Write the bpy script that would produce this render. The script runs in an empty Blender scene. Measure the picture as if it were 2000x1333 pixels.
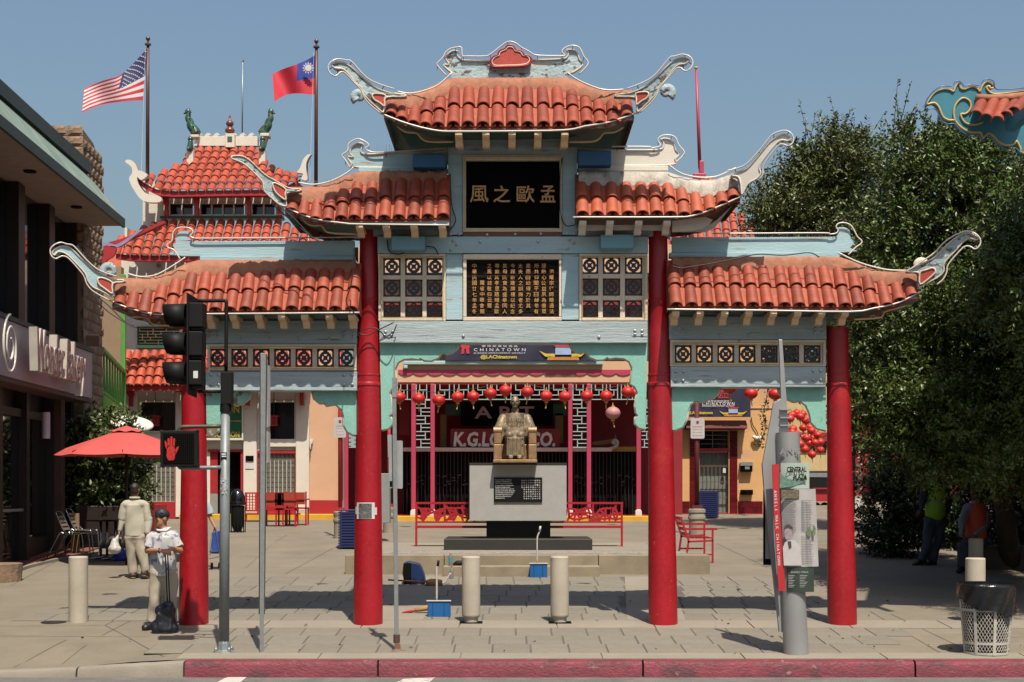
import bpy, bmesh, math, random
import numpy as np
from mathutils import Vector, Matrix, Euler
R = math.radians
sc = bpy.context.scene
COL = sc.collection
rnd = random.Random(7)

# ---------------------------------------------------------------- camera, sky, sun, exposure
F, CX, CY, CAMD, EYE = 2900.0, 1000.0, 962.0, 20.0, 1.78
cam = bpy.data.cameras.new("camera"); cam.sensor_width = 36; cam.lens = 36 * F / 2000
cam.shift_x = 0.0; cam.shift_y = (CY - 666.5) / 2000; cam.clip_end = 2000
co = bpy.data.objects.new("camera", cam); COL.objects.link(co)
co.location = (0, -CAMD, EYE); co.rotation_euler = (R(90), 0, 0); sc.camera = co
SUN_EL, SUN_AZ = R(61), math.atan2(0.26, -1.0)      # azimuth measured from +Y towards +X
w = bpy.data.worlds.new("World"); sc.world = w; w.use_nodes = True
nt = w.node_tree; nt.nodes.clear()
wo = nt.nodes.new("ShaderNodeOutputWorld"); wb = nt.nodes.new("ShaderNodeBackground")
sk = nt.nodes.new("ShaderNodeTexSky"); sk.sky_type = 'NISHITA'; sk.sun_disc = False
sk.sun_elevation = SUN_EL; sk.sun_rotation = SUN_AZ
sk.altitude = 0; sk.air_density = 1.65; sk.dust_density = 4.0; sk.ozone_density = 5.3
wb.inputs[1].default_value = 0.079
nt.links.new(sk.outputs[0], wb.inputs[0]); nt.links.new(wb.outputs[0], wo.inputs[0])
sl = bpy.data.lights.new("sun", 'SUN'); sl.energy = 5.0; sl.angle = R(0.55); sl.color = (1.0, 0.91, 0.77)
so = bpy.data.objects.new("sun", sl); COL.objects.link(so)
sdir = Vector((math.sin(SUN_AZ) * math.cos(SUN_EL), math.cos(SUN_AZ) * math.cos(SUN_EL), math.sin(SUN_EL)))
so.rotation_euler = sdir.to_track_quat('Z', 'Y').to_euler(); so.location = (6, -20, 30)
sc.view_settings.view_transform = 'Standard'; sc.view_settings.look = 'None'
sc.view_settings.exposure = 0.56; sc.view_settings.gamma = 1.0; sc.view_settings.use_curve_mapping = False
sc.cycles.max_bounces = 6

# ---------------------------------------------------------------- placement helpers
def P(px, py, Y):
    d = Y + CAMD
    return ((px - CX) / F * d, Y, EYE + (CY - py) / F * d)
def X(px, Y): return (px - CX) / F * (Y + CAMD)
def Z(py, Y): return EYE + (CY - py) / F * (Y + CAMD)
def gz(y):
    return 0.057 * y if y < 12 else 0.684 + 0.03 * (y - 12)
def GY(py):                       # depth of the ground point seen at image row py
    d = 2.92 / ((py - CY) / F + 0.057)
    return d - 20 if d < 32 else 2.056 / ((py - CY) / F + 0.03) - 20
def lerp(a, b, t): return a + (b - a) * t
def interp(pts, x):
    if x <= pts[0][0]: return pts[0][1]
    for (a, b), (c, d) in zip(pts, pts[1:]):
        if x <= c: return b + (d - b) * (x - a) / (c - a) if c > a else d
    return pts[-1][1]
def smooth_path(pts, k=4, closed=False):
    n = len(pts); out = []
    if n < 3: return [tuple(p) for p in pts]
    rng = range(n if closed else n - 1)
    for i in rng:
        if closed: p0, p1, p2, p3 = (pts[(i + j - 1) % n] for j in range(4))
        else: p0, p1, p2, p3 = pts[max(i - 1, 0)], pts[i], pts[i + 1], pts[min(i + 2, n - 1)]
        for j in range(k):
            t = j / k
            out.append(tuple(0.5 * (2 * b + (c - a) * t + (2 * a - 5 * b + 4 * c - d) * t * t + (3 * b - a - 3 * c + d) * t ** 3)
                             for a, b, c, d in zip(p0, p1, p2, p3)))
    if not closed: out.append(tuple(pts[-1]))
    return out

# ---------------------------------------------------------------- mesh builder
class MB:
    def __init__(s): s.v = []; s.f = []
    def add(s, vs, fs):
        o = len(s.v); s.v += [tuple(p) for p in vs]; s.f += [tuple(i + o for i in f) for f in fs]; return s
    def box(s, x0, x1, y0, y1, z0, z1):
        return s.add([(x0,y0,z0),(x1,y0,z0),(x1,y1,z0),(x0,y1,z0),(x0,y0,z1),(x1,y0,z1),(x1,y1,z1),(x0,y1,z1)],
                     [(3,2,1,0),(4,5,6,7),(0,1,5,4),(1,2,6,5),(2,3,7,6),(3,0,4,7)])
    def pbox(s, px0, py0, px1, py1, Y, th):        # a box whose front face is the image rectangle at depth Y
        x0, _, z1 = P(px0, py0, Y); x1, _, z0 = P(px1, py1, Y)
        return s.box(x0, x1, Y, Y + th, z0, z1)
    def obox(s, c, size, rot=(0,0,0)):
        m = Euler(rot).to_matrix(); c = Vector(c); a, b, d = (k / 2 for k in size)
        vs = [c + m @ Vector(p) for p in [(-a,-b,-d),(a,-b,-d),(a,b,-d),(-a,b,-d),(-a,-b,d),(a,-b,d),(a,b,d),(-a,b,d)]]
        return s.add(vs, [(3,2,1,0),(4,5,6,7),(0,1,5,4),(1,2,6,5),(2,3,7,6),(3,0,4,7)])
    def prism(s, front, back):
        n = len(front)
        return s.add(list(front) + list(back), [tuple(range(n)), tuple(range(2*n-1, n-1, -1))] +
                     [(i, n+i, n+(i+1) % n, (i+1) % n) for i in range(n)])
    def pprism(s, pts, Y, th, dY=None):
        fr = []; bk = []
        for i, (a, b) in enumerate(pts):
            y = Y + (dY[i] if dY else 0)
            p = P(a, b, y); fr.append(p); bk.append((p[0], p[1] + th, p[2]))
        return s.prism(fr, bk)
    def bar(s, p0, p1, w, h=None):                 # square bar between two points
        h = h or w; p0, p1 = Vector(p0), Vector(p1); d = (p1 - p0)
        if d.length < 1e-6: return s
        d.normalize(); u = d.cross(Vector((0,0,1)))
        if u.length < 0.05: u = d.cross(Vector((0,1,0)))
        u.normalize(); v = u.cross(d).normalized()
        u *= w / 2; v *= h / 2
        vs = [p0-u-v, p0+u-v, p0+u+v, p0-u+v, p1-u-v, p1+u-v, p1+u+v, p1-u+v]
        return s.add(vs, [(0,1,2,3),(7,6,5,4),(0,4,5,1),(1,5,6,2),(2,6,7,3),(3,7,4,0)])
    def tube(s, path, r, n=6, closed=False, flat=1.0, up=None):
        path = [Vector(p) for p in path]; m = len(path)
        rr = r if isinstance(r, (list, tuple)) else [r] * m
        o = len(s.v); prev = None
        for i, p in enumerate(path):
            a = path[(i - 1) % m] if (closed or i > 0) else p
            b = path[(i + 1) % m] if (closed or i < m - 1) else p
            t = (b - a)
            if t.length < 1e-9: t = Vector((0,0,1))
            t.normalize()
            if up is not None: u = Vector(up) - t * t.dot(Vector(up))
            elif prev is None:
                u = t.cross(Vector((0,0,1)))
                if u.length < 0.1: u = t.cross(Vector((0,1,0)))
            else: u = prev - t * prev.dot(t)
            u.normalize(); prev = u; v = t.cross(u)
            for k in range(n):
                an = 2 * math.pi * k / n
                s.v.append(tuple(p + u * (math.cos(an) * rr[i]) + v * (math.sin(an) * rr[i] * flat)))
        for i in range(m if closed else m - 1):
            j = (i + 1) % m
            for k in range(n):
                s.f.append((o+i*n+k, o+i*n+(k+1) % n, o+j*n+(k+1) % n, o+j*n+k))
        if not closed:
            s.f.append(tuple(o + k for k in range(n-1, -1, -1))); s.f.append(tuple(o+(m-1)*n+k for k in range(n)))
        return s
    def lathe(s, c, prof, n=24, axis=None, caps=True):   # profile of (radius, height); axis: bent to another direction
        o = len(s.v); m = len(prof); q = Vector(axis).normalized().to_track_quat('Z','Y').to_matrix() if axis else None
        for r_, z in prof:
            for k in range(n):
                a = 2 * math.pi * k / n; p = Vector((r_*math.cos(a), r_*math.sin(a), z))
                if q: p = q @ p
                s.v.append((c[0]+p.x, c[1]+p.y, c[2]+p.z))
        for i in range(m - 1):
            for k in range(n):
                s.f.append((o+i*n+k, o+i*n+(k+1) % n, o+(i+1)*n+(k+1) % n, o+(i+1)*n+k))
        if caps:
            s.f.append(tuple(o+k for k in range(n-1,-1,-1))); s.f.append(tuple(o+(m-1)*n+k for k in range(n)))
        return s
    def ell(s, c, rad, n=12, m=8, rot=None):
        q = Euler(rot).to_matrix() if rot else None
        o = len(s.v)
        for i in range(m + 1):
            th = math.pi * i / m
            for k in range(n):
                a = 2*math.pi*k/n
                p = Vector((rad[0]*math.sin(th)*math.cos(a), rad[1]*math.sin(th)*math.sin(a), rad[2]*math.cos(th)))
                if i in (0, m): p += Vector((1e-4*math.cos(a), 1e-4*math.sin(a), 0))
                if q: p = q @ p
                s.v.append((c[0]+p.x, c[1]+p.y, c[2]+p.z))
        for i in range(m):
            for k in range(n):
                s.f.append((o+i*n+k, o+(i+1)*n+k, o+(i+1)*n+(k+1) % n, o+i*n+(k+1) % n))
        s.f.append(tuple(o+k for k in range(n))); s.f.append(tuple(o+m*n+k for k in range(n-1,-1,-1)))
        return s
    def cap(s, p0, p1, r0, r1, n=10, flat=1.0, up=None):   # tapered capsule
        p0, p1 = Vector(p0), Vector(p1); d = (p1 - p0); L = max(d.length, 1e-5); d = d / L
        path = []; rr = []
        for a in (80, 50, 20): path.append(p0 - d*r0*math.sin(R(a))); rr.append(r0*math.cos(R(a)))
        for t in (0, .5, 1): path.append(p0 + d*L*t); rr.append(lerp(r0, r1, t))
        for a in (20, 50, 80): path.append(p1 + d*r1*math.sin(R(a))); rr.append(r1*math.cos(R(a)))
        return s.tube(path, rr, n, flat=flat, up=up)
    def grid(s, rows):
        o = len(s.v); m = len(rows[0])
        for r_ in rows: s.v += [tuple(p) for p in r_]
        for i in range(len(rows) - 1):
            for k in range(m - 1):
                s.f.append((o+i*m+k, o+i*m+k+1, o+(i+1)*m+k+1, o+(i+1)*m+k))
        return s
    def quad(s, a, b, c, d): return s.add([a, b, c, d], [(0,1,2,3)])
    def text(s, body, c, h, Y=None, ux=(1,0,0), uz=(0,0,1), bold=0.0, depth=0.0, width=None, align='CENTER', shear=0.0, spacing=1.0):
        # lettering centred on c; h = cap height-ish size; width fits the line to a length
        cu = bpy.data.curves.new("t", 'FONT'); cu.body = body; cu.size = 1; cu.align_x = align; cu.align_y = 'CENTER'
        cu.offset = bold; cu.extrude = depth / max(h, 1e-6); cu.resolution_u = 2; cu.shear = shear; cu.space_character = spacing
        ob = bpy.data.objects.new("t", cu); COL.objects.link(ob)
        dg = bpy.context.evaluated_depsgraph_get()
        me = bpy.data.meshes.new_from_object(ob.evaluated_get(dg))
        xs = [v.co.x for v in me.vertices] or [0]; ys = [v.co.y for v in me.vertices] or [0]
        wd = max(xs) - min(xs) or 1; ht = max(ys) - min(ys) or 1
        cy = (max(ys) + min(ys)) / 2; cx = (max(xs) + min(xs)) / 2 if align == 'CENTER' else min(xs)
        ky = h / ht; kx = (width / wd) if width else ky
        c = Vector(c); ux = Vector(ux); uz = Vector(uz); nn = ux.cross(uz)
        s.add([c + ux*((v.co.x-cx)*kx) + uz*((v.co.y-cy)*ky) + nn*(v.co.z*h) for v in me.vertices],
              [tuple(p.vertices) for p in me.polygons])
        bpy.data.objects.remove(ob); bpy.data.meshes.remove(me); bpy.data.curves.remove(cu)
        return s
    def mesh(s, name, org=(0,0,0), fix=True):
        me = bpy.data.meshes.new(name)
        ox, oy, oz = org
        me.from_pydata([(a-ox, b-oy, c-oz) for a, b, c in s.v], [], s.f)
        if fix and len(s.v) < 30000:
            bm = bmesh.new(); bm.from_mesh(me); bmesh.ops.recalc_face_normals(bm, faces=bm.faces); bm.to_mesh(me); bm.free()
        me.update(); return me

ORG = {}
def tag(o, label=None, cat=None, group=None, kind=None):
    if label: o['label'] = label
    if cat: o['category'] = cat
    if group: o['group'] = group
    if kind: o['kind'] = kind
    return o
def thing(name, label, cat, loc, group=None, kind=None):
    o = bpy.data.objects.new(name, None); COL.objects.link(o); o.location = loc; o.empty_display_size = .1
    ORG[o.name] = tuple(loc); return tag(o, label, cat, group, kind)
def finish(o, mat, smooth, bevel):
    me = o.data
    if mat is not None:
        me.materials.clear(); me.materials.append(mat)
    if smooth:
        me.shade_smooth()
        if smooth is not True: me.set_sharp_from_angle(angle=R(smooth))
    if bevel:
        b = o.modifiers.new("bevel", 'BEVEL'); b.width = bevel; b.segments = 2; b.limit_method = 'ANGLE'; b.angle_limit = R(40)
    return o
def part(name, mb, mat, parent, smooth=None, bevel=0, label=None, kind=None, fix=True):
    org = ORG[parent.name]
    o = bpy.data.objects.new(name, mb.mesh(name, org, fix)); COL.objects.link(o); o.parent = parent
    ORG[o.name] = org
    if label: o['label'] = label
    if kind: o['kind'] = kind
    return finish(o, mat, smooth, bevel)
def solo(name, mb, mat, label, cat, loc, group=None, smooth=None, bevel=0, kind=None, fix=True):
    o = bpy.data.objects.new(name, mb.mesh(name, loc, fix)); COL.objects.link(o); o.location = loc
    ORG[o.name] = tuple(loc); tag(o, label, cat, group, kind)
    return finish(o, mat, smooth, bevel)
def struct(name, mb, mat, smooth=None, fix=True):
    o = bpy.data.objects.new(name, mb.mesh(name, (0,0,0), fix)); COL.objects.link(o); o['kind'] = 'structure'
    ORG[o.name] = (0,0,0); return finish(o, mat, smooth, 0)
def piece(name, me, parent, loc, rot=(0,0,0), scale=(1,1,1)):      # an instance of a shared mesh under a thing or part
    o = bpy.data.objects.new(name, me); COL.objects.link(o); o.parent = parent
    org = ORG[parent.name]
    o.location = (loc[0]-org[0], loc[1]-org[1], loc[2]-org[2]); o.rotation_euler = rot; o.scale = scale
    return o
def dup(root, loc, label=None, rotz=None, scale=None):
    def cp(o, par):
        c = o.copy(); COL.objects.link(c)
        if par: c.parent = par
        for ch in o.children: cp(ch, c)
        return c
    r = cp(root, None); r.location = loc
    if rotz is not None: r.rotation_euler[2] = rotz
    if scale is not None: r.scale = (scale,)*3
    if label: r['label'] = label
    ORG[r.name] = tuple(loc); return r
def blob(mb, voxel, smooth_it=6, fac=0.5, fold=0, fsc=(9,9,5)):       # fuse overlapping closed volumes into one continuous skin
    me = bpy.data.meshes.new("b"); me.from_pydata(mb.v, [], mb.f)
    bm = bmesh.new(); bm.from_mesh(me); bmesh.ops.recalc_face_normals(bm, faces=bm.faces); bm.to_mesh(me); bm.free()
    ob = bpy.data.objects.new("b", me); COL.objects.link(ob)
    r_ = ob.modifiers.new("r", 'REMESH'); r_.mode = 'VOXEL'; r_.voxel_size = voxel
    if smooth_it:
        s_ = ob.modifiers.new("s", 'SMOOTH'); s_.factor = fac; s_.iterations = smooth_it
    dg = bpy.context.evaluated_depsgraph_get()
    m2 = bpy.data.meshes.new_from_object(ob.evaluated_get(dg))
    if fold:           # soft creases, pushed along the normals
        n_ = len(m2.vertices); co_ = np.empty(n_*3); m2.vertices.foreach_get("co", co_); co_ = co_.reshape(-1,3); nr = np.empty(n_*3); m2.vertices.foreach_get("normal", nr); nr = nr.reshape(-1,3)
        q = co_*np.array(fsc); f_ = np.zeros(n_)
        for k_, (a_, b_, c_, ph) in enumerate(((1,.3,.8,0),(-.7,.9,1.1,1.7),(.4,-1.2,.6,3.1),(1.9,.8,-1.4,.6),(-1.3,2.1,1.8,2.2))):
            f_ += np.sin(q[:,0]*a_*2 + q[:,1]*b_*2 + q[:,2]*c_*2 + ph + 1.2*np.sin(q[:,2]*.9+q[:,0]*.7+k_))*(.5 if k_ > 2 else 1)
        co_ += nr*(fold*f_/2.6)[:,None]; m2.vertices.foreach_set("co", co_.reshape(-1)); m2.update()
    out = MB(); out.v = [tuple(v.co) for v in m2.vertices]; out.f = [tuple(p.vertices) for p in m2.polygons]
    bpy.data.objects.remove(ob); bpy.data.meshes.remove(me); bpy.data.meshes.remove(m2)
    return out

# ---------------------------------------------------------------- materials
def S(r, g, b):        # picture value 0..255 -> linear
    f = lambda c: (c/255/12.92) if c/255 <= .04045 else ((c/255+.055)/1.055)**2.4
    return (f(r), f(g), f(b))
MATS = {}; ALB = .64
def M(name, col, rough=.6, metal=0, var=.12, scale=5, stretch=(1,1,1), bump=0, bscale=60, wear=None, wear2=None, rand=0, spec=.5, coat=0,
      emit=0, trans=0, island=0, speck=None, raw=False):
    if name in MATS: return MATS[name]
    if not raw: col = tuple(k*ALB for k in col); wear = wear and (tuple(k*ALB for k in wear[0]), *wear[1:]); wear2 = wear2 and (tuple(k*ALB for k in wear2[0]), *wear2[1:]); speck = speck and (tuple(k*ALB for k in speck[0]), *speck[1:])
    m = bpy.data.materials.new(name); m.use_nodes = True; t = m.node_tree; N = t.nodes.new; L = t.links.new
    b = t.nodes["Principled BSDF"]
    b.inputs['Roughness'].default_value = rough; b.inputs['Metallic'].default_value = metal
    b.inputs['Specular IOR Level'].default_value = spec; b.inputs['Coat Weight'].default_value = coat
    tc = N("ShaderNodeTexCoord"); mp = N("ShaderNodeMapping"); mp.inputs['Scale'].default_value = stretch
    L(tc.outputs['Object'], mp.inputs['Vector'])
    def noise(sc_, det=5, ro=.6):
        n = N("ShaderNodeTexNoise"); n.inputs['Scale'].default_value = sc_; n.inputs['Detail'].default_value = det
        n.inputs['Roughness'].default_value = ro; L(mp.outputs[0], n.inputs['Vector']); return n
    def mixc(fac, a, c, mode='MIX'):
        x = N("ShaderNodeMix"); x.data_type = 'RGBA'; x.blend_type = mode
        for s_, v in ((x.inputs['Factor'], fac), (x.inputs['A'], a), (x.inputs['B'], c)):
            if hasattr(v, 'links'): L(v, s_)
            elif isinstance(v, (int, float)): s_.default_value = v
            else: s_.default_value = (*v[:3], 1)
        return x.outputs['Result']
    def ramp(src, p0, p1, v0=0., v1=1.):
        r_ = N("ShaderNodeMapRange"); L(src, r_.inputs['Value'])
        r_.inputs['From Min'].default_value = p0; r_.inputs['From Max'].default_value = p1
        r_.inputs['To Min'].default_value = v0; r_.inputs['To Max'].default_value = v1; return r_.outputs[0]
    n1 = noise(scale)
    c = mixc(ramp(n1.outputs['Fac'], .3, .7), tuple(k*(1-var) for k in col), tuple(min(1, k*(1+var)) for k in col))
    if rand:
        oi = N("ShaderNodeObjectInfo")
        hv = N("ShaderNodeHueSaturation"); L(c, hv.inputs['Color'])
        L(ramp(oi.outputs['Random'], 0, 1, 1-rand, 1+rand), hv.inputs['Value']); c = hv.outputs[0]
    if island:
        ge = N("ShaderNodeNewGeometry"); hv = N("ShaderNodeHueSaturation"); L(c, hv.inputs['Color'])
        L(ramp(ge.outputs['Random Per Island'], 0, 1, 1-island, 1+island), hv.inputs['Value'])
        L(ramp(ge.outputs['Random Per Island'], 0, 1, .47, .53), hv.inputs['Hue']); c = hv.outputs[0]
    for wr in (wear, wear2):
        if wr:      # (colour, threshold, scale): paint lost to weather where the noise passes the threshold
            n2 = noise(wr[2], 8, .65)
            c = mixc(ramp(n2.outputs['Fac'], wr[1], wr[1] + (wr[3] if len(wr) > 3 else .05)), c, wr[0])
    if speck:       # (colour, share, scale)
        vo = N("ShaderNodeTexVoronoi"); vo.inputs['Scale'].default_value = speck[2]; L(mp.outputs[0], vo.inputs['Vector'])
        c = mixc(ramp(vo.outputs['Distance'], speck[1], speck[1]*.6), c, speck[0])
    L(c, b.inputs['Base Color'])
    if bump:
        n3 = noise(bscale, 6, .6); bp = N("ShaderNodeBump"); bp.inputs['Strength'].default_value = bump
        bp.inputs['Distance'].default_value = .02; L(n3.outputs['Fac'], bp.inputs['Height']); L(bp.outputs[0], b.inputs['Normal'])
        L(ramp(n3.outputs['Fac'], .3, .7, max(0, rough-.12), min(1, rough+.12)), b.inputs['Roughness'])
    if emit:
        L(c, b.inputs['Emission Color']); b.inputs['Emission Strength'].default_value = emit
    if trans: b.inputs['Transmission Weight'].default_value = trans
    MATS[name] = m; return m

RUST = (.16,.085,.045)
BARE = (.30,.20,.13)
m_tile   = M("terracotta", (.315,.056,.024), .6, rand=.22, var=.2, scale=7, bump=.2, bscale=30, wear=((.26,.11,.06),.58,9,.25), wear2=((.10,.045,.03),.66,13,.08))
m_tile2  = M("terracotta_bright", (.46,.075,.032), .6, rand=.16, var=.12, scale=7, bump=.12, bscale=30)
m_tile3  = M("terracotta_new", (.42,.085,.034), .62, rand=.14, var=.12, scale=7, bump=.15, bscale=30)
m_pan    = M("terracotta_pan", (.40,.085,.042), .75, var=.2, scale=8, bump=.2, bscale=30)
m_plast  = M("mortar_terracotta", (.40,.165,.095), .9, var=.2, scale=6, bump=.7, bscale=14, wear=((.36,.20,.13),.6,10,.1))
m_plastg = M("mortar_grey", (.52,.47,.41), .9, var=.25, scale=6, bump=.8, bscale=14, wear=((.28,.25,.22),.6,8,.1))
m_blue   = M("paint_sky_blue", (.41,.60,.66), .62, var=.12, scale=3, stretch=(.25,1,2.2), bump=.25, bscale=30, wear=((.42,.30,.21),.62,7,.04), wear2=((.50,.58,.60),.58,4,.1))
m_bluew  = M("paint_blue_weathered", (.42,.51,.53), .7, var=.2, scale=3, stretch=(.2,1,3.2), bump=.5, bscale=28, wear=((.20,.20,.20),.60,7,.08), wear2=((.66,.64,.60),.60,4,.1))
m_bluep  = M("paint_blue_peeling", (.42,.54,.57), .7, var=.25, scale=5, stretch=(.7,1,1.2), bump=.9, bscale=16, wear=((.11,.10,.10),.54,10,.05), wear2=((.66,.56,.46),.60,6,.05))
m_teal   = M("paint_mint", (.27,.57,.48), .65, var=.12, scale=3, stretch=(1.6,1,.8), bump=.3, bscale=30, wear=((.17,.40,.33),.62,6,.1), wear2=((.30,.22,.15),.72,8,.03))
m_tealb  = M("paint_mint_flaking", (.27,.57,.48), .7, var=.15, scale=3, stretch=(1,1,1), bump=.4, bscale=25, wear=((.24,.16,.11),.55,4,.03))
m_cream  = M("paint_cream", (.78,.66,.52), .65, var=.1, scale=6, bump=.3, bscale=30, wear=((.34,.26,.19),.64,11,.05))
m_corbel = M("paint_corbel_buff", (.88,.64,.39), .6, var=.1, scale=6, bump=.1)
m_white  = M("paint_white_new", (.80,.74,.66), .6, var=.06, scale=5, stretch=(.4,1,2), bump=.15)
m_dull   = M("raw_timber", (.22,.10,.06), .8, var=.25, scale=5, stretch=(.3,1,3), bump=.3)
m_redcol = M("paint_red_column", (.40,.006,.015), .42, var=.16, scale=1.6, bump=.04, bscale=25, wear=((.62,.045,.018),.60,1.2,.25), wear2=((.55,.20,.17),.675,26,.02))
m_red    = M("paint_red", (.52,.02,.025), .5, var=.12, scale=3, bump=.1)
m_redpan = M("paint_red_wood", (.50,.055,.035), .6, var=.15, scale=5, bump=.3, wear=((.28,.06,.04),.62,9,.06))
m_neon   = M("neon_glass", (.80,.74,.66), .25, var=.04, scale=6)
m_neony  = M("neon_glass_yellow", (.74,.58,.25), .3, var=.04, scale=6)
m_black  = M("board_black", (.003,.003,.0035), .8, var=.3, scale=4, bump=.1, spec=.06)
m_boardb = M("board_dark_brown", (.018,.012,.009), .75, var=.4, scale=6, stretch=(.3,1,6), bump=.3, spec=.1)
m_gold   = M("gilt_dull", (.46,.23,.07), .5, var=.15, scale=12)
m_goldc  = M("gilt_character", (.66,.36,.13), .5, var=.08, scale=12)
m_cable  = M("cable_black", (.012,.012,.013), .5)
m_navy   = M("ceramic_navy", (.012,.012,.03), .35, var=.2, scale=10)
m_green  = M("paint_dark_green", (.03,.12,.06), .6, var=.15, scale=4)
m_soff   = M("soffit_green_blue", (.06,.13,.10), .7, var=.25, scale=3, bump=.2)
m_boxblue = M("transformer_box_blue", (.02,.13,.30), .55, var=.15, scale=4)
m_boxsky = M("transformer_box_sky", (.20,.42,.52), .55, var=.1, scale=4)
m_steel  = M("galvanised", (.36,.38,.38), .45, .5, var=.12, scale=12, bump=.05, wear=((.25,.26,.27),.6,14,.1))
m_bolt   = M("bolt_steel", (.45,.46,.46), .4, .8)
# ================================================================ ground, kerb, road, paving
KY = -2.8
def stone(name, col, var, wear=None, speck=None, bump=.25, rough=.85, rand=0):
    return M(name, col, rough, var=var, scale=1.1, bump=bump, bscale=45, wear=wear, speck=speck, rand=rand)
m_conc  = stone("concrete_warm", (.235,.20,.15), .14, wear=((.15,.128,.10),.56,.9,.3), speck=((.20,.17,.14),.12,60))
m_conc2 = stone("concrete_light", (.30,.26,.205), .10, wear=((.36,.31,.25),.62,1.5,.2), speck=((.28,.25,.2),.15,70))
m_slab  = M("slab_grey", (.232,.208,.165), .82, var=.12, scale=2.5, bump=.22, bscale=30, rand=.07, wear=((.165,.15,.12),.57,2.6,.2), wear2=((.27,.24,.185),.6,1.1,.2), speck=((.085,.08,.07),.055,7))
m_joint = stone("joint_dirt", (.13,.115,.095), .3)
m_asph  = M("asphalt", (.17,.16,.15), .9, var=.25, scale=3, bump=.6, bscale=90, wear=((.13,.125,.12),.6,4,.15), speck=((.30,.28,.26),.2,90))
m_kerb  = M("kerb_red_paint", (.205,.028,.045), .65, var=.25, scale=4, stretch=(1,1,1.6), bump=.5, bscale=25, wear=((.085,.03,.037),.54,3.2,.14), wear2=((.30,.18,.17),.62,7,.06))
m_kerbg = stone("kerb_grey", (.30,.265,.215), .2)
m_line  = M("road_paint", (.62,.60,.56), .7, var=.1, scale=8, wear=((.22,.21,.2),.57,9,.06))

def drop(x, y):                     # the pavement dips to the crossing on the left
    t = min(1, max(0, (-3.8 - x) / 2.2)) * min(1, max(0, (-1.1 - y) / 1.5))
    return -0.14 * t * t * (3 - 2*t)
def gfun(x, y): return gz(y) + drop(x, y)
xs = [-60,-40,-25,-16,-12] + [-10 + .4*i for i in range(16)] + [-3,0,4,8,12,16,25,40,60]
ys = [KY + .3*i for i in range(10)] + [.5,2,4,6,8,10,12,16,20,26,34,45,60,90,140]
mb = MB().grid([[(x, y, gfun(x, y)) for x in xs] for y in ys])
struct("pavement", mb, m_conc, smooth=True)
mb = MB().grid([[(x, y, -.345 - .012*(KY-y) - .0) for x in (-70,-20,-6,0,6,20,70)] for y in (KY+.02, KY-.6, -6, -12, -20, -35, -60)])
struct("road", mb, m_asph, smooth=True)
mb = MB()
for a, b_, c_ in ((430,485,1326), (775,850,1329)):
    p = [(a+14,c_-3),(b_,c_-5),(b_-18,c_+8),(a-12,c_+9)]
    vs = []
    for q, r_ in p:
        d = (EYE+.345) / ((r_-CY)/F); vs.append(((q-CX)/F*d, d-20, -.345-.012*(KY-(d-20))+.004))
    mb.add(vs, [(3,2,1,0)])
struct("road_marking", mb, m_line)
# kerb stones: red from the crossing rightwards, bare and dipping to the left
def kerb_seg(px0, px1, dz0=0, dz1=0):
    m_ = MB(); d = KY + CAMD
    x0, x1 = (px0-CX)/F*(d-.15) + .006, (px1-CX)/F*(d-.15) - .006
    prof = [(-.15,-.40),(-.145,-.215),(-.125,-.172),(-.09,-.158),(0.0,-.153),(0.0,-.40)]
    n = 10; rows = []
    for i in range(n+1):
        t = i/n; x = lerp(x0,x1,t); dz = lerp(dz0,dz1,t) + rnd.uniform(-.002,.002)
        rows.append([(x, KY+a, b + (dz if b > -.35 else 0)) for a, b in prof])
    m_.grid(rows); m_.f.append(tuple(range(6))); m_.f.append(tuple(len(m_.v)-1-k for k in range(6)))
    return m_
kr = thing("kerb", None, None, (0, KY, -.16), kind="structure")
for a, b_ in ((360,737),(739,1255),(1257,1787),(1789,2350)):
    part("kerbstone", kerb_seg(a, b_), m_kerb, kr, smooth=30)
for a, b_, d0, d1 in ((150,358,-.08,-.01),(-60,148,-.135,-.085),(-400,-62,-.14,-.135)):
    part("kerbstone", kerb_seg(a, b_, d0, d1), m_kerbg, kr, smooth=30)

# stone setts of the forecourt, each one laid separately
pv = thing("paving", None, None, (0,0,0), kind="structure")
SW, SD, G_ = .46, .66, .012
mb = MB(); mb.add([(-SW/2+G_/2,-SD/2+G_/2,0),(SW/2-G_/2,-SD/2+G_/2,0),(SW/2-G_/2,SD/2-G_/2,0),(-SW/2+G_/2,SD/2-G_/2,0),
                   (-SW/2+G_/2+.006,-SD/2+G_/2+.006,.016),(SW/2-G_/2-.006,-SD/2+G_/2+.006,.016),(SW/2-G_/2-.006,SD/2-G_/2-.006,.016),(-SW/2+G_/2+.006,SD/2-G_/2-.006,.016)],
                  [(4,5,6,7),(0,1,5,4),(1,2,6,5),(2,3,7,6),(3,0,4,7)])
me_slab = mb.mesh("paving_slab"); me_slab.materials.append(m_slab)
jm = MB(); ns = 0
rowsY = [KY+.42+SD*(i+.5) for i in range(3)] + [.32+SD*(i+.5) for i in range(8)]
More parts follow.
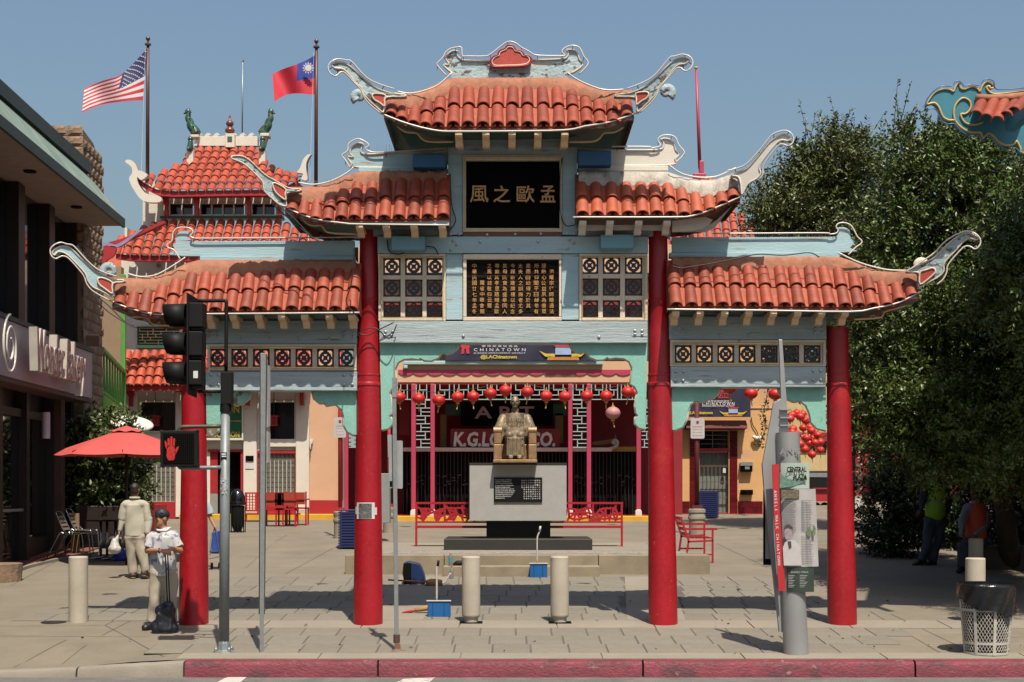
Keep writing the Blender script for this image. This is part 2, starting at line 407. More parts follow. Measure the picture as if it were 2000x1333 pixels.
for ri, y in enumerate(rowsY):
    sh = (ri % 2)*SW/2 + rnd.uniform(-.05,.05)
    left = -4.15 + (.55*(y) if y > .3 else .25*(y+2)); right = 5.2 + .30*y
    if y > .3: left = -7.0 + .45*(y-.3); right = 4.6 + .12*y
    x = left + sh
    while x < right and ns < 299:
        skip = (y > .3 and (abs(x - (-1.62 + .02*y)) < .28 or abs(x - (1.95 + .07*y)) < .28))
        if not skip:
            z = gz(y)
            piece("paving_slab", me_slab, pv, (x, y, z - .004 + rnd.uniform(-.003,.003)), (math.atan(.057)+rnd.uniform(-.003,.003), rnd.uniform(-.004,.004), 0)); ns += 1
        x += SW
    lx, rx = left+sh-SW/2-.004, x-SW/2+.004
    jm.quad((lx, y-SD/2-.004, gz(y-SD/2)+.003), (rx, y-SD/2-.004, gz(y-SD/2)+.003), (rx, y+SD/2+.004, gz(y+SD/2)+.003), (lx, y+SD/2+.004, gz(y+SD/2)+.003))
part("paving_bed", jm, m_joint, pv)
# light concrete bands, slightly proud
mb = MB()
def band(m_, pts, th=.014):
    fr = [(x, y, gfun(x,y)+th) for x, y in pts]; bk = [(x, y, gfun(x,y)-.02) for x, y in pts]
    return m_.prism(fr, bk)
for i in range(9):
    a = -4.6 + i*1.3
    band(mb, [(a+.008,-.40),(a+1.29,-.40),(a+1.29,.30),(a+.008,.30)])
for i in range(8):
    a = -3.9 + i*1.65
    band(mb, [(a+.008,KY+.01),(a+1.642,KY+.01),(a+1.642,KY+.40),(a+.008,KY+.40)])
for x0, kx in ((-1.62,.02),(1.95,.07)):
    for i in range(4):
        y0, y1 = .31+1.31*i, .31+1.31*(i+1)-.012
        band(mb, [(x0+kx*y0-.40,y0),(x0+kx*y0+.40,y0),(x0+kx*y1+.40,y1),(x0+kx*y1-.40,y1)], .017)
part("concrete_band", mb, m_conc2, pv)
# saw-cut joints in the concrete
mb = MB()
def cut(pts, w=.014):
    for (x0,y0),(x1,y1) in zip(pts, pts[1:]):
        n = 6
        for i in range(n):
            a, b_ = lerp(x0,x1,i/n), lerp(y0,y1,i/n); c_, d_ = lerp(x0,x1,(i+1)/n), lerp(y0,y1,(i+1)/n)
            L_ = math.hypot(c_-a, d_-b_); nx, ny = -(d_-b_)/L_*w/2, (c_-a)/L_*w/2
            mb.quad((a+nx,b_+ny,gfun(a,b_)+.004),(a-nx,b_-ny,gfun(a,b_)+.004),(c_-nx,d_-ny,gfun(c_,d_)+.004),(c_+nx,d_+ny,gfun(c_,d_)+.004))
def pxc(*pts):
    out = []
    for a, b_ in pts:
        y = GY(b_); out.append((X(a,y), y))
    return out
for q in ([(320,1282),(205,1222),(262,1195)], [(120,1282),(330,1175),(420,1150)], [(0,1243),(290,1244)], [(0,1224),(200,1222)], [(0,1290),(130,1250)],
          [(557,1122),(650,1072)], [(20,1145),(120,1092)], [(1700,1195),(1860,1290)], [(1740,1200),(1930,1290)], [(1580,1120),(1480,1050)], [(1400,1062),(1500,1110)],
          [(430,1050),(640,1046)], [(1400,1072),(1660,1076)], [(210,1145),(330,1132)], [(1860,1240),(1990,1246)], [(1560,1288),(1640,1262),(1700,1290)],
          [(430,1080),(640,1078)], [(470,1110),(620,1108)], [(560,1045),(480,1110)]):
    cut(pxc(*q), .012)
part("joint", mb, m_joint, pv)
# stepped platform under the statue
m_step = M("step_concrete", (.30,.245,.17), .85, var=.2, scale=2, bump=.3, bscale=40, wear=((.22,.19,.15),.58,2.5,.2))
pf = thing("platform", "low concrete platform with two steps under the granite statue pedestal", "platform", (0, 6, .33))
def slab3(m_, x0, x1, y0, y1, za, zb=None):
    zb = za if zb is None else zb
    m_.prism([(x0,y0,za),(x1,y0,za),(x1,y1,zb),(x0,y1,zb)], [(x0,y0,za-.55),(x1,y0,za-.55),(x1,y1,zb-.6),(x0,y1,zb-.6)])
    return m_
xa, xb, xc, xd = X(675,6.1), X(868,6.1), X(1168,6.1), X(1385,6.1)
mb = slab3(MB(), xb, xc, 5.55, 6.05, .505); part("lower_step", mb, m_step, pf, bevel=.012)
mb = slab3(MB(), xb+.004, xc-.004, 6.0, 6.5, .68); part("upper_step", mb, m_step, pf, bevel=.012)
mb = slab3(MB(), xa, xb-.006, 6.0, 6.4, .68); part("left_kerb_wall", mb, m_step, pf, bevel=.012)
mb = slab3(MB(), xc+.006, xd, 6.0, 6.5, .68); part("right_kerb_wall", mb, m_step, pf, bevel=.012)
mb = slab3(MB(), xa+.2, X(1310,6.4), 6.38, 11.9, .676, .70)
part("deck", mb, m_conc2, pf)
m_peb = M("pebble_mosaic", (.32,.29,.25), .8, var=.5, scale=14, bump=.4, bscale=20, wear=((.13,.13,.14),.55,9,.05))
mb = slab3(MB(), xa+.3, xd-.3, 6.55, 7.6, .683, .686); part("pebble_strip", mb, m_peb, pf)
# manhole
y = GY(1216); mb = MB().lathe((X(105,y), y, gfun(X(105,y),y)+.004), [(.17,-.02),(.17,.004),(.15,.008),(.0001,.008)], 20)
solo("manhole_cover", mb, M("cast_iron", (.05,.035,.03), .6, .3, bump=.4), "round rusty cover let into the pavement beside the short bollard on the left", "manhole cover", (X(105,y), y, gz(y)))
# brick-red apron in front of the bakery
m_brick = M("brick_paver_red", (.22,.075,.045), .85, var=.2, scale=3, bump=.3, rand=.15)
bp = thing("cafe_apron", None, None, (-9,9,.5), kind="structure")
bed = MB(); pts = [(-14,3.9),(X(60,5.8)-1.2,4.7),(X(0,5.8),5.7),(X(62,7.4),7.2),(X(120,8.6),8.5),(X(185,9.6),9.6),(X(185,9.6),14.5),(-14,14.5)]
bed.prism([(a,b_,gz(b_)+.012) for a,b_ in pts], [(a,b_,gz(b_)-.05) for a,b_ in pts]); part("bed", bed, m_joint, bp)
mb = MB().box(-.145,.145,-.145,.145,0,.02); me_b = mb.mesh("paver"); me_b.materials.append(m_brick)
def inside(x, y):
    c = False; n = len(pts)
    for i in range(n):
        (a,b_),(c_,d_) = pts[i], pts[(i+1) % n]
        if (b_ > y) != (d_ > y) and x < (c_-a)*(y-b_)/(d_-b_)+a: c = not c
    return c
for i in range(26):
    for j in range(20):
        x, y = -12.6 + i*.3, 5.2 + j*.3 + (i % 2)*.15
        if all(inside(x+a, y+b_) for a in (-.15,.15) for b_ in (-.15,.15)) and (x/(y+20)*F+CX) > -30:
            piece("paver", me_b, bp, (x, y, gz(y)+.006+rnd.uniform(-.002,.002)), (.05,0,0))
mb = MB(); cp = [(a,b_) for a,b_ in pts[1:6]]
for (a,b_),(c_,d_) in zip(smooth_path(cp,5), smooth_path(cp,5)[1:]):
    mb.prism([(a,b_,gz(b_)+.05),(c_,d_,gz(d_)+.05),(c_+.1,d_-.1,gz(d_)+.05),(a+.1,b_-.1,gz(b_)+.05)], [(a,b_,gz(b_)-.05),(c_,d_,gz(d_)-.05),(c_+.1,d_-.1,gz(d_)-.05),(a+.1,b_-.1,gz(b_)-.05)])
part("edging", mb, m_conc2, bp)
# ================================================================ the gate
gate = thing("gate", "tall red columned gate with three tiers of upturned terracotta roofs over mint and blue woodwork", "gate", (0,0,0))
# ---- columns: stepped, tapering
def column(bot, top, zt_px):
    (xb0, xb1), (xm, wm), (xt, wt) = bot, top[0], top[1]
    z0 = gz(0) - .02; zm = Z(748,0); zt = Z(zt_px,0)
    cb, rb = X((xb0+xb1)/2,0), (xb1-xb0)/2/F*20
    cm, rm = X(xm,0), wm/2/F*20
    ct, rt = X(xt,0), wt/2/F*20
    m_ = MB(); pts = []; rr = []
    def ad(t, r_, z): pts.append((lerp(cb,ct,t), 0, z)); rr.append(r_)
    H = zt - z0
    for z, r_ in ((z0,rb),(z0+.03,rb),(z0+.5,rb*.995),(zm-1.2,lerp(rb,rm,.72)),(zm-.05,rm*1.0),(zm-.045,rm*1.05),(zm-.015,rm*1.06),(zm+.0,rm*1.02),(zm+.005,rm*.97),(zm+.085,rm*.96),(zm+.09,rm*.99),(zm+.11,rm*.99),(zm+.115,rm*.94),
                  (zm+.7,lerp(rm*.94,rt,.35)),(Z(592,0),lerp(rm*.94,rt,.55)),(Z(590,0),lerp(rm*.94,rt,.55)+.008),(Z(586,0),lerp(rm*.94,rt,.55)+.008),(Z(584,0),lerp(rm*.94,rt,.6)),(zt,rt)):
        if z <= zt: ad((z-z0)/H, r_, z)
    o = len(m_.v); n = 36
    for p, r_ in zip(pts, rr):
        for k in range(n):
            a = 2*math.pi*k/n; m_.v.append((p[0]+r_*math.cos(a), p[1]+r_*math.sin(a), p[2]))
    for i in range(len(pts)-1):
        for k in range(n): m_.f.append((o+i*n+k, o+i*n+(k+1) % n, o+(i+1)*n+(k+1) % n, o+(i+1)*n+k))
    part("column", m_, m_redcol, gate, smooth=32)
column((350,407), ((379,47),(379,44)), 640)
column((690.5,747.5), ((719,48),(720.5,35)), 452)
column((1267,1323.5), ((1290,48),(1285,36)), 452)
column((1617,1673.5), ((1637.5,45),(1635.5,43)), 640)

# ---- tile meshes (shared)
def tile_mesh(name, r0, r1, th, n, mat, lip=0.0):
    m_ = MB(); rows = []
    for (y, r_) in ((0,r0),(1,r1)):
        rows.append([(r_*math.cos(math.pi*k/n), y, r_*math.sin(math.pi*k/n)) for k in range(n+1)])
        rows.append([((r_-th)*math.cos(math.pi*k/n), y, (r_-th)*math.sin(math.pi*k/n)) for k in range(n+1)])
    o = 0; m = n+1
    for r_ in rows: m_.v += r_
    for k in range(n):
        m_.f += [(k,k+1,2*m+k+1,2*m+k), (m+k+1,m+k,3*m+k,3*m+k+1), (k,m+k,m+k+1,k+1), (2*m+k,2*m+k+1,3*m+k+1,3*m+k)]
    m_.f += [(0,2*m,3*m,m),(n,m+n,3*m+n,2*m+n)]
    me = m_.mesh(name); me.materials.append(mat); me.shade_smooth(); me.set_sharp_from_angle(angle=R(50)); return me
TR = .086
me_tile = tile_mesh("tile", TR, TR*.86, .016, 9, m_tile)
me_tileo = tile_mesh("tile", TR, TR*.86, .016, 9, m_tile3)
SL = 1.24; YE = -.80

def slope_pt(px, py, eave):          # the point seen at (px,py) on the roof slope rising from the eave crown line
    Y = YE + .3
    for _ in range(12):
        x = X(px, Y); pe = x/(YE+CAMD)*F + CX
        ze = Z(interp(eave, pe), YE)
        z = Z(py, Y); Y = max(YE-.05, min(-.02, YE + (z - ze)/SL))
    return P(px, py, Y)
def mirror(p): return (p[0], -p[1], p[2])

def gate_roof(label, eave, tops, hip, neon, tile_me, plaster_mat, fascia_mat, soffit_mat, ridge, x_in=None):
    inner_right = (eave[0][0]+eave[-1][0])/2 < 1000
    roof = part("roof", MB().box(0,.001,0,.001,0,.001), soffit_mat, gate, label=label)   # body filled in below
    body = MB()
    u0, u1 = eave[0][0]-12, eave[-1][0]+12
    # --- cover tiles, one by one
    pans = MB(); prev = None; back = MB()
    for i, (px, py) in enumerate(eave):
        b = Vector(P(px, py, YE)); b.z -= TR
        tx = b.x/(YE+.45+CAMD)*F + CX
        t = Vector(slope_pt(tx, interp(tops, tx), eave)); t.x = b.x; t.z -= TR
        d = t - b; L = d.length; n = 2 if L > .45 else 1
        ang = math.atan2(d.z, d.y); dn = d.normalized(); nrm = Vector((0,-dn.z,dn.y))
        for k in range(n):
            lo, hi = (0, 1) if n == 1 else ((0,.53) if k == 0 else (.5,1.0))
            p = b + d*lo + nrm*(.004 + (.016 if k else 0)) + Vector((rnd.uniform(-.004,.004),0,rnd.uniform(-.003,.003)))
            piece("tile", tile_me, roof, p, (ang+rnd.uniform(-.012,.012)-(.0 if n==1 else .018), rnd.uniform(-.03,.03), rnd.uniform(-.012,.012)), (1, L*(hi-lo), 1))
        # the back slope, seen only from elsewhere: the same tiles joined
        for k in range(n):
            q0, q1 = mirror(b + d*(k/n) + nrm*.02), mirror(b + d*((k+1)/n) + nrm*.02)
            back.tube([q0, q1], [TR, TR*.88], 8)
        if prev is not None:
            pb, pt = prev
            for k in range(2):           # pan channel between two covers
                lo, hi = (0,.52) if k == 0 else (.5,1.0)
                rows = []
                for s_ in (lo, hi):
                    A, B = pb.lerp(pt, s_), b.lerp(t, s_); off = nrm*(.004 + .014*k); r_ = []
                    for j in range(5):
                        f = .12 + .76*j/4; r_.append(A.lerp(B, f) + off - nrm*(.03*math.sin(math.pi*j/4) - .035))
                    rows.append(r_)
                e = [q - nrm*.03 for q in rows[0]]
                pans.grid([e] + rows)
        prev = (b.copy(), t.copy())
    part("pan_tiles", pans, m_pan, roof, smooth=40, kind="stuff")
    part("rear_tiles", back, m_tile, roof, smooth=40, kind="stuff")
    # --- deck under the tiles, front and back, and the hip ends
    N = 44; fr = []; hp = []; md = []
    for i in range(N+1):
        px = lerp(u0, u1, i/N)
        e = Vector(P(px, interp(eave, px), YE)); e.z -= TR + .03
        tx = e.x/(YE+.6+CAMD)*F + CX
        h = Vector(slope_pt(tx, interp(hip, tx), eave)); h.x = e.x; h.z -= .02
        h.y = min(h.y, -.08)
        fr.append(e); hp.append(h)
    part("deck", MB().grid([fr, hp, [mirror(p) for p in hp], [mirror(p) for p in fr]]), m_pan, roof)
    # --- soffit
    sf = []
    for i in range(N+1):
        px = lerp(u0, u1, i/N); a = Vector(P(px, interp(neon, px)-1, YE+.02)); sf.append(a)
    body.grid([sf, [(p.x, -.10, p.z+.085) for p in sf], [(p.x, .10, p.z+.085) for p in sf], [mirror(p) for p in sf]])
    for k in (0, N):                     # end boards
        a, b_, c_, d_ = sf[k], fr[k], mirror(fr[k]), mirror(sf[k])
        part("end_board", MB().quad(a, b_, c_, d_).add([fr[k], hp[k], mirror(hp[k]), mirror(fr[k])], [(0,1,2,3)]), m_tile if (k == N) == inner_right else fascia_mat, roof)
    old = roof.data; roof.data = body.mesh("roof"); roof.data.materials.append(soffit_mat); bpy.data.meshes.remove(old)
    # --- fascia and neon along the eave
    for sgn in (1, -1):
        m_ = MB(); rt, rb, rt2, rb2 = [], [], [], []
        for i in range(N+1):
            px = lerp(u0, u1, i/N); zt = Z(interp(eave, px), YE) - TR - .02; p = P(px, interp(neon, px), YE)
            zb = p[2]; y = YE + .015
            rt.append((p[0], y*sgn, zt)); rb.append((p[0], y*sgn, zb)); rb2.append((p[0], (y+.035)*sgn, zb)); rt2.append((p[0], (y+.035)*sgn, zt))
        m_.grid([rt, rb, rb2, rt2]); part("fascia", m_, fascia_mat, roof, smooth=30)
    nn = [P(a, b_, YE-.03) for a, b_ in smooth_path(neon, 3)]
    part("neon_tube", MB().tube(nn, .0115, 6), m_neon, roof, smooth=True)
    # --- mortar bedding from the tile tops up to the ridge and hips
    NP = 140; rows = []
    for i in range(NP+1):
        px = lerp(u0+4, u1-4, i/NP)
        A = Vector(slope_pt(px, interp(tops, px), eave)); C = Vector(slope_pt(px, interp(hip, px)-1, eave)); C.y = min(C.y, -.06)
        near = min(abs(px - c[0] - (c[0]-CX)*-.022) for c in eave)
        lump = .05*math.cos(min(near,14)/14*math.pi/2)**1.5
        j = rnd.uniform(-.012,.012)
        lo = A + Vector((0,-.035,-.055 - .03*(near/14)))
        rows.append([lo, A + Vector((0,-.02,.012+lump+j)), A.lerp(C,.4) + Vector((0,-.02,.03+lump*.6+rnd.uniform(-.014,.014))),
                     C + Vector((0,-.01,.02)), C + Vector((0,.05,.0)), mirror(C + Vector((0,.05,0))), mirror(C), mirror(A + Vector((0,0,.03))), mirror(lo)])
    part("mortar_ridge", MB().grid(rows), plaster_mat, roof, smooth=60)
    return roof

def flip(pts, ax): return [(2*ax - a, b) for a, b in pts]
def offset_path(pts, d):
    out = []; n = len(pts)
    for i in range(n):
        a, b = pts[max(i-1,0)], pts[min(i+1,n-1)]
        tx, ty = b[0]-a[0], b[1]-a[1]; L = math.hypot(tx,ty) or 1
        out.append((pts[i][0] - ty/L*d, pts[i][1] + tx/L*d))
    return out

def horn(roof, outline, tipi, base_x, mat, trim=m_cream, neon=None, cheek=None, back=False, neon_d=8):
    """outline: closed px polygon of the upturned corner board; Y runs forward towards the tip"""
    ol = smooth_path(outline, 3, closed=True)
    tx = outline[tipi][0]
    def yy(px): return YE - .02 - .34*min(1, max(0, (px-base_x)/(tx-base_x)))
    fr = [P(a, b, yy(a)) for a, b in ol]; bk = [(p[0], p[1]+.13, p[2]) for p in fr]
    part("horn", MB().prism(fr, bk), mat, roof, smooth=None)
    if back:
        part("horn", MB().prism([mirror(p) for p in fr], [mirror(p) for p in bk]), mat, roof)
    part("horn_edging", MB().tube([(p[0],p[1]-.006,p[2]) for p in fr], .011, 5, closed=True), trim, roof, smooth=True)
    if cheek:
        c = smooth_path(cheek, 3, closed=True); cf = [P(a, b, yy(a)-.02) for a, b in c]
        part("cheek_panel", MB().prism(cf, [(p[0],p[1]+.03,p[2]) for p in cf]), m_redpan, roof)
        part("cheek_edging", MB().tube([(p[0],p[1]-.004,p[2]) for p in cf], .012, 5, closed=True), trim, roof, smooth=True)
    if neon:
        q = smooth_path(neon, 4); part("neon_tube", MB().tube([P(a, b, yy(a)-.03) for a, b in q], .010, 5), m_neon, roof, smooth=True)
        st = MB()
        for k in range(3, len(q)-3, 9):
            p = Vector(P(*q[k], yy(q[k][0])-.03)); near = min((Vector(v) for v in fr), key=lambda v: (v-p).length); st.bar(p, near + Vector((0,.05,0)), .008)
        part("tube_standoffs", st, m_cable, roof)
def crest(roof, outline, base, Y, mat, neon=None, trim=m_cream, trim_on=True, base_mat=None, th=.09):
    ol = smooth_path(outline, 3, closed=False)
    part("ridge_crest", MB().pprism(ol, Y, th), mat, roof)
    if trim_on: part("crest_edging", MB().tube([P(a, b, Y-.006) for a, b in ol], .013, 5), trim, roof, smooth=True)
    x0, y0, x1, y1 = base
    part("ridge_beam", MB().pbox(x0, y0, x1, y1, Y-.03, .15), base_mat or mat, roof, bevel=.006)
    if neon:
        q = smooth_path(neon, 4); part("neon_tube", MB().tube([P(a, b, Y-.05) for a, b in q], .010, 5), m_neon, roof, smooth=True)
        st = MB()
        for k in range(4, len(q)-2, 10):
            a, b = q[k]; st.bar(P(a, b, Y-.05), P(a, b+9, Y-.01), .007)
        part("tube_standoffs", st, m_cable, roof)
def spikes(roof, pts, Y, h, step, up=True):
    m_ = MB(); q = smooth_path(pts, 6)
    for (a, b), (c, d) in zip(q, q[1:]):
        n = max(1, int(abs(c-a)/step))
        for k in range(n):
            u, v = lerp(a,c,k/n), lerp(b,d,k/n)
            yv = Y(u) if callable(Y) else Y
            m_.bar(P(u, v, yv), P(u+rnd.uniform(-2,2), v-h*rnd.uniform(.7,1.1), yv), .0035)
    part("bird_spikes", m_, m_steel, roof, kind="stuff")
def corbels(roof, px_list, py0, py1, mat, lean=0):
    e_ = YE+.025; prof = [(e_,0),(e_,-.05),(e_+.035,-.085),(e_+.115,-.10),(e_+.175,-.115),(e_+.195,-.15),(e_+.205,-.19),(e_+.235,-.205),(e_+.30,-.205),(e_+.30,-.07),(-.13,-.05),(-.13,0)]
    z0 = Z(py0, e_); H = z0 - Z(py1, e_+.2)
    for px in px_list:
        x = X(px, YE+.1); w_ = .047
        m_ = MB().prism([(x-w_, a, z0 + b/.205*H) for a, b in prof], [(x+w_, a, z0 + b/.205*H) for a, b in prof])
        part("corbel", m_, mat, roof, bevel=.004)
    m_ = MB()

# ---------------- top roof
YE, SL = -1.0, .98
eave = [(762,216),(784,225),(807,233),(831,237),(856,236.5),(885,235.5),(914,235),(943,235),(972,235),(1001,235),(1031,235),(1062,235),(1091,235),(1120,234),(1147,233.5),(1172,234.5),(1198,231),(1226,219)]
tops = [(745,193),(761,194),(784,198.5),(807,203),(827,196),(854,187),(886,167),(919,165.5),(1060,166),(1091,168),(1121,174),(1146,184),(1174,194),(1201,193),(1226,191)]
hip = [(735,188),(765,187),(790,186),(809,184),(831,178),(858,165),(872,160),(886,156.5),(1106,156),(1131,163),(1155,175),(1180,181),(1209,182),(1226,181),(1250,180)]
neon = [(744,222),(782,237),(820,248.6),(858,256),(896,257),(1000,256.5),(1104,254.5),(1142,247),(1190,239),(1228,226.5),(1255,217)]
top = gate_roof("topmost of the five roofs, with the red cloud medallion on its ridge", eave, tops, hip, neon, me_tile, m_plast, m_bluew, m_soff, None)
hl = [(648,127),(660,122),(675.6,125),(692.7,137.5),(711.7,155.5),(736,172.6),(763,182),(791,185.5),(789,189),(757,190),(750,200),(748.5,220),(736,210.6),(721,197),(709.8,184),(706,172.6),(694.6,163),(683,148),(670,135.6),(655,134)]
nl = [(770.6,174),(742,165),(715.5,151.7),(687,121),(676,118),(660.4,115.6),(647,121),(641,131),(644,142),(652.8,148.5),(660,146),(664,142),(673,142),(690,160),(706,177),(710,188),(721,203),(744,222)]
chk = [(727,187),(733,183),(752,186),(751,196),(751,208),(741,201),(731,195)]
horn(top, hl, 0, 785, m_bluep, neon=nl, cheek=chk)
hr = [(1994-a, b - 10*max(0, min(1, (760-a)/112))) for a, b in hl]; nr = [(1994-a, b - 10*max(0, min(1, (760-a)/112))) for a, b in nl]
cr = [(1994-a, b-3) for a, b in chk]
horn(top, hr, 0, 1994-785, m_bluep, neon=nr, cheek=cr)
cl = [(884.6,144),(875,136.5),(865.6,127),(877,126),(871,115.6),(875,106),(884.6,99.5),(894,101),(893,108),(900,115.6),(909,118.5),(953,119.4),(1041,117.5),(1096,115.6),(1108,111),(1109.7,102),(1107,97.5),(1121,98.5),(1128.7,106),(1131.5,115.6),(1139,125),(1130.6,134.6),(1115,144)]
nc = [(873,149),(854,128),(857,121),(865.6,112),(870,103),(879,95.7),(890,93),(901,93),(903,109),(912,110),(948,110),(958,106),(977.7,91),(987,84),(996.7,81.4),(1008,85),(1018.5,93),(1032,100),(1043,107),(1060,109),(1102,109),(1098,103),(1100,96.6),(1111.6,90),(1124,90),(1133,95),(1140,110),(1148.7,125),(1130.6,146)]
crest(top, cl, (880,144,1108,155), -.05, m_bluep, neon=nc, base_mat=m_bluep)
cc = [(956.8,121),(964.4,111),(972,108),(974,102),(979,98),(987,94.7),(990,90),(996.7,88.5),(1003,91),(1007,97.5),(1016,99),(1021,103),(1024,108),(1034,110),(1038.4,117.5),(1033.7,126),(1018,129.5),(990,130.5),(963,130.5)]
ccs = smooth_path(cc, 3, closed=True)
part("cloud_medallion", MB().pprism(ccs, -.14, .07), m_redpan, top)
part("medallion_edging", MB().tube([P(a,b,-.145) for a,b in ccs], .014, 6, closed=True), m_redcol, top, smooth=True)
part("medallion_trim", MB().tube([P(997+(a-997)*.9, 113+(b-113)*.86, -.146) for a,b in ccs], .009, 5, closed=True), m_cream, top, smooth=True)
part("neon_tube", MB().tube([P(a,b,YE+.3) for a,b in smooth_path([(776,179),(801,183),(831,177),(858,165),(883,142)],4)], .011,5), m_neon, top, smooth=True)
part("neon_tube", MB().tube([P(a,b,YE+.3) for a,b in smooth_path([(1218,175),(1190,176.5),(1165,172),(1130,157),(1108,142)],4)], .011,5), m_neon, top, smooth=True)
corbels(top, (896,949,1000,1050.6,1103), 259, 287, m_corbel)
for s_ in (0, 1):
    q = [(776,247),(793,258),(814,260),(824,271),(840,277),(886,277)]; q = [(1994-a,b) for a,b in q] if s_ else q
    part("scroll_edging", MB().tube([P(a,b,-.35) for a,b in smooth_path(q,3)], .018, 5), m_corbel, top, smooth=True)
    q2 = [(800,288),(776,247),(793,258),(814,260),(824,271),(840,277),(890,277),(890,287)]; q2 = [(1994-a,b) for a,b in q2] if s_ else q2
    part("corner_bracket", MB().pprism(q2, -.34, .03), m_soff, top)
spikes(top, [(912,110),(948,110)], -.08, 5, 3); spikes(top, [(1045,108),(1100,109)], -.08, 6, 3)
spikes(top, [(795,182),(830,176),(858,163),(880,146)], YE+.3, 5, 2.5); spikes(top, [(1112,146),(1140,163),(1180,176),(1215,174)], YE+.3, 5, 2.5)
spikes(top, [(655,117),(672,116)], -1.15, 12, 4); spikes(top, [(690,125),(712,150),(742,165)], -1.0, 5, 4); spikes(top, [(1322,104),(1340,104)], -1.15, 12, 4)

def curl(roof, c, r, mat, sx=1):
    q = []
    for k in range(22):
        t = k/21; a = R(-60 + 420*t); rr_ = r*(1-.75*t); q.append((c[0] + sx*rr_*math.cos(a), c[1] - rr_*math.sin(a)))
    part("scroll_curl", MB().tube([P(a, b, .75) for a, b in q], [.035*(1-.5*k/21) for k in range(22)], 6, flat=2.0), mat, roof, smooth=True)
curl(top, (701,189), 10, m_bluep, -1); curl(top, (1302,180), 12, m_bluep)
# ---------------- middle left roof
YE, SL = -.68, 1.24
eave = [(569,403),(590.6,413),(616,420),(641,423),(666.5,418),(692,416.5),(721.7,416.5),(750.5,416.3),(779,416),(808,416),(836,415),(865,413)]
tops = [(555,385),(569,385),(590,387),(615,386),(640,383),(666,368),(695,352),(725,351),(755,345),(840,345),(875,346)]
hip = [(550,371),(569,370),(590,370),(624,367),(647,361),(670,350),(690,343),(706,339),(880,339)]
neon = [(553,402.6),(587,418.7),(624,430),(670,436),(693,438),(780,439),(874,440)]
ml = gate_roof("middle roof on the left, with the weathered grey-blue horn", eave, tops, hip, neon, me_tile, m_plast, m_bluew, m_soff, None)
hm = [(451.5,309.5),(457,305),(474.5,306),(490.6,316),(516,340.5),(539,354),(564,368),(586,370),(584,373.5),(561,377),(558,390),(559.6,402.6),(546,400),(532,389),(516,372.7),(513.6,356.6),(500,341.6),(479,322),(463,314)]
horn(ml, hm, 0, 575, m_bluep, cheek=[(533,359),(540,359),(558,370),(557,380),(558,391),(543,381),(535,370)])
cml = [(873.5,297),(778,298),(734,301),(711,301),(704.5,294.5),(709,282),(697.6,280.7),(686,290),(684,301),(690.7,307),(678,307),(688,320),(700,327),(873.5,327)]
crest(ml, cml, (700,327,874,336), -.05, m_blue, neon=[(684,329),(674.6,313),(667.7,303.7),(679,294.5),(681.5,280.7),(700,271.5),(720.6,283),(713.7,291),(732,298),(785,295.6),(870,290)])
part("neon_tube", MB().tube([P(a,b,YE+.3) for a,b in smooth_path([(583,357),(612,361),(647,354),(678,338),(690,327)],4)], .011,5), m_neon, ml, smooth=True)
corbels(ml, (703,755,809,864), 440.5, 463, m_corbel)
part("scroll_edging", MB().tube([P(a,b,-.4) for a,b in smooth_path([(585,424),(606,440),(628,441),(636,452),(655,456),(695,457)],3)], .015, 5), m_corbel, ml, smooth=True)
spikes(ml, [(735,297),(800,296)], -.1, 14, 5); spikes(ml, [(800,294),(870,290)], -.1, 6, 3); spikes(ml, [(590,357),(640,356),(680,336)], YE+.3, 5, 2.5)

# ---------------- middle right roof (repaired: white wood, grey mortar)
eave = [(1138,409),(1166.7,409),(1196.6,409),(1226.5,409),(1255,408.5),(1283,408.5),(1309,409),(1335.7,411),(1362,408),(1387.5,403),(1411.6,390),(1433.5,378)]
tops = [(1120,352),(1133,352),(1217,352),(1276,352.5),(1304,355),(1332,364),(1359,373),(1385,377),(1409,367),(1431,358.5),(1445,356)]
hip = [(1118,338),(1303,340),(1330,349),(1353,354),(1376,357),(1399,355),(1422,347),(1440,341),(1455,338)]
neon = [(1124,425),(1134.5,424.5),(1304.7,424.5),(1353,421.7),(1399,405.6),(1445,385),(1452,381)]
mr = gate_roof("middle roof on the right, repaired with new white timber and grey mortar", eave, tops, hip, neon, me_tileo, m_plastg, m_dull, m_dull, None)
hmr = [(1440,337),(1459,329.7),(1479.5,306.7),(1502.5,279),(1518.6,267.6),(1532,263),(1544,270),(1539,275.6),(1525.5,274.5),(1511.7,286),(1484,322.8),(1486,339),(1477,350),(1461,359.6),(1449,381),(1447,362),(1442,346),(1428,343)]
horn(mr, hmr, 6, 1435, m_white, trim=m_white, neon=[(1420,334),(1440,329),(1458,321),(1480,298),(1500,273),(1508,264),(1520,258),(1535,255.5),(1546,262),(1550,273),(1546,282),(1538,285),(1528,282),(1518,287),(1492,322),(1490,340),(1484,350)])
cmr = [(1128,294),(1206,294),(1284,293),(1295.5,286),(1295.5,278),(1291,272),(1304.7,272),(1316,280),(1319.6,293),(1326.5,301),(1318.5,311),(1304.7,323),(1128,323)]
crest(mr, cmr, (1128,324,1305,334), -.05, m_white, trim=m_white, neon=[(1148,286.5),(1205,286.5),(1265,287),(1272,289),(1283,288),(1290,284),(1285,275),(1290,267),(1303,264),(1318,268),(1326,284),(1336,296),(1334,304),(1320,318)])
part("neon_tube", MB().tube([P(a,b,YE+.3) for a,b in smooth_path([(1308,324),(1330,339),(1362,346.5),(1395,346),(1417,338),(1437,328)],4)], .011,5), m_neon, mr, smooth=True)
corbels(mr, (1138,1191,1247,1302), 431, 458, m_white)
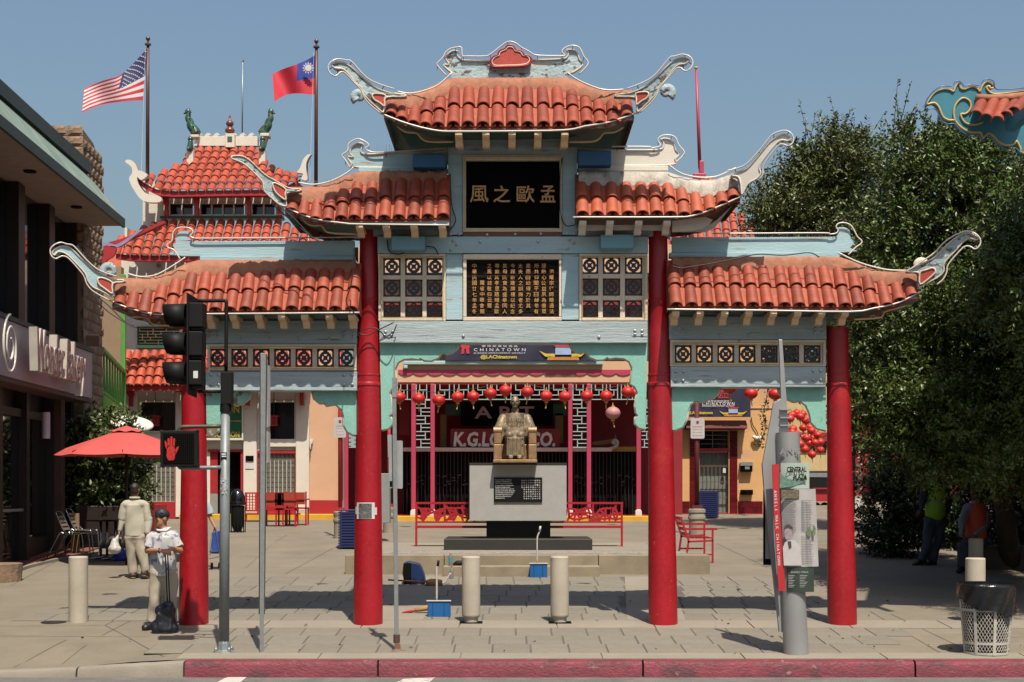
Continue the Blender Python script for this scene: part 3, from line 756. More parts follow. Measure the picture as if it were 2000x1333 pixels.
part("scroll_board", MB().pprism([(1313,432),(1345,428),(1378,424),(1392,430),(1384,440),(1370,448),(1340,452),(1313,453)], -.45, .04), m_white, mr)
part("corner_bracket", MB().pprism([(1313,453),(1384,440),(1400,430),(1432,400),(1396,445),(1380,453)], -.3, .04), m_white, mr)
part("frieze", MB().pbox(1142,440,1305,450,-.35,.03), m_white, mr)
# ---------------- lower left roof
YE, SL = -.63, 1.24
eave = [(231.5,586.5),(255.6,597),(280.6,603.5),(307.4,606.5),(333.5,601),(362,598),(392,596.5),(421,596),(450,595.5),(479,595),(508.7,594.5),(539.3,594),(570,593.5),(598.7,594),(626.6,594),(655.4,594),(687,594)]
tops = [(216,558),(231.5,559),(256,566),(281,563),(308,557.6),(340,545),(376,528),(408,526),(463,528),(522,525),(551,520.5),(636,520.5),(700,520.5)]
hip = [(208,548),(221,547),(242,547.5),(271,548),(306,545),(340,531),(366,518),(392,512),(705,512)]
neon = [(214,587),(245,600),(271,607.7),(297,613),(324.6,614.6),(395,613.6),(540,612.5),(702,611)]
ll = gate_roof("lower roof on the left, with long sky-blue ridge board and horn", eave, tops, hip, neon, me_tile, m_plast, m_bluew, m_soff, None)
hll = [(102,494),(109,486),(122.8,481),(138,485),(152,499),(169,514.5),(186.6,530),(207,540),(224.5,547),(241,547.5),(239,551.5),(222,553),(219,566),(220,580),(197,568),(181.4,561),(171,547),(166,533.5),(141.8,507.6),(128,495.6),(114,492),(107,499)]
nll = [(228,540),(205,533),(187,524),(169,508),(150,487),(141,479),(130,477),(119,474),(107,478),(99,486),(98.5,495),(103,503),(110,505.5),(117,502),(124,500.5),(135,506),(160,534),(166,545),(170,556),(183,570),(214,587)]
horn(ll, hll, 0, 236, m_blue, neon=nll, cheek=[(191,546),(199,543),(218,551),(219,562),(219,574),(203,563),(194,556)])
cll = [(692,470.5),(383,471.4),(373,469),(366,462),(368.6,452.4),(357,451.6),(347,456),(342.7,466),(343.6,475),(336.7,477.4),(343.6,488.6),(355.7,500),(692,500)]
crest(ll, cll, (390,500.5,693,509), -.05, m_blue, trim_on=False, neon=[(352,507),(340,489),(328,484),(327,478),(336,470),(338,455),(346,446),(358,444.5),(370,446),(377,453),(372,461),(378,465),(395,466),(520,465),(640,464),(694,463)])
part("neon_tube", MB().tube([P(a,b,YE+.3) for a,b in smooth_path([(250,535),(275,541),(306,537),(340,518),(362,503)],4)], .011,5), m_neon, ll, smooth=True)
corbels(ll, (409,457,506,551,596,643.7,687.8), 614.5, 641.5, m_corbel)
part("scroll_edging", MB().tube([P(a,b,-.4) for a,b in smooth_path([(255,619),(286,620),(296,632),(320,636),(395,634)],3)], .015, 5), m_corbel, ll, smooth=True)
spikes(ll, [(150,484),(170,507)], -1.0, 5, 2.5); spikes(ll, [(395,467),(690,467)], -.08, 3, 5)
# ---------------- lower right roof
eave = [(1321,586.5),(1351,586.5),(1381.7,586),(1411,586),(1440.6,586),(1470,586.5),(1499.5,586.5),(1531.8,587),(1561,587),(1591.6,587.5),(1621.5,588),(1650,588),(1677.6,588),(1703.5,587.5),(1732,587),(1757,578),(1783,570)]
tops = [(1295,514),(1308,514),(1487,515.5),(1610,515),(1631,517),(1664,525),(1698,538),(1732,547),(1757,545.5),(1782,542),(1800,540)]
hip = [(1300,506),(1639,506),(1669,516.5),(1693,527),(1717,534),(1747,536),(1772,532),(1793,530),(1810,529)]
neon = [(1308,605),(1319,604.5),(1490,606.5),(1660,609),(1703.5,603),(1746.6,594),(1772.5,583.5),(1805,566)]
lr = gate_roof("lower roof on the right, in front of the trees", eave, tops, hip, neon, me_tile, m_plast, m_bluew, m_soff, None)
hlr = [(1774,528),(1807,513),(1827.7,500.7),(1848.4,480),(1869,463),(1886,456),(1900,458.5),(1910.5,465),(1906,469),(1895,465.5),(1883,471),(1869,487),(1848,509),(1843,518),(1843,530),(1834.6,540),(1819,549),(1807,555),(1795,562),(1796,546),(1794,533),(1776,532)]
nlr = [(1774,529),(1807,507),(1825,494),(1845,473),(1866,459),(1872,457),(1885,452),(1898,453.5),(1910,461),(1915.5,473),(1910,484),(1903,486.5),(1895,482),(1886,481.5),(1876,489),(1852,517),(1849,532),(1842,546),(1830,556)]
horn(lr, hlr, 7, 1775, m_bluep, neon=nlr, cheek=[(1797,533),(1808,528),(1822,524),(1827,531),(1817,542),(1797,556)])
clr = [(1313,464),(1460,463.5),(1600,463),(1631,462),(1638,456),(1639.7,449),(1637,444.7),(1648,444),(1658,449),(1661,457.6),(1662,467),(1670,471.4),(1660,484),(1646.6,493),(1313,493)]
crest(lr, clr, (1308,493.5,1640,503), -.05, m_blue, trim_on=False, neon=[(1392,456.5),(1500,456),(1610,455.5),(1620,458),(1633,456),(1637,450),(1633,443),(1638,437),(1649,435.5),(1661,440),(1668,450),(1674,462),(1683,471),(1681,477),(1672,483),(1657,498)])
part("neon_tube", MB().tube([P(a,b,YE+.3) for a,b in smooth_path([(1637,494),(1680,514),(1730,527),(1770,529)],4)], .012,5), m_neon, lr, smooth=True)
corbels(lr, (1319,1366.5,1414,1461.5,1509,1556.5,1603,1648.6), 608, 635, m_corbel)
part("scroll_edging", MB().tube([P(a,b,-.4) for a,b in smooth_path([(1668,624),(1705,622),(1722,619),(1728,609),(1752,602),(1772,596)],3)], .015, 5), m_corbel, lr, smooth=True)
spikes(lr, [(1400,458),(1610,457)], -.08, -5, 4); spikes(lr, [(1876,455),(1905,455)], -1.12, 6, 3)

curl(ll, (214,530), 14, m_bluep, -1); curl(lr, (1797,519), 12, m_cream)
# ---------------- beams, posts, boards
def beam(px0, py0, px1, py1, mat, Y=-.13, th=.26, **k): return part("beam", MB().pbox(px0,py0,px1,py1,Y,th), mat, gate, bevel=.008, **k)
beam(401,626,697,672, m_bluew); beam(401,613,697,625.5, m_bluew, -.10, .2); beam(401,726,697,764, m_bluew, -.15, .3); beam(401,757,697,763.5, m_bluew, -.175, .02)
beam(1307,618,1614,664, m_bluew); beam(1307,604,1614,617.5, m_bluew, -.10, .2); beam(1310,716.5,1613,757, m_bluew, -.15, .3); beam(1310,750,1613,756.5, m_bluew, -.175, .02)
beam(737,462,1266,495, m_blue, -.15, .3); beam(741,628,1265,670, m_bluew, -.16, .32)
beam(871,496,904,625, m_blue, -.12, .24); beam(1097,496,1131,625, m_blue, -.12, .24)
beam(875,288,904,459, m_blue, -.14, .28); beam(1098,288,1127,459, m_blue, -.14, .28); beam(875,262,1127,303.5, m_bluew, -.15, .3)
beam(690,448,875,462, m_bluew, -.1, .2); beam(1127,450,1310,462, m_bluew, -.1, .2)
part("weathered_sill", MB().pbox(905,450,1097,461,-.155,.2), m_dull, gate, bevel=.006)
bt = MB()
def bolts(lst, Y):
    for a, b in lst: bt.lathe(P(a, b, Y), [(.022,0),(.02,.012),(.012,.016)], 8, axis=(0,-1,0))
bolts([(410,651),(425,651),(410,658),(425,658),(672,651),(690,651),(672,658),(690,658),(472,662),(528,662),(585,662),(643,662)], -.13)
bolts([(412,733),(427,733),(412,752),(427,752),(672,733),(688,733),(672,752),(688,752)], -.15)
bolts([(1318,646),(1333,646),(1320,651),(1333,651),(1592,642),(1605,642),(1592,650),(1605,650),(1406,655),(1463,655),(1520,655)], -.13)
bolts([(1320,726),(1335,726),(1319,744),(1334,744),(1588,725),(1603,725),(1588,742),(1603,742)], -.15)
bolts([(885,471),(892,478),(881,489),(938,473),(995,486),(1051,472),(1112,469),(1121,475),(1109,486)], -.15)
bolts([(753,649),(767,649),(751,656),(765,656),(1240,647),(1254,647),(1240,654),(1254,654),(1170,659),(905,657),(880,458),(897,458),(951,459),(1006,458),(1056,457),(1107,457),(1122,457)], -.16)
part("bolts", bt, m_bolt, gate, smooth=40, kind="stuff")
mb = MB()
for a,b,c,d in ((405,646,430,661),(405,728,430,757),(668,646,694,661),(1311,641,1338,656),(1588,637,1611,655),(745,645,772,659),(1234,643,1264,657)):
    y = -.165 if (a in (745,1234)) else (-.155 if b == 728 else -.135)
    part("strap_plate", MB().pbox(a,b,c,d,y,.006), m_bluew, gate)
# junction boxes for the neon
for a,b,c,d,m_ in ((806,301,870,327,m_boxblue),(1129,294,1194,323,m_boxblue),(764,461,830,488,m_boxsky),(1173,458,1238,485,m_boxsky)):
    part("transformer_box", MB().pbox(a,b,c,d,-.36,.2), m_, gate, bevel=.012)

# lattice tiles: a pierced square, shared by every opening
def lattice_mesh(name, dia):
    m_ = MB(); h = .5; w_ = .11; t = .12
    def fl(x0,z0,x1,z1): m_.box(x0,x1,0,t,z0,z1)
    fl(-h,-h,h,-h+w_); fl(-h,h-w_,h,h); fl(-h,-h+w_,-h+w_,h-w_); fl(h-w_,-h+w_,h,h-w_)
    def ring(r0, r1, n, ph=0):
        for k in range(n):
            a0, a1 = ph+2*math.pi*k/n, ph+2*math.pi*(k+1)/n
            m_.prism([(r0*math.cos(a0),.01,r0*math.sin(a0)),(r1*math.cos(a0),.01,r1*math.sin(a0)),(r1*math.cos(a1),.01,r1*math.sin(a1)),(r0*math.cos(a1),.01,r0*math.sin(a1))],
                     [(r0*math.cos(a0),t-.01,r0*math.sin(a0)),(r1*math.cos(a0),t-.01,r1*math.sin(a0)),(r1*math.cos(a1),t-.01,r1*math.sin(a1)),(r0*math.cos(a1),t-.01,r0*math.sin(a1))])
    if dia: ring(.34,.48,4)
    else: ring(.21,.37,12)
    ring(.0,.13,8)
    for k in range(4):
        a = math.pi/4 + k*math.pi/2
        m_.bar((.08*math.cos(a),t/2,.08*math.sin(a)), (.30*math.cos(a),t/2,.30*math.sin(a)), .15, t-.03)
        b = k*math.pi/2
        m_.bar((.33*math.cos(b),t/2,.33*math.sin(b)), (.42*math.cos(b),t/2,.42*math.sin(b)), .24, t-.03)
        m_.bar((.50*math.cos(a),t/2,.50*math.sin(a)), (.70*math.cos(a),t/2,.70*math.sin(a)), .22, t-.03)
    me = m_.mesh(name); me.materials.append(m_navy); return me
me_lat, me_latd = lattice_mesh("lattice_panel", False), lattice_mesh("lattice_panel", True)
def frame(px0, py0, px1, py1, xs_, ys_, sw, sh, dia_rows=()):
    Y = -.10
    fr = MB()
    xe = [px0] + [v for c in xs_ for v in (c-sw/2, c+sw/2)] + [px1]
    ye = [py0] + [v for c in ys_ for v in (c-sh/2, c+sh/2)] + [py1]
    for i in range(0, len(xe), 2): fr.pbox(xe[i], py0, xe[i+1], py1, Y, .2)
    for j in range(0, len(ye), 2):
        for i in range(1, len(xe)-1, 2): fr.pbox(xe[i], ye[j], xe[i+1], ye[j+1], Y+.003, .194)
    rim = MB()
    for a,b,c,d in ((px0,py0,px1,py0+5),(px0,py1-5,px1,py1)): rim.pbox(a,b,c,d,Y-.05,.05)
    for a,b,c,d in ((px0,py0+5.2,px0+5,py1-5.2),(px1-5,py0+5.2,px1,py1-5.2)): rim.pbox(a,b,c,d,Y-.05,.05)
    part("lattice_frame", fr, m_cream, gate, bevel=.004); part("frame_moulding", rim, m_cream, gate, bevel=.005)
    for j, cy in enumerate(ys_):
        for cx in xs_:
            p = P(cx, cy, Y+.05); piece("lattice_panel", me_latd if j in dia_rows else me_lat, gate, p, (0,0,0), (sw/F*(20+Y+.05)+.004, .22, sh/F*(20+Y+.05)+.004))
    q = [(px0+6,py0+7),(px1-6,py0+7),(px1-5,py1-6),(px0+6,py1-6)]
    part("neon_tube", MB().tube([P(a,b,Y-.075) for a,b in q], .007, 5, closed=True), m_neony, gate, smooth=True)
frame(405,672.5,696,724, (424.6,467.7,510,551.4,593.4,635.4,677), (699.5,), 33, 36)
frame(1309,664.5,1613,716, (1334.5,1375.8,1417.7,1459.3,1502.6,1544.5,1586.4), (692,), 33, 35)
frame(739,496,870.5,627, (765.4,808,850), (521,563,605.8), 34, 34, (2,))
frame(1131.5,496,1265,627, (1151.5,1194.3,1237.6), (518.5,561,603.5), 34, 34, (2,))

# inscription boards
bd = part("name_board", MB().pbox(910,313,1093,446,-.09,.05), m_black, gate)
mb = MB()
for a,b,c,d in ((904,303,1098,313),(904,446,1098,453)): mb.pbox(a,b,c,d,-.17,.13)
for a,b,c,d in ((904,313.2,910,445.8),(1093,313.2,1098,445.8)): mb.pbox(a,b,c,d,-.17,.13)
part("board_frame", mb, m_cream, gate, bevel=.006)
part("neon_tube", MB().tube([P(a,b,-.2) for a,b in ((908,307),(1095,307),(1095,449),(908,449))], .009, 5, closed=True), m_neony, gate, smooth=True)
for ch, a, b in (("風",936,36),("之",980,33),("歐",1026.5,35),("孟",1070,30)):
    part("character", MB().text(ch, P(a,380,-.1), .225, bold=.008, depth=.03, width=b/F*19.9), m_goldc, gate)
bd2 = part("inscription_board", MB().pbox(911,507,1092,619,-.09,.05), m_boardb, gate)
mb = MB()
for a,b,c,d in ((904.5,497,1097,506.5),(904.5,619.5,1097,627)): mb.pbox(a,b,c,d,-.16,.12)
for a,b,c,d in ((904.5,507,911,619),(1092,507,1096.5,619)): mb.pbox(a,b,c,d,-.16,.12)
part("board_frame", mb, m_cream, gate, bevel=.006)
cols_ = [("洪耀宗律師精通法",1077,527),("理熱心公益夙為僑眾",1062,516),("所共仰聞平日綽養有",1047.5,516),("素而自幼得力於其",1031.5,516),("太夫人之訓誨者尤多",1016.5,516),
         ("今踩新建牌樓以紀念",1001.5,516),("其母氏實為盛舉同人",986,516),("等欽其孝思題贈孟歐",970.5,516),("之風以誌敬仰云爾",956,516),("羅省中華會館",941.5,549),("中華民國廿七年孟冬",926.5,516)]
mb = MB()
for s_, a, b in cols_:
    for k, ch in enumerate(s_):
        mb.text(ch, P(a + rnd.uniform(-.5,.5), b+4 + k*11.1, -.098), .060, bold=.002, depth=.015, width=.060)
part("inscription", mb, m_goldc, gate, fix=False)
mb = MB()
for k in range(12): mb.pbox(911, 507+k*9.4, 1092, 507.6+k*9.4, -.094, .006)
part("board_grooves", mb, m_black, gate)

# spandrel brackets with scalloped edges
def spandrel(pts, edge, mat, Y=-.07, th=.10):
    part("spandrel", MB().pprism(pts, Y, th), mat, gate)
    part("spandrel_edging", MB().tube([P(a,b,Y+.045) for a,b in edge], .026, 6), m_cream, gate, smooth=True)
A = [(896.7,670.4),(892.5,681),(881.8,689.4),(873.6,691.5),(863.7,688),(855.4,699),(842,704.5),(829,704),(820.8,699),(817.5,702),(804,700),(787.8,701.5),(777,708),(771.5,720),(772.5,735),(774.6,752),(766,757),(760.5,768),(763.5,778.5),(765.5,795),(764,808),(759.5,813),(765,818),(766,829),(758,837),(745,840)]
Am = [(1263.5-(a-742.5)*.985, b-1.5) for a,b in A]
spandrel([(742.4,670.4)]+A, A, m_teal); spandrel([(1264.5,669.5)]+Am, Am, m_teal)
B = [(490,765),(486,778.7),(475.4,787.7),(461,792),(456,788),(443,791),(434,798),(430.5,808),(429,831),(427.7,841.7),(416,850.7),(404,852)]
spandrel([(402,765)]+B, B, m_tealb)
C = [(610.5,765),(614,778.7),(625,787.7),(634,787.5),(637.5,792.5),(655.5,789.5),(668,800),(672,813),(672,831),(679,843.5),(690,849.5),(696,849.5)]
spandrel([(696,765)]+C, C, m_teal)
D_ = [(1405,758),(1403,768.5),(1393.4,777),(1380,780.5),(1374,785),(1358,783),(1348.5,790),(1343.6,801.6),(1341.7,817),(1333,834),(1319,840),(1312,840)]
spandrel([(1311.5,758)]+D_, D_, m_teal)
E_ = [(1520,758),(1523,770.4),(1539.6,780.5),(1549.4,785),(1563,783),(1574.7,791.9),(1582.5,809.4),(1584.5,825),(1596,836.7),(1613,841)]
spandrel([(1613,758)]+E_, E_, m_teal)
# loose cables
mb = MB()
for q, y in (([(697,650),(718,655),(745,642),(770,630)],-.24),([(697,660),(708,645),(735,642),(760,662),(775,634)],-.25),([(1313,520),(1330,524),(1345,522),(1390,515),(1440,505),(1480,497),(1530,499),(1580,494),(1600,503)],-.5),
             ([(879,340),(882,400),(890,430),(880,448)],-.2),([(1098,310),(1094,340),(1094,410),(1104,440),(1122,440)],-.2),([(690,484),(692,500),(686,555),(676,590),(692,612)],-.95),([(756,468),(760,490),(775,497),(790,494)],-.2),([(830,482),(848,484),(856,498)],-.2),
             ([(516,376),(545,402),(575,428),(608,462),(622,470)],-.95),([(530,398),(570,432),(598,455),(612,468)],-.92),([(195,583),(215,600),(240,625),(262,637)],-.95),([(182,574),(205,604),(250,634),(268,640)],-.98)):
    part("cable", MB().tube([P(a,b,y) for a,b in smooth_path(q,5)], .008, 5), m_cable, gate, smooth=True)
# ================================================================ buildings behind and beside
m_wallw = M("stucco_white", (.80,.74,.64), .85, var=.06, scale=2, bump=.2, bscale=40, wear=((.50,.45,.38),.62,2,.2))
m_wallg = M("stucco_pale_grey", (.50,.47,.41), .85, var=.06, scale=2, bump=.2, bscale=40)
m_peach = M("stucco_peach", (.74,.45,.28), .85, var=.05, scale=1.5, bump=.2, bscale=40, wear=((.58,.36,.24),.6,1.5,.3))
m_orange= M("stucco_orange", (.76,.43,.18), .85, var=.06, scale=1.2, bump=.2, bscale=40, wear=((.64,.36,.22),.52,.7,.1))
m_dado  = M("paint_dado_red", (.42,.012,.02), .55, var=.1, scale=2, bump=.1)
m_pink  = M("paint_post_pink", (.50,.045,.10), .5, var=.08, scale=2)
m_dredw = M("paint_interior_red", (.30,.010,.018), .7, var=.15, scale=2)
m_dark  = M("dark_interior", (.008,.007,.007), .9, spec=.1)
m_glass = M("window_glass_dark", (.012,.013,.014), .06, var=.1, spec=.6)
m_glassb= M("glass_block", (.17,.165,.13), .25, var=.25, scale=9, spec=.6)
m_grout = M("grout_white", (.58,.55,.50), .8)
m_yellow= M("kerb_yellow", (.72,.40,.02), .7, var=.12, scale=3, wear=((.40,.25,.06),.66,6,.05))
m_lattl = M("paint_fret_aqua", (.42,.58,.56), .6, var=.08, scale=4)
m_signg = M("sign_green", (.01,.13,.05), .4)
m_gold2 = M("sign_yellow", (.70,.42,.03), .5)
m_greenp= M("paint_balcony_green", (.10,.36,.05), .6, var=.1, scale=3)
m_oxred = M("moulding_oxblood", (.12,.006,.012), .75, var=.15, scale=4)
m_otile = M("tile_oxblood", (.13,.008,.014), .25, var=.2, scale=4, rand=.2)
m_mauve = M("sign_panel_mauve", (.40,.32,.36), .5, var=.1, scale=2, stretch=(.2,1,1), wear=((.30,.23,.26),.6,3,.15))
m_banner= M("banner_navy", (.012,.011,.045), .65, var=.2, scale=3)
m_letw  = M("letter_white", (.72,.70,.68), .6)
m_lety  = M("letter_yellow", (.72,.52,.05), .6)
m_letr  = M("letter_red", (.62,.03,.04), .6)
m_grey  = M("metal_grey", (.30,.30,.30), .5, var=.1)
def wall(m_, x0, x1, z0, z1, Y, th, holes=()):
    xs_ = sorted({x0, x1, *[v for h in holes for v in (h[0], h[1])]}); zs_ = sorted({z0, z1, *[v for h in holes for v in (h[2], h[3])]})
    for i in range(len(xs_)-1):
        run = None
        for j in range(len(zs_)-1):
            cx, cz = (xs_[i]+xs_[i+1])/2, (zs_[j]+zs_[j+1])/2
            hole = any(h[0] < cx < h[1] and h[2] < cz < h[3] for h in holes)
            if not hole: run = (run[0], zs_[j+1]) if run else (zs_[j], zs_[j+1])
            if (hole or j == len(zs_)-2) and run: m_.box(xs_[i], xs_[i+1], Y, Y+th, *run); run = None
    return m_
def pxh(Y, *rects): return [(X(a,Y), X(c,Y), Z(d,Y), Z(b,Y)) for a,b,c,d in rects]

# ---- white association hall with three tiers of roof
YH = 23.0
hall = thing("association_hall", "white stucco hall with stacked terracotta roofs and ridge dragons, behind the gate", "building", (X(420,YH), YH, gz(YH)))
wh = pxh(YH, (274,786,342,842), (527,786,575,858), (270,893,342,980), (502,880,577,962), (410,880,473,1013), (270,640,352,674))
part("wall", wall(MB(), X(237,YH), X(604,YH), gz(YH)-.1, Z(500,YH), YH, .35, wh), m_wallw, hall)
part("side_wall", MB().box(X(237,YH), X(242,YH), YH+.36, YH+9, gz(YH)-.1, Z(440,YH)), m_wallw, hall); part("side_wall", MB().box(X(598,YH), X(604,YH), YH+.36, YH+9, gz(YH)-.1, Z(440,YH)), m_wallw, hall)
for a,b in ((243,268),(475,501),(577.5,603.5),(342.5,360)): part("pilaster", MB().pbox(a,765,b,1011,YH-.12,.11), m_wallw, hall, bevel=.02)
for a,b in ((475,501),(577.5,603.5)): part("pilaster_foot", MB().pbox(a-.5,996,b+.5,1014,YH-.14,.015), m_wallg, hall)
part("interior_backing", MB().pbox(250,620,600,1013,YH+.5,.05), m_dark, hall)
for a,b,c,d in ((274,786,342,842),(527,786,575,858)):
    f_ = part("window", MB().pbox(a-3,b-3,c+3,b,YH-.05,.12).pbox(a-3,d,c+3,d+3,YH-.05,.12).pbox(a-3,b,a,d,YH-.05,.12).pbox(c,b,c+3,d,YH-.05,.12), m_wallw, hall, bevel=.01)
    part("pane", MB().pbox(a,b,c,d,YH+.12,.02), m_glass, f_)
    bl = MB()
    for k in range(int((d-b)/2.2)): bl.pbox(a+18,b+1+k*2.2,c-1,b+1.6+k*2.2,YH+.10,.008)
    part("blinds", bl, M("blind_slats", (.03,.035,.032), .5), f_, kind="stuff")
part("sill", MB().pbox(520,858,582,873,YH-.10,.1), m_wallw, hall, bevel=.01)
def glassblocks(a,b,c,d,nx,ny):
    f_ = part("glass_block_window", MB().pbox(a-4,b-6,c+4,b,YH-.03,.2).pbox(a-4,b,a,d,YH-.03,.2).pbox(c,b,c+4,d,YH-.03,.2), m_dado, hall)
    g = MB(); wdx, hdy = (c-a)/nx, (d-b)/ny
    for i in range(nx):
        for j in range(ny): g.pbox(a+i*wdx+.9, b+j*hdy+.9, a+(i+1)*wdx-.9, b+(j+1)*hdy-.9, YH+.05, .05)
    part("glass_blocks", g, m_glassb, f_, kind="stuff"); part("grout", MB().pbox(a,b,c,d,YH+.07,.06), m_grout, f_)
glassblocks(271,895,341,980,8,9); glassblocks(504,886,576,962,9,8)
part("dado", MB().pbox(262,980.5,346,1013,YH-.06,.05), m_dado, hall); part("dado", MB().pbox(502,962.5,577,1013,YH-.05,.04), m_dado, hall)
dr = part("door", MB().pbox(409,880,425,964,YH+.05,.05), m_dado, hall); part("kick_plate", MB().pbox(409,964.5,425,1013,YH+.045,.05), m_grey, dr)
mb = MB()
for a,b,c,d in ((406,878,475,883),(470,883.2,475,1013)): mb.pbox(a,b,c,d,YH-.04,.2)
part("door_frame", mb, m_dado, hall)
part("plaque", MB().pbox(479.5,890.5,495,901,YH-.15,.03), m_black, hall); part("notice", MB().pbox(479,905,495.5,916,YH-.14,.02), m_letw, hall)
sg = part("sign", MB().pbox(397,785,472,856,YH-.22,.1), m_signg, hall)
mb = MB().text("YING ON", P(432,800,YH-.225), .20, bold=.02, width=X(467,YH)-X(397,YH)); mb.text("ASSOCIATION", P(432,849,YH-.225), .17, bold=.02, width=X(468,YH)-X(397,YH)); mb.pbox(398,822,471,823.5,YH-.226,.003)
part("lettering", mb, m_gold2, sg)
part("sign_edge", MB().pbox(394,781,475,785,YH-.25,.2).pbox(394,856,475,860,YH-.25,.2).pbox(472.2,785.2,475,855.8,YH-.25,.2), m_wallw, sg)
# fretwork window over the low roof
fw = part("fret_window", MB().pbox(268,638,354,640.5,YH-.06,.1).pbox(268,674,354,680,YH-.08,.3).pbox(268,640.7,270.5,673.8,YH-.06,.1), m_green, hall)
g = MB()
for k in range(6): g.pbox(271,641+k*5.8,352,642.2+k*5.8,YH-.02,.04)
for k in range(16):
    a = 272+k*5.2; j = (k*7) % 5; g.pbox(a,641+j*5.8,a+1.2,641+(j+1+(k%2))*5.8,YH-.024,.045)
part("fretwork", g, m_corbel, fw, kind="stuff"); part("pane", MB().pbox(271,641,352,674,YH+.05,.02), M("pane_green", (.01,.10,.04), .4), fw)
for k in (0,1):
    q = part("red_bracket", MB().pprism([(246+k*107,757),(258+k*107,757),(262+k*107,770),(259+k*107,778),(259+k*107,794),(251+k*107,794),(251+k*107,776),(246+k*107,768)], YH-.35, .12), m_dado, hall, bevel=.01)
for a in (478,585): part("red_bracket", MB().pbox(a,762,a+8,792,YH-.4,.2), m_dado, hall, bevel=.01)
part("porch_lamp", MB().pbox(606,862,607,877,YH-.2,.1), m_wallw, hall)

def tiled_roof(parent, name, left, right, top_y, rows, pitch, eave_c, YE_, YT, hipL, hipR, mat_me, fascia_mat, maxn=170, label=None, r=.125):
    """a hipped front slope of cover tiles laid in courses; eave_c: px curve of the eave crown; hipL/hipR: px curves of the hip lines"""
    deck = MB(); N = 40; a_, b_ = [], []
    zt = Z(top_y, YT)
    def sl_pt(px, py):                      # on the slope
        Y = (YE_+YT)/2
        for _ in range(10):
            x = X(px, Y); pe = x/(YE_+20)*F + CX; ze = Z(interp(eave_c, pe), YE_); z = Z(py, Y)
            t = (z-ze)/max(.05, zt-ze); Y = YE_ + (YT-YE_)*max(-.05, min(1.05, t))
        return Vector(P(px, py, Y))
    rf = part(name, MB().box(0,.001,0,.001,0,.001), m_pan, parent, label=label)
    n = int((right-left)/pitch); cnt = 0; extra = MB(); mort = MB()
    for i in range(n+1):
        px = left + i*pitch; eb = Vector(P(px, interp(eave_c, px), YE_))
        # the column runs straight back: find where it meets the ridge or a hip
        py_top = top_y
        d_full = Vector((0, YT-YE_, zt-eb.z)); 
        lim = 1.0
        for s_ in range(1, 61):
            p = eb + d_full*(s_/60); u = p.x/(p.y+20)*F+CX; v = CY-(p.z-EYE)/(p.y+20)*F
            if v < max(interp(hipL, u) if u < (left+right)/2 else 0, interp(hipR, u) if u >= (left+right)/2 else 0) : lim = s_/60; break
        L = d_full.length*lim; m_ = max(1, int(round(rows*lim))); dn = d_full.normalized(); nrm = Vector((0,-dn.z,dn.y)); ang = math.atan2(dn.z, dn.y)
        for k in range(m_):
            s0 = L*k/m_; p = eb + dn*s0 - Vector((0,0,r)) + nrm*(.02 if k else .0)
            if cnt < maxn: piece("tile", mat_me, rf, p, (ang-.05+rnd.uniform(-.012,.012), rnd.uniform(-.03,.03), 0), (1, L/m_*1.12, 1)); cnt += 1
            else: extra.tube([p, p+dn*(L/m_)], [r, r*.85], 8)
        a_.append(eb - Vector((0,0,r*1.0))); b_.append(eb + d_full*lim - Vector((0,0,r*1.0)))
    if extra.v: part("tiles", extra, m_tile2, rf, smooth=40, kind="stuff")
    deck.grid([[p + Vector((0,0,.03)) for p in a_], [p + Vector((0,0,.03)) for p in b_]])
    deck.grid([b_, [Vector((p.x, p.y+.4, p.z)) for p in b_]])
    old = rf.data; rf.data = deck.mesh("roof"); rf.data.materials.append(m_pan); bpy.data.meshes.remove(old)
    fb = [Vector((p.x, p.y+.02, p.z+.05)) for p in a_]
    part("fascia", MB().grid([fb, [Vector((p.x,p.y,p.z-.16)) for p in fb], [Vector((p.x,p.y+.6,p.z-.10)) for p in fb]]), fascia_mat, rf)
    return rf
me_t2 = tile_mesh("tile", .125, .108, .02, 6, m_tile2)
me_t2c = tile_mesh("tile", .13, .112, .02, 6, m_tile2)
rA = tiled_roof(hall, "upper_roof", 270, 588, 283, 7, 17.6, [(262,341),(270,344),(289,357),(308,366),(335,368.5),(416,367),(497,366),(530,366),(553,362),(572,352),(588,344)], 22.2, 24.6,
           [(262,344),(300,338),(340,322),(362,306),(372,290),(378,283),(420,100)], [(400,100),(505,283),(510,300),(522,318),(545,328),(575,336),(592,345)], me_t2, m_dado, 150)
part("upper_wall", wall(MB(), X(316,YH), X(552,YH), Z(428,YH), Z(374,YH), YH, .3, pxh(YH,(332,398.5,378,420),(392,398.5,478,420),(492,398.5,538,420))), m_wallw, hall)
part("attic_side", MB().box(X(290,YH+1), X(316,YH)-.01, YH+.3, YH+4, Z(440,YH), Z(350,YH)), m_wallw, hall)
for a,c,n in ((332,378,2),(392,478,4),(492,538,2)):
    f_ = part("window", MB().pbox(a-4,396,c+4,398.4,YH-.04,.1).pbox(a-4,420,c+4,422,YH-.04,.1).pbox(a-4,398.5,a,420,YH-.04,.1).pbox(c,398.5,c+4,420,YH-.04,.1), m_white, hall)
    wd = (c-a)/n
    for k in range(n): part("pane", MB().pbox(a+k*wd+1.5,399,a+(k+1)*wd-1.5,419.5,YH+.08,.02), m_glass, f_)
    g = MB()
    for k in range(1,n): g.pbox(a+k*wd-1.4,398.6,a+k*wd+1.4,419.9,YH-.02,.1)
    part("mullions", g, m_white, f_)
part("green_sill", MB().pbox(312,422.5,552,426,YH-.12,.4), m_green, hall)
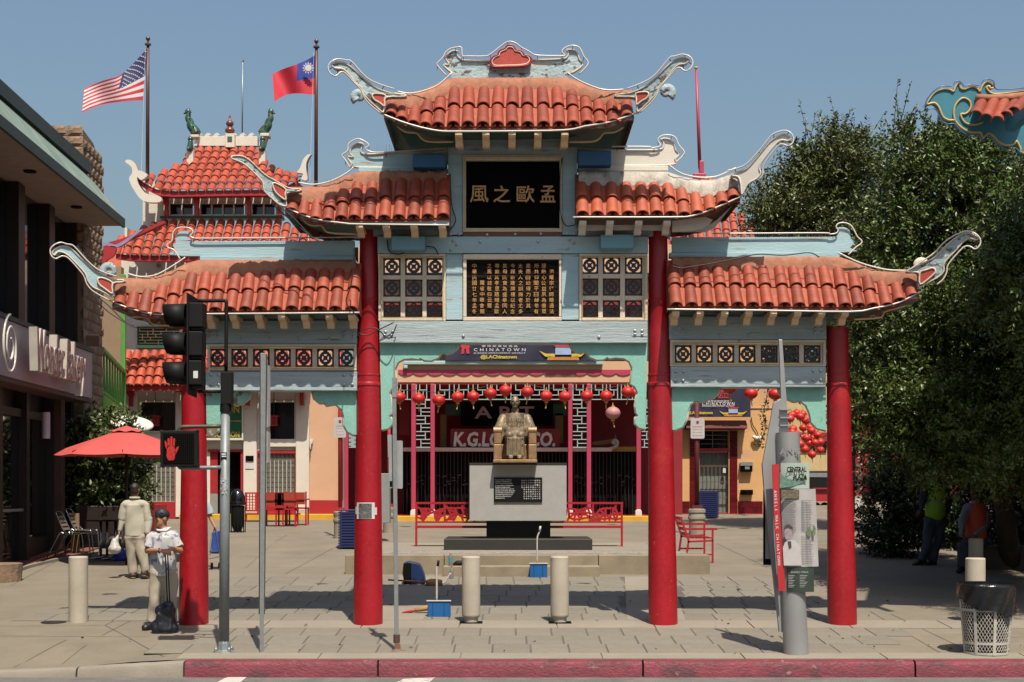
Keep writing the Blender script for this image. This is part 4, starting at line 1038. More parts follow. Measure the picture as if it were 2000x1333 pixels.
for a in (319,379,480,540): part("red_bracket", MB().pprism([(a-2,380),(a+8,380),(a+9,395),(a+8,402),(a+9,421),(a+1,421),(a+2,402),(a-1,394)], YH-.5, .15), m_dado, hall, bevel=.01)
for s_ in (0,1):
    q = [(244,316),(252,312),(262,318),(268,332),(276,334),(288,342),(276,352),(268,346),(270,360),(285,378),(312,384),(312,395),(280,393),(262,372),(252,350),(258,338),(256,326)]
    if s_: q = [(607,302),(600,303),(592,312),(586,328),(580,337),(592,340),(588,350),(600,352),(598,335),(598,320),(602,309)]
    part("eave_horn", MB().pprism(smooth_path(q,3,closed=True), 22.0, .18), m_wallw, hall)
    part("horn_back_face", MB().pprism([(a+3,b+1) for a,b in q], 22.19, .03), m_dado, hall)
rd = part("ridge", MB().pbox(383,268,503,285,24.5,.2), m_wallw, hall)
q = [(383,268.2)]
for k in range(7):
    a = 385+k*17
    if 436 < a+8 < 458: continue
    q += [(a,262),(a+4,259.5),(a+8,261),(a+9,264),(a+6,265),(a+9,267),(a+14,266)]
q += [(503,268.2)]
part("wave_cresting", MB().pprism(q, 24.52, .14), m_wallw, hall)
for q in ((440,261,458,288,24.3,.35),(372,263,388,268,24.3,.4),(508,260,525,266,24.3,.4)): part("ridge_block", MB().pbox(*q), m_wallw, hall, bevel=.01)
for a,b in ((364,377),(505,518)): part("ridge_post", MB().pbox(a,291,b,322,23.6,.25), m_wallw, hall, bevel=.02)
for q in ([(378,285),(386,267),(390,267),(384,285)],[(505,285),(511,264),(522,264),(516,285)]): part("ridge_end", MB().pprism(q, 24.4, .3), m_wallw, hall)
part("ridge_inset", MB().pbox(444,267,453,276,24.28,.03), m_green, hall)
m_finial = M("finial_brown", (.18,.06,.025), .35); m_drag = M("glaze_green", (.035,.11,.07), .3, var=.5, scale=6, wear=((.20,.08,.02),.56,5,.05))
x,y,z = P(449,261,24.5)
part("finial", MB().lathe((x,y,z), [(.10,0),(.14,.05),(.145,.10),(.10,.17),(.06,.19),(.09,.23),(.12,.29),(.09,.36),(.04,.39),(.035,.48),(.025,.55),(.001,.58)], 16), m_finial, hall, smooth=True)
def dragon(px0, s_):
    m_ = MB(); c = [(px0,262),(px0-4*s_,254),(px0-10*s_,247),(px0-12*s_,238),(px0-16*s_,231),(px0-15*s_,224),(px0-17*s_,219)]
    m_.tube([P(a,b,24.5) for a,b in smooth_path(c,3)], [lerp(.16,.055,i/18) for i in range(19)], 8)
    for k in range(9):
        a,b = c[min(5,k*6//9)]; m_.cap(P(a,b,24.5), P(a+rnd.uniform(2,8)*s_, b-rnd.uniform(-2,6), 24.4+rnd.uniform(-.1,.1)), .05, .01, 6)
    hd = P(px0-16*s_,219,24.5); m_.ell(hd, (.09,.07,.10)); m_.cap(hd, P(px0-23*s_,222,24.5), .05, .025, 6); m_.cap(hd, P(px0-13*s_,212,24.5), .035,.008,6)
    part("dragon", m_, m_drag, hall, smooth=True)
dragon(383,1); dragon(513,-1)
for a in (371,512): part("guardian", MB().cap(P(a,290,23.6),P(a+1,277,23.6),.10,.07).ell(P(a+1,272,23.6),(.08,.08,.08)).cap(P(a,286,23.6),P(a-4,291,23.5),.05,.04), m_drag, hall, smooth=True)
rB = tiled_roof(hall, "middle_roof", 226, 640, 427, 5, 19, [(200,486),(226,490),(250,493),(300,494),(640,494)], 21.7, 22.9,
           [(195,476),(230,462),(280,440),(316,428),(350,100)], [(500,100),(548,427),(600,455),(640,475)], me_t2, m_dado, 120)
part("hip_board", MB().pprism([(196,478),(240,466),(320,431),(322,436),(245,472),(196,484)], 20.7, .2), m_dado, hall)
part("wave_board", MB().pprism(smooth_path([(196,479),(210,474),(225,478),(245,468),(262,455),(280,448),(262,462),(244,476),(226,484),(208,480),(196,485)],3,closed=True), 20.5, .1), M("paint_lilac", (.34,.25,.42), .6), hall)
part("fin_board", MB().pprism(smooth_path([(196,486),(226,482),(222,500),(210,508),(204,518),(196,516)],3,closed=True), 20.5, .08), m_dado, hall)
rC = tiled_roof(hall, "porch_roof", 236, 612, 682, 4, 17.2, [(230,744),(240,747),(612,747)], 22.1, 22.95, [(230,700),(243,682),(260,100)], [(560,100),(612,682)], me_t2c, m_dado, 100)
# upper wall in shade between the roofs
part("vent", MB().lathe(P(310,519,YH-.01), [(.07,0),(.07,.02),(.03,.02)], 12, axis=(0,-1,0)), m_grey, hall)
# hanging red lanterns in its windows
for a in (303,535):
    L_ = thing("frame_lantern", "small red box lantern hanging at the %s hall window" % ("left" if a == 303 else "right"), "lantern", P(a,818,YH-.15), "red box lanterns on the hall")
    part("frame", MB().pbox(a-8,812,a+8,815,YH-.25,.2).pbox(a-7,829,a+7,832,YH-.24,.18).pbox(a-6,815.2,a-4,828.8,YH-.24,.18).pbox(a+4,815.2,a+6,828.8,YH-.24,.18), m_dado, L_)
    part("body", MB().pbox(a-3.8,815.3,a+3.8,828.7,YH-.20,.1), m_dredw, L_); part("cord", MB().bar(P(a,811.8,YH-.15), P(a,760,YH-.15), .02), m_cable, L_)

# ---- peach wall to the right of the hall
pw = thing("peach_wall", "peach rendered wall with red lower band right of the white hall", "wall", (X(632,YH), YH, gz(YH)))
part("wall", MB().pbox(604.3,480,668,977.5,YH+.02,.3), m_peach, pw); part("dado", MB().pbox(604.5,978,661,1014,YH-.04,.2), m_dado, pw)
q = [(604.6,858),(608,857),(611,860),(610,866),(606,870),(604.6,876)]; part("scroll_bracket", MB().pprism(q, YH-.1, .1), m_wallw, pw)
part("downpipe", MB().pbox(661.5,600,668,1010,YH-.15,.12), m_dado, pw, bevel=.02)

# ---- yellow kerb
yk = thing("yellow_kerb", None, None, (0, YH-.6, gz(YH)), kind="structure")
part("kerbstone", MB().box(X(350,YH-.6), X(660,YH-.6), YH-.6, YH, gz(YH-.6)-.05, gz(YH-.6)+.16), m_yellow, yk, bevel=.02)
part("kerbstone", MB().box(X(663,YH-.6), X(1265,YH-.6), 21.5, YH-.05, gz(21.5)-.05, gz(21.5)+.15), m_yellow, yk, bevel=.02)
part("kerb_top", MB().box(X(663,YH), X(1265,YH), 21.7, 27, gz(21.5)-.05, gz(21.5)+.155), m_dado, yk)

# ---- shop with the red posts in the middle
YS = 22.0
shop = thing("curio_shop", "dark red curio shop with pink posts and aqua fretwork seen through the gate", "building", (X(1010,YS), YS, gz(YS)))
part("upper_wall", MB().pbox(700,706,1330,747,YS,.3).pbox(700,478,1330,533,YS,.3), m_peach, shop)
part("gallery_wall", MB().pbox(700,540,1330,576,YS+.5,.3), M("gallery_tan",(.95,.66,.38),.8), shop); part("gallery_beam", MB().pbox(700,533.2,1330,541,YS-.3,.5), m_navy, shop); part("gallery_floor", MB().pbox(700,576,1330,596,YS-.2,.5), m_dredw, shop)
part("gallery_back", MB().pbox(700,596.5,1330,705.5,YS+.9,.3), M("gallery_olive",(.36,.34,.20),.8,var=.6,scale=.9), shop)
g = MB()
for k in range(22): g.pbox(702+k*29,598,709+k*29,640,YS+.6,.1)
part("gallery_balusters", g, m_pink, shop, kind="stuff")
part("red_band", MB().pbox(778,722.5,1232,729,YS-.03,.03), m_pink, shop)
g = MB()
for k in range(16): 
    a = 779+k*28.3; g.pprism([(a,729),(a+28.2,729),(a+24,732),(a+18,733.6),(a+14,734),(a+10,733.6),(a+4,732)], YS-.03, .028)
part("scallops", g, m_pink, shop, kind="stuff")
part("gutter", MB().pbox(788,705,1178,712.5,YS-.16,.155).pbox(788,712.7,796,720,YS-.15,.14), m_lattl, shop, bevel=.02)
part("ceiling", MB().box(X(700,YS), X(1330,YS), YS+.31, YS+4, Z(747,YS)-.02, Z(747,YS)+.15), m_dredw, shop)
part("lintel", MB().pbox(700,747.5,1330,751,YS+.02,.2), m_dredw, shop)
part("back_wall", MB().box(X(680,YS+4), X(1330,YS+4), YS+3.6, YS+4, gz(YS), Z(740,YS)), m_dredw, shop)
part("roof_slab", MB().box(X(690,YS), X(1340,YS), YS+.31, YS+9, Z(480,YS)-.3, Z(480,YS)), m_dark, shop)
for a,b in ((672,680),(803,812),(840.5,849),(1109.6,1118),(1146,1154.6),(1243,1252)):
    part("post", MB().pbox(a,750,b,1000,YS-.02,.14), m_pink, shop, bevel=.015)
    if a > 700: part("post_foot", MB().pprism([(a-2.5,1013),(a-1.5,999),(a+1,995.5),(b-1,995.5),(b+1.5,999),(b+2.5,1013)], YS-.14, .3), m_white, shop, bevel=.02)
def fret(a0, b0, a1, b1, cells, name):
    g = MB(); w_ = 1.5
    for (u0,v0,u1,v1) in cells:
        p0 = (lerp(a0,a1,u0), lerp(b0,b1,v0)); p1 = (lerp(a0,a1,u1), lerp(b0,b1,v1))
        if abs(u1-u0)*(a1-a0) > abs(v1-v0)*(b1-b0): g.pbox(min(p0[0],p1[0])-w_/2, p0[1]-w_/2, max(p0[0],p1[0])+w_/2, p0[1]+w_/2, YS+.0, .06)
        else: g.pbox(p0[0]-w_/2, min(p0[1],p1[1])-w_/2, p0[0]+w_/2, max(p0[1],p1[1])+w_/2, YS+.006, .06)
    part(name, g, m_lattl, shop, kind="stuff")
ver = [(0,1,1,1)]
for k in range(6):
    v = k/6; j = .33 if k % 2 else .66
    ver += [(0,v,1,v),(j,v,j,v+1/6),(0 if k%2==0 else j, v+.083, j if k%2==0 else 1, v+.083)]
fret(813.5,782,839.5,874,ver,"fretwork"); fret(1119.5,782,1145,874,ver,"fretwork"); fret(1254,782,1268,874,ver,"fretwork"); fret(682,850,696,874,ver,"fretwork")
def hor(n):
    c = [(0,1,1,1)]
    for k in range(n):
        u = k/n; c += [(u,0,u,1),(u+.25/n,0,u+.25/n,.35),(u+.25/n,.35,u+.75/n,.35),(u+.5/n,.35,u+.5/n,.7),(u,.7,u+.5/n,.7),(u+.75/n,0,u+.75/n,1)]
    return c
for a,b,n in ((776,802,1),(813,840,1),(850,1109,7),(1119,1145.5,1),(1155.5,1242.5,3)): fret(a,752,b,780.5,hor(n),"fretwork")
part("fascia_sign", MB().pbox(880,838,1093,874,YS+1.4,.15), m_dredw, shop)
sgn = part("shop_lettering", MB().text("K.G.LOUIE CO.", P(985,858.5,YS+1.38), .44, bold=.035, depth=.05, width=X(1085,YS+1.4)-X(886,YS+1.4), shear=.12), M("letter_cream_pink", (.95,.80,.74), .6), shop)
part("art_lettering", MB().text("A R T", P(985,806,YS+2.0), .36, bold=.02, depth=.05, width=X(1044,YS+2)-X(928,YS+2)), M("letter_dull_pink", (.62,.36,.37), .6), shop)
part("sign_board", MB().pbox(900,785,1080,832,YS+2.06,.05), m_dark, shop)
part("ledge", MB().pbox(786,874.5,1196,882,YS+1.2,.4), M("ledge_grey", (.70,.62,.58), .6), shop, bevel=.02)
part("ledge_scroll", MB().tube([P(a,b,YS+1.3) for a,b in smooth_path([(1170,878),(1190,877),(1203,872),(1206,864),(1201,860),(1197,865),(1202,867)],4)], .05, 6), m_wallg, shop, smooth=True)
part("ledge_yellow", MB().pbox(1196.5,873,1242,882,YS+1.5,.1), M("ledge_ochre", (.40,.26,.05), .6), shop)
part("dark_panel", MB().pbox(786,883,1245,1012,YS+1.7,.1), m_dark, shop)
g = MB()
for k in range(64): g.pbox(787+k*7.1, 884, 788.2+k*7.1, 1011, YS+1.6, .03)
part("shutter_bars", g, M("shutter_metal", (.05,.042,.038), .35, .4), shop, kind="stuff")
g = MB()
for k in range(120):
    a = rnd.uniform(790,1238); b = rnd.choice((930,938,945)) + rnd.uniform(-3,3); g.pbox(a,b,a+rnd.uniform(2,7),b+rnd.uniform(1,2.2),YS+1.64+k*.0004,.02)
part("window_goods", g, M("goods_pale", (.12,.10,.09), .5), shop, kind="stuff")
for a,b,c,d,m_ in ((870,790,905,812,m_green),(1072,790,1108,812,m_green),(860,810,872,880,m_gold2),(1084,808,1100,866,M("post_ochre",(.30,.17,.04),.6)),(780,785,800,850,m_dredw)):
    part("inner_trim", MB().pbox(a,b,c,d,YS+2.3,.1), m_ if m_ is not m_gold2 else MATS["post_ochre"] if "post_ochre" in MATS else M("post_ochre",(.20,.11,.03),.6), shop)
part("eave_shape", MB().pprism(smooth_path([(1160,863),(1185,860),(1200,855),(1202,848),(1203,860),(1190,867),(1160,869)],3,closed=True), YS+1.9, .1), MATS["post_ochre"], shop)
# tiled roof behind the right-hand middle roof of the gate
part("rear_roof_wall", MB().pbox(1310,470,1530,640,26.3,.3), m_peach, shop)
rD = tiled_roof(shop, "roof", 1100, 1530, 346, 8, 17, [(1080,480),(1530,480)], 25.7, 27.9, [(1000,340),(1100,100)], [(1360,100),(1402,346),(1440,408),(1500,464),(1530,480)], me_t2, m_dado, 170, r=.125)

# ---- banners
def pagoda_print(m_parts, cx, cy, w_, Y):
    a = w_/2
    out = []
    out.append(("print_red", [(cx-.42*a,cy-.50*a),(cx-.30*a,cy-.36*a),(cx+.30*a,cy-.36*a),(cx+.42*a,cy-.50*a),(cx+.2*a,cy-.44*a),(cx,cy-.52*a),(cx-.2*a,cy-.44*a)], m_letr))
    out.append(("print_blue", [(cx-.32*a,cy-.34*a),(cx+.32*a,cy-.34*a),(cx+.32*a,cy-.06*a),(cx-.32*a,cy-.06*a)], M("print_pale_blue",(.35,.50,.75),.6)))
    out.append(("print_eave", [(cx-.98*a,cy-.22*a),(cx-.72*a,cy+.02*a),(cx-.34*a,cy+.02*a),(cx-.34*a,cy-.10*a),(cx-.7*a,cy-.10*a)], m_lety))
    out.append(("print_eave", [(cx+.98*a,cy-.22*a),(cx+.72*a,cy+.02*a),(cx+.34*a,cy+.02*a),(cx+.34*a,cy-.10*a),(cx+.7*a,cy-.10*a)], m_lety))
    out.append(("print_base", [(cx-.62*a,cy+.04*a),(cx+.62*a,cy+.04*a),(cx+.66*a,cy+.16*a),(cx-.66*a,cy+.16*a)], M("print_orange",(.62,.22,.03),.6)))
    out.append(("print_green", [(cx-.6*a,cy-.04*a),(cx-.34*a,cy+.035*a),(cx+.34*a,cy+.035*a),(cx+.6*a,cy-.04*a),(cx+.5*a,cy+.038*a),(cx-.5*a,cy+.038*a)], M("print_lime",(.25,.45,.05),.6)))
    for i, (n_, q, mt) in enumerate(out): part(n_, MB().pprism(q, Y-.004-.002*i, .002), mt, m_parts)
def banner(px0,py0,px1,py1,Y,label,sc_):
    b = thing("banner", label, "banner", P((px0+px1)/2,py1,Y), "navy district banners")
    rows = []
    for j in range(7):
        r_ = []
        for i in range(31):
            p = P(lerp(px0,px1,i/30), lerp(py0,py1,j/6), Y); r_.append((p[0], Y+.012*math.sin(i*.9+j*.5)+.008, p[2]))
        rows.append(r_)
    part("cloth", MB().grid(rows).grid([[(a,b_+.012,c) for a,b_,c in r_] for r_ in rows]), m_banner, b, smooth=True)
    return b
YB = YS-.22
bn = banner(870,672,1166,704.5,YB,"long navy district banner with white lettering stretched across the shop front above the lanterns", 1)
Yt = YB-.02
mb = MB().text("CHINATOWN", P(976,683.5,Yt), .085, bold=.008, width=X(1026,Yt)-X(925,Yt), spacing=1.7); mb.text("BUSINESS IMPROVEMENT DISTRICT", P(976,690,Yt), .04, bold=.0, width=X(1026,Yt)-X(925,Yt)); mb.text("華埠商業促進區", P(976,676,Yt), .075, bold=.0, width=X(1010,Yt)-X(940,Yt), spacing=1.5)
part("lettering", mb, m_letw, bn)
part("handle_text", MB().text("@LAChinatown", P(974,698,Yt), .13, bold=.03, width=X(1009,Yt)-X(938,Yt)), m_lety, bn)
part("gate_emblem", MB().pprism([(901,692),(902,680),(899,677),(902,674),(908,675),(913,673),(919,678),(916,680),(917,691),(911,691),(910,682),(907,682),(906,691)], Yt, .004), m_letr, bn)
pagoda_print(bn, 1100, 696, 96, Yt)
bn2 = banner(1338,756,1466,815,25.4,"navy district banner above the barred door in the orange wall",1)
Yt = 25.38
mb = MB().text("CHINATOWN", P(1403,789,Yt), .10, bold=.02, width=X(1434,Yt)-X(1371,Yt), spacing=1.5); mb.text("BUSINESS IMPROVEMENT DISTRICT", P(1403,793.5,Yt), .05, bold=.01, width=X(1434,Yt)-X(1371,Yt)); mb.text("華埠商業促進區", P(1403,784,Yt), .07, width=X(1425,Yt)-X(1382,Yt))
part("lettering", mb, m_letw, bn2); part("handle_text", MB().text("@LAChinatown", P(1366,807,Yt), .13, bold=.03, width=X(1392,Yt)-X(1340,Yt)), m_lety, bn2)
part("neon_print", MB().pbox(1402,776.5,1423,778,Yt,.003).pbox(1421.5,765,1423,776.4,Yt,.003).text("Life is", P(1410,764,Yt), .16, bold=.01).text("ARTS", P(1411,772.5,Yt), .12, bold=.01), m_letr, bn2)
pagoda_print(bn2, 1432, 809, 56, Yt)

# ---- orange building on the right
YO = 26.0
ob = thing("orange_building", "orange and peach rendered wall with an oxblood tiled doorway on the right behind the gate", "building", (X(1400,YO), YO, gz(YO)))
oh = pxh(YO, (1366,842,1423,1004))
part("wall", wall(MB(), X(1268,YO), X(1532,YO), gz(YO)-.1, Z(640,YO), YO, .4, oh), m_orange, ob)
part("string_course", MB().pbox(1440,796,1530,798,YO-.03,.03), m_peach, ob)
part("return_wall", MB().box(X(1532,YO)-.3, X(1532,YO), YO+.41, YO+14, gz(YO)-.1, Z(640,YO)), m_orange, ob)
part("awning_moulding", MB().prism([(X(1337,YO),YO-.5,Z(838,YO)),(X(1337,YO),YO-.45,Z(832,YO)),(X(1337,YO),YO-.2,Z(822,YO)),(X(1337,YO),YO-.01,Z(822,YO)),(X(1337,YO),YO-.01,Z(840,YO))],
     [(X(1455,YO),YO-.5,Z(838,YO)),(X(1455,YO),YO-.45,Z(832,YO)),(X(1455,YO),YO-.2,Z(822,YO)),(X(1455,YO),YO-.01,Z(822,YO)),(X(1455,YO),YO-.01,Z(840,YO))]), m_oxred, ob)
me_ot = None
tw = X(1356.8,YO)-X(1348,YO)
tm = MB().box(0,.155,0,.03,0,.155); me_ot = tm.mesh("wall_tile"); me_ot.materials.append(m_otile)
def tiles(px0, py0, px1, py1, Y):
    x0, x1, z0, z1 = X(px0,Y), X(px1,Y), Z(py1,Y), Z(py0,Y); nx = max(1, round((x1-x0)/.165)); nz = max(1, round((z1-z0)/.165))
    for i in range(nx):
        for j in range(nz): piece("wall_tile", me_ot, ob, (x0+(x1-x0)*i/nx, Y, z0+(z1-z0)*j/nz), (0,0,0), ((x1-x0)/nx/.155*.95, 1, (z1-z0)/nz/.155*.95))
tiles(1347.5,842,1357.5,1003,YO-.035); tiles(1425.5,842,1441,1003,YO-.035); tiles(1441.5,979,1490,1003,YO-.03); tiles(1320,979,1347,1003,YO-.03)
part("base_strip", MB().pbox(1320,1003.3,1532,1011,YO-.1,.1), m_dado, ob)
dr = part("door", MB().pbox(1366,884,1423,1004,YO+.25,.05), M("door_pale_green", (.26,.31,.28), .3), ob)
g = MB()
for k in range(8): g.pbox(1366.5+k*7.8,883,1367.9+k*7.8,1004,YO+.1,.03)
for b in (884,910,941,971,1001): g.pbox(1366,b,1423,b+1.6,YO+.09,.04)
part("door_grille", g, M("grille_rust", (.16,.10,.075), .6), dr); part("door_lock", MB().pbox(1412,915,1417.5,924,YO+.06,.05), m_letw, dr)
part("transom_bar", MB().pbox(1365,876,1424,883,YO-.01,.2), m_dado, ob)
tr = part("transom_window", MB().pbox(1366,842,1423,876,YO+.25,.02), m_glass, ob)
g = MB()
for b in (850,858,867): g.pbox(1366,b,1423,b+1,YO+.2,.03)
g.pbox(1391,842,1392.4,876,YO+.19,.03); part("transom_bars", g, m_grey, tr)
mbx = thing("mailbox", "black and steel letterbox fixed to the orange wall beside the barred door", "mailbox", P(1458.5,922,YO-.2))
part("body", MB().pbox(1447.5,906,1470,922,YO-.2,.19), m_black, mbx, bevel=.02); part("lid", MB().pprism([(1446.5,910),(1446.5,904),(1449,903),(1468,903),(1470.8,904),(1470.8,910)], YO-.23, .22), m_steel, mbx); part("front_plate", MB().pbox(1455,911,1464,917,YO-.215,.01), m_steel, mbx)
vb = MB().pbox(1447,957,1471,967,YO-.16,.15); solo("vent_box", vb, m_black, "low black vent box on the orange wall under the letterbox", "vent", P(1459,967,YO-.16), bevel=.02)
fl = thing("floodlight", "pair of small white floodlights with a drooping cable on the peach wall", "floodlight", P(1480,856,YO-.1))
part("heads", MB().cap(P(1472,854,YO-.12),P(1477,856,YO-.15),.05,.06).cap(P(1487,854,YO-.12),P(1482,856,YO-.15),.05,.06), m_wallw, fl, smooth=True); part("base", MB().pbox(1474,853,1486,857,YO-.08,.07), m_wallw, fl)
part("cable", MB().tube([P(a,b,YO-.05) for a,b in smooth_path([(1467,815),(1470,830),(1478,843),(1481,852)],4)], .015, 5), m_cable, fl)

# ---- street scene beyond, at the far right
YF = 44.0
fb = thing("yellow_shop", "pale yellow shop with dark windows far behind the red lanterns", "building", (X(1600,YF), YF, gz(YF)))
part("wall", MB().pbox(1536,700,1668,1000,YF,.5), M("stucco_yellow",(.60,.44,.22),.85), fb); part("fascia", MB().pbox(1536,845,1668,862,YF-.2,.2), m_dredw, fb)
part("window", MB().pbox(1553,862,1614,884,YF-.06,.05), m_glass, fb); part("lettering", MB().text("JEWELRY", P(1572,853,YF-.22), .2, bold=.02), m_letw, fb)
fb2 = thing("red_shop", "dim red painted shop front behind the trees with a pale blue awning", "building", (X(1850,YF), YF, gz(YF)))
part("wall", MB().pbox(1669,600,2150,1000,YF+.3,.5), m_dredw, fb2)
for a in (1688,1737,1790,1850): part("column", MB().pbox(a,880,a+5,990,YF-.8,.3), m_dado, fb2)
part("awning", MB().prism([P(1694,903,YF-1.6),P(1730,903,YF-1.6),P(1735,884,YF-.3),P(1708,884,YF-.3)],[P(1694,906,YF-1.6),P(1730,906,YF-1.6),P(1735,887,YF-.3),P(1708,887,YF-.3)]), M("awning_blue",(.20,.30,.36),.7), fb2)
part("shop_window", MB().pbox(1700,906,1735,960,YF+.2,.08).pbox(1745,900,1788,950,YF+.2,.08), m_glass, fb2)
# ================================================================ bakery on the left
def BD(px, off): return (-7.982 + off) / ((px - CX)/F + .042)
def BK(px, py, off):
    d = BD(px, off); return P(px, py, d - 20)
def BX(d, off): return -9.2 + off - .042*(d - 29)
def bp_(d, off, z): return (BX(d, off), d - 20, z)
def bbox(m_, d0, d1, o0, o1, z0, z1):
    return m_.prism([bp_(d0,o0,z0),bp_(d1,o0,z0),bp_(d1,o1,z0),bp_(d0,o1,z0)], [bp_(d0,o0,z1),bp_(d1,o0,z1),bp_(d1,o1,z1),bp_(d0,o1,z1)])
m_fas = M("roof_edge_green", (.035,.06,.05), .6, var=.2, scale=4)
m_copper = M("copper_patina", (.24,.32,.27), .7, var=.25, scale=2.5, stretch=(1,1,.25), bump=.3, wear=((.36,.40,.35),.6,5,.06), wear2=((.10,.14,.12),.62,4,.1))
m_soffb = M("soffit_stucco", (.36,.29,.25), .9, bump=.15)
m_brown = M("frame_brown", (.022,.012,.010), .5)
m_block = M("split_block", (.26,.17,.11), .9, var=.3, scale=5, bump=.9, bscale=18, rand=.18)
m_mirr = M("window_reflecting", (.012,.012,.014), .04, var=.1, spec=.9)
bak = thing("bakery", "dark fronted bakery with a wide soffit, mauve sign fascia and neon script letters", "building", (-9.2, 9, gz(9)))
part("core", bbox(MB(), 12, 32.2, -9, -.25, .2, 8.6), m_brown, bak)
part("soffit", bbox(MB(), 12, 31.9, -.3, .94, 7.5, 7.56), m_soffb, bak)
part("eave_board", bbox(MB(), 12, 31.95, .945, 1.0, 7.47, 7.66), m_fas, bak)
part("copper_roof", MB().prism([bp_(12,.99,7.665),bp_(31.9,.99,7.665),bp_(31.3,.36,8.46),bp_(12,.36,8.46)],[bp_(12,-.3,7.665),bp_(31.9,-.3,7.665),bp_(31.3,-.3,8.46),bp_(12,-.3,8.46)]), m_copper, bak)
part("parapet_cap", bbox(MB(), 12, 31.2, -.3, .44, 8.465, 8.72), m_fas, bak)
for a in (18.9, 22.2, 25.5, 28.8): 
    part("downlight", MB().lathe(bp_(a+.9,.52,7.47), [(.11,0),(.11,.03)], 16), m_dark, bak)
# upper windows and mullions
for k in range(9):
    d0, d1 = 13 + k*2.1, 13 + k*2.1 + 1.7
    if d1 > 31.6: d1 = 31.6
    part("pane", bbox(MB(), d0, d1, -.2, -.16, 4.9, 7.49), m_mirr, bak)
    part("mullion", bbox(MB(), d1, d0+2.1, -.24, .06, 4.75, 7.49), m_brown, bak)
part("sign_panel", bbox(MB(), 12, BD(180,.5), .0, .5, 3.74, 4.70), m_mauve, bak, bevel=.01)
part("sign_cap", bbox(MB(), 12, BD(180,.5)+.02, -.05, .53, 4.705, 4.78), m_fas, bak)
part("sign_soffit", bbox(MB(), 12, BD(180,.5)-.05, -.05, .47, 3.66, 3.735), M("sign_soffit_brown",(.10,.06,.05),.7), bak)
dv = Vector((-.042,1,0)).normalized()
m_chan = M("channel_letter", (.75,.68,.60), .35, .3, var=.1)
c = bp_(27.55, .74, 4.16)
part("script_letters", MB().text("Wonder Bakery", c, 1.0, ux=tuple(dv), bold=.012, depth=.07, width=3.5, shear=.25), m_chan, bak)
part("script_faces", MB().text("Wonder Bakery", (c[0]+.085,c[1],c[2]), .98, ux=tuple(dv), bold=-.006, depth=.002, width=3.46, shear=.25), M("letter_plum",(.20,.09,.12),.4), bak)
q = []
for k in range(60):
    t = k/59*4*math.pi; r_ = .10+.32*k/59; q.append(bp_(24.75+r_*math.sin(t)*1.0, .66, 4.22+r_*1.25*math.cos(t)))
part("neon_swirl", MB().tube(q, .022, 6), m_neon, bak, smooth=True)
# ground floor: posts, glass, door
m_redl = M("lantern_red_dim", (.30,.012,.01), .6)
for k, (d0, d1) in enumerate(((13,15.2),(15.4,17.6),(17.8,20),(20.2,22.4),(22.6,24.6),(24.8,26.4),(26.6,28.1),(28.3,30.0),(30.2,31.4))):
    part("shop_pane", bbox(MB(), d0, d1, -.2, -.17, gz(d0-20)+.45 if k not in (5,6) else gz(d0-20)+.1, 3.2), m_mirr, bak)
    part("frame_post", bbox(MB(), d1, d1+.2, -.24, -.02, gz(d0-20)-.1, 3.7), m_brown, bak)
    part("transom", bbox(MB(), d0, d1, -.22, -.10, 3.2, 3.35), m_brown, bak)
    part("stall_riser", bbox(MB(), d0, d1, -.24, -.12, gz(d0-20)-.1, gz(d0-20)+.44 if k not in (5,6) else gz(d0-20)+.09), m_brown, bak)
part("door_bar", MB().bar(bp_(26.7,-.08,gz(7)+1.05), bp_(28.0,-.08,gz(7)+1.05), .05), m_grey, bak)
part("corner_post", bbox(MB(), 30.05, 30.35, -.1, .12, .3, 3.72), M("post_brown",(.10,.045,.035),.6), bak)
part("wall_lamp", MB().lathe(BK(90,857,.30), [(.075,0),(.075,.50)], 14), M("lamp_white",(.55,.55,.58),.5), bak, smooth=40)
for a,b in ((100,672),): pass
fx = part("floodlight", MB().obox(BK(181,665,.9), (.25,.16,.22), (.3,0,.2)), m_brown, bak)
# split-face block pier
part("pier_core", bbox(MB(), 31.62, 33.3, -1.25, .19, .2, 9.05).prism([bp_(31.62,-1.2,9.05),bp_(33.3,-1.2,9.05),bp_(33.3,.18,9.05),bp_(31.62,.18,9.05)],[bp_(31.62,-1.2,9.5),bp_(32.5,-1.2,9.42),bp_(32.5,.18,9.42),bp_(31.62,.18,9.5)]), m_block, bak)
def rough_block(name, sx, sy, sz):
    m_ = MB(); r2 = random.Random(3); n = 4; rows = []
    for j in range(n+1):
        rows.append([(r2.uniform(.02,.05) if 0<i<n and 0<j<n else 0, sy*i/n, sz*j/n) for i in range(n+1)])
    m_.grid(rows); me = m_.mesh(name, fix=False); me.materials.append(m_block); return me
me_blk = rough_block("block", .1, .33, .21)
for j in range(33):
    for i in range(5):
        d = 31.63 + i*.335 + (.16 if j % 2 else 0) - .08
        p = bp_(d, .20, 1.9 + j*.225); piece("block", me_blk, bak, p, (0,0,.042), (1,1,1))
for j in range(12):                    # end face above the roof
    for i in range(4): piece("block", me_blk, bak, bp_(31.60, -.15-i*.34, 6.9+j*.225), (0,0,-math.pi/2), (1,1,1))

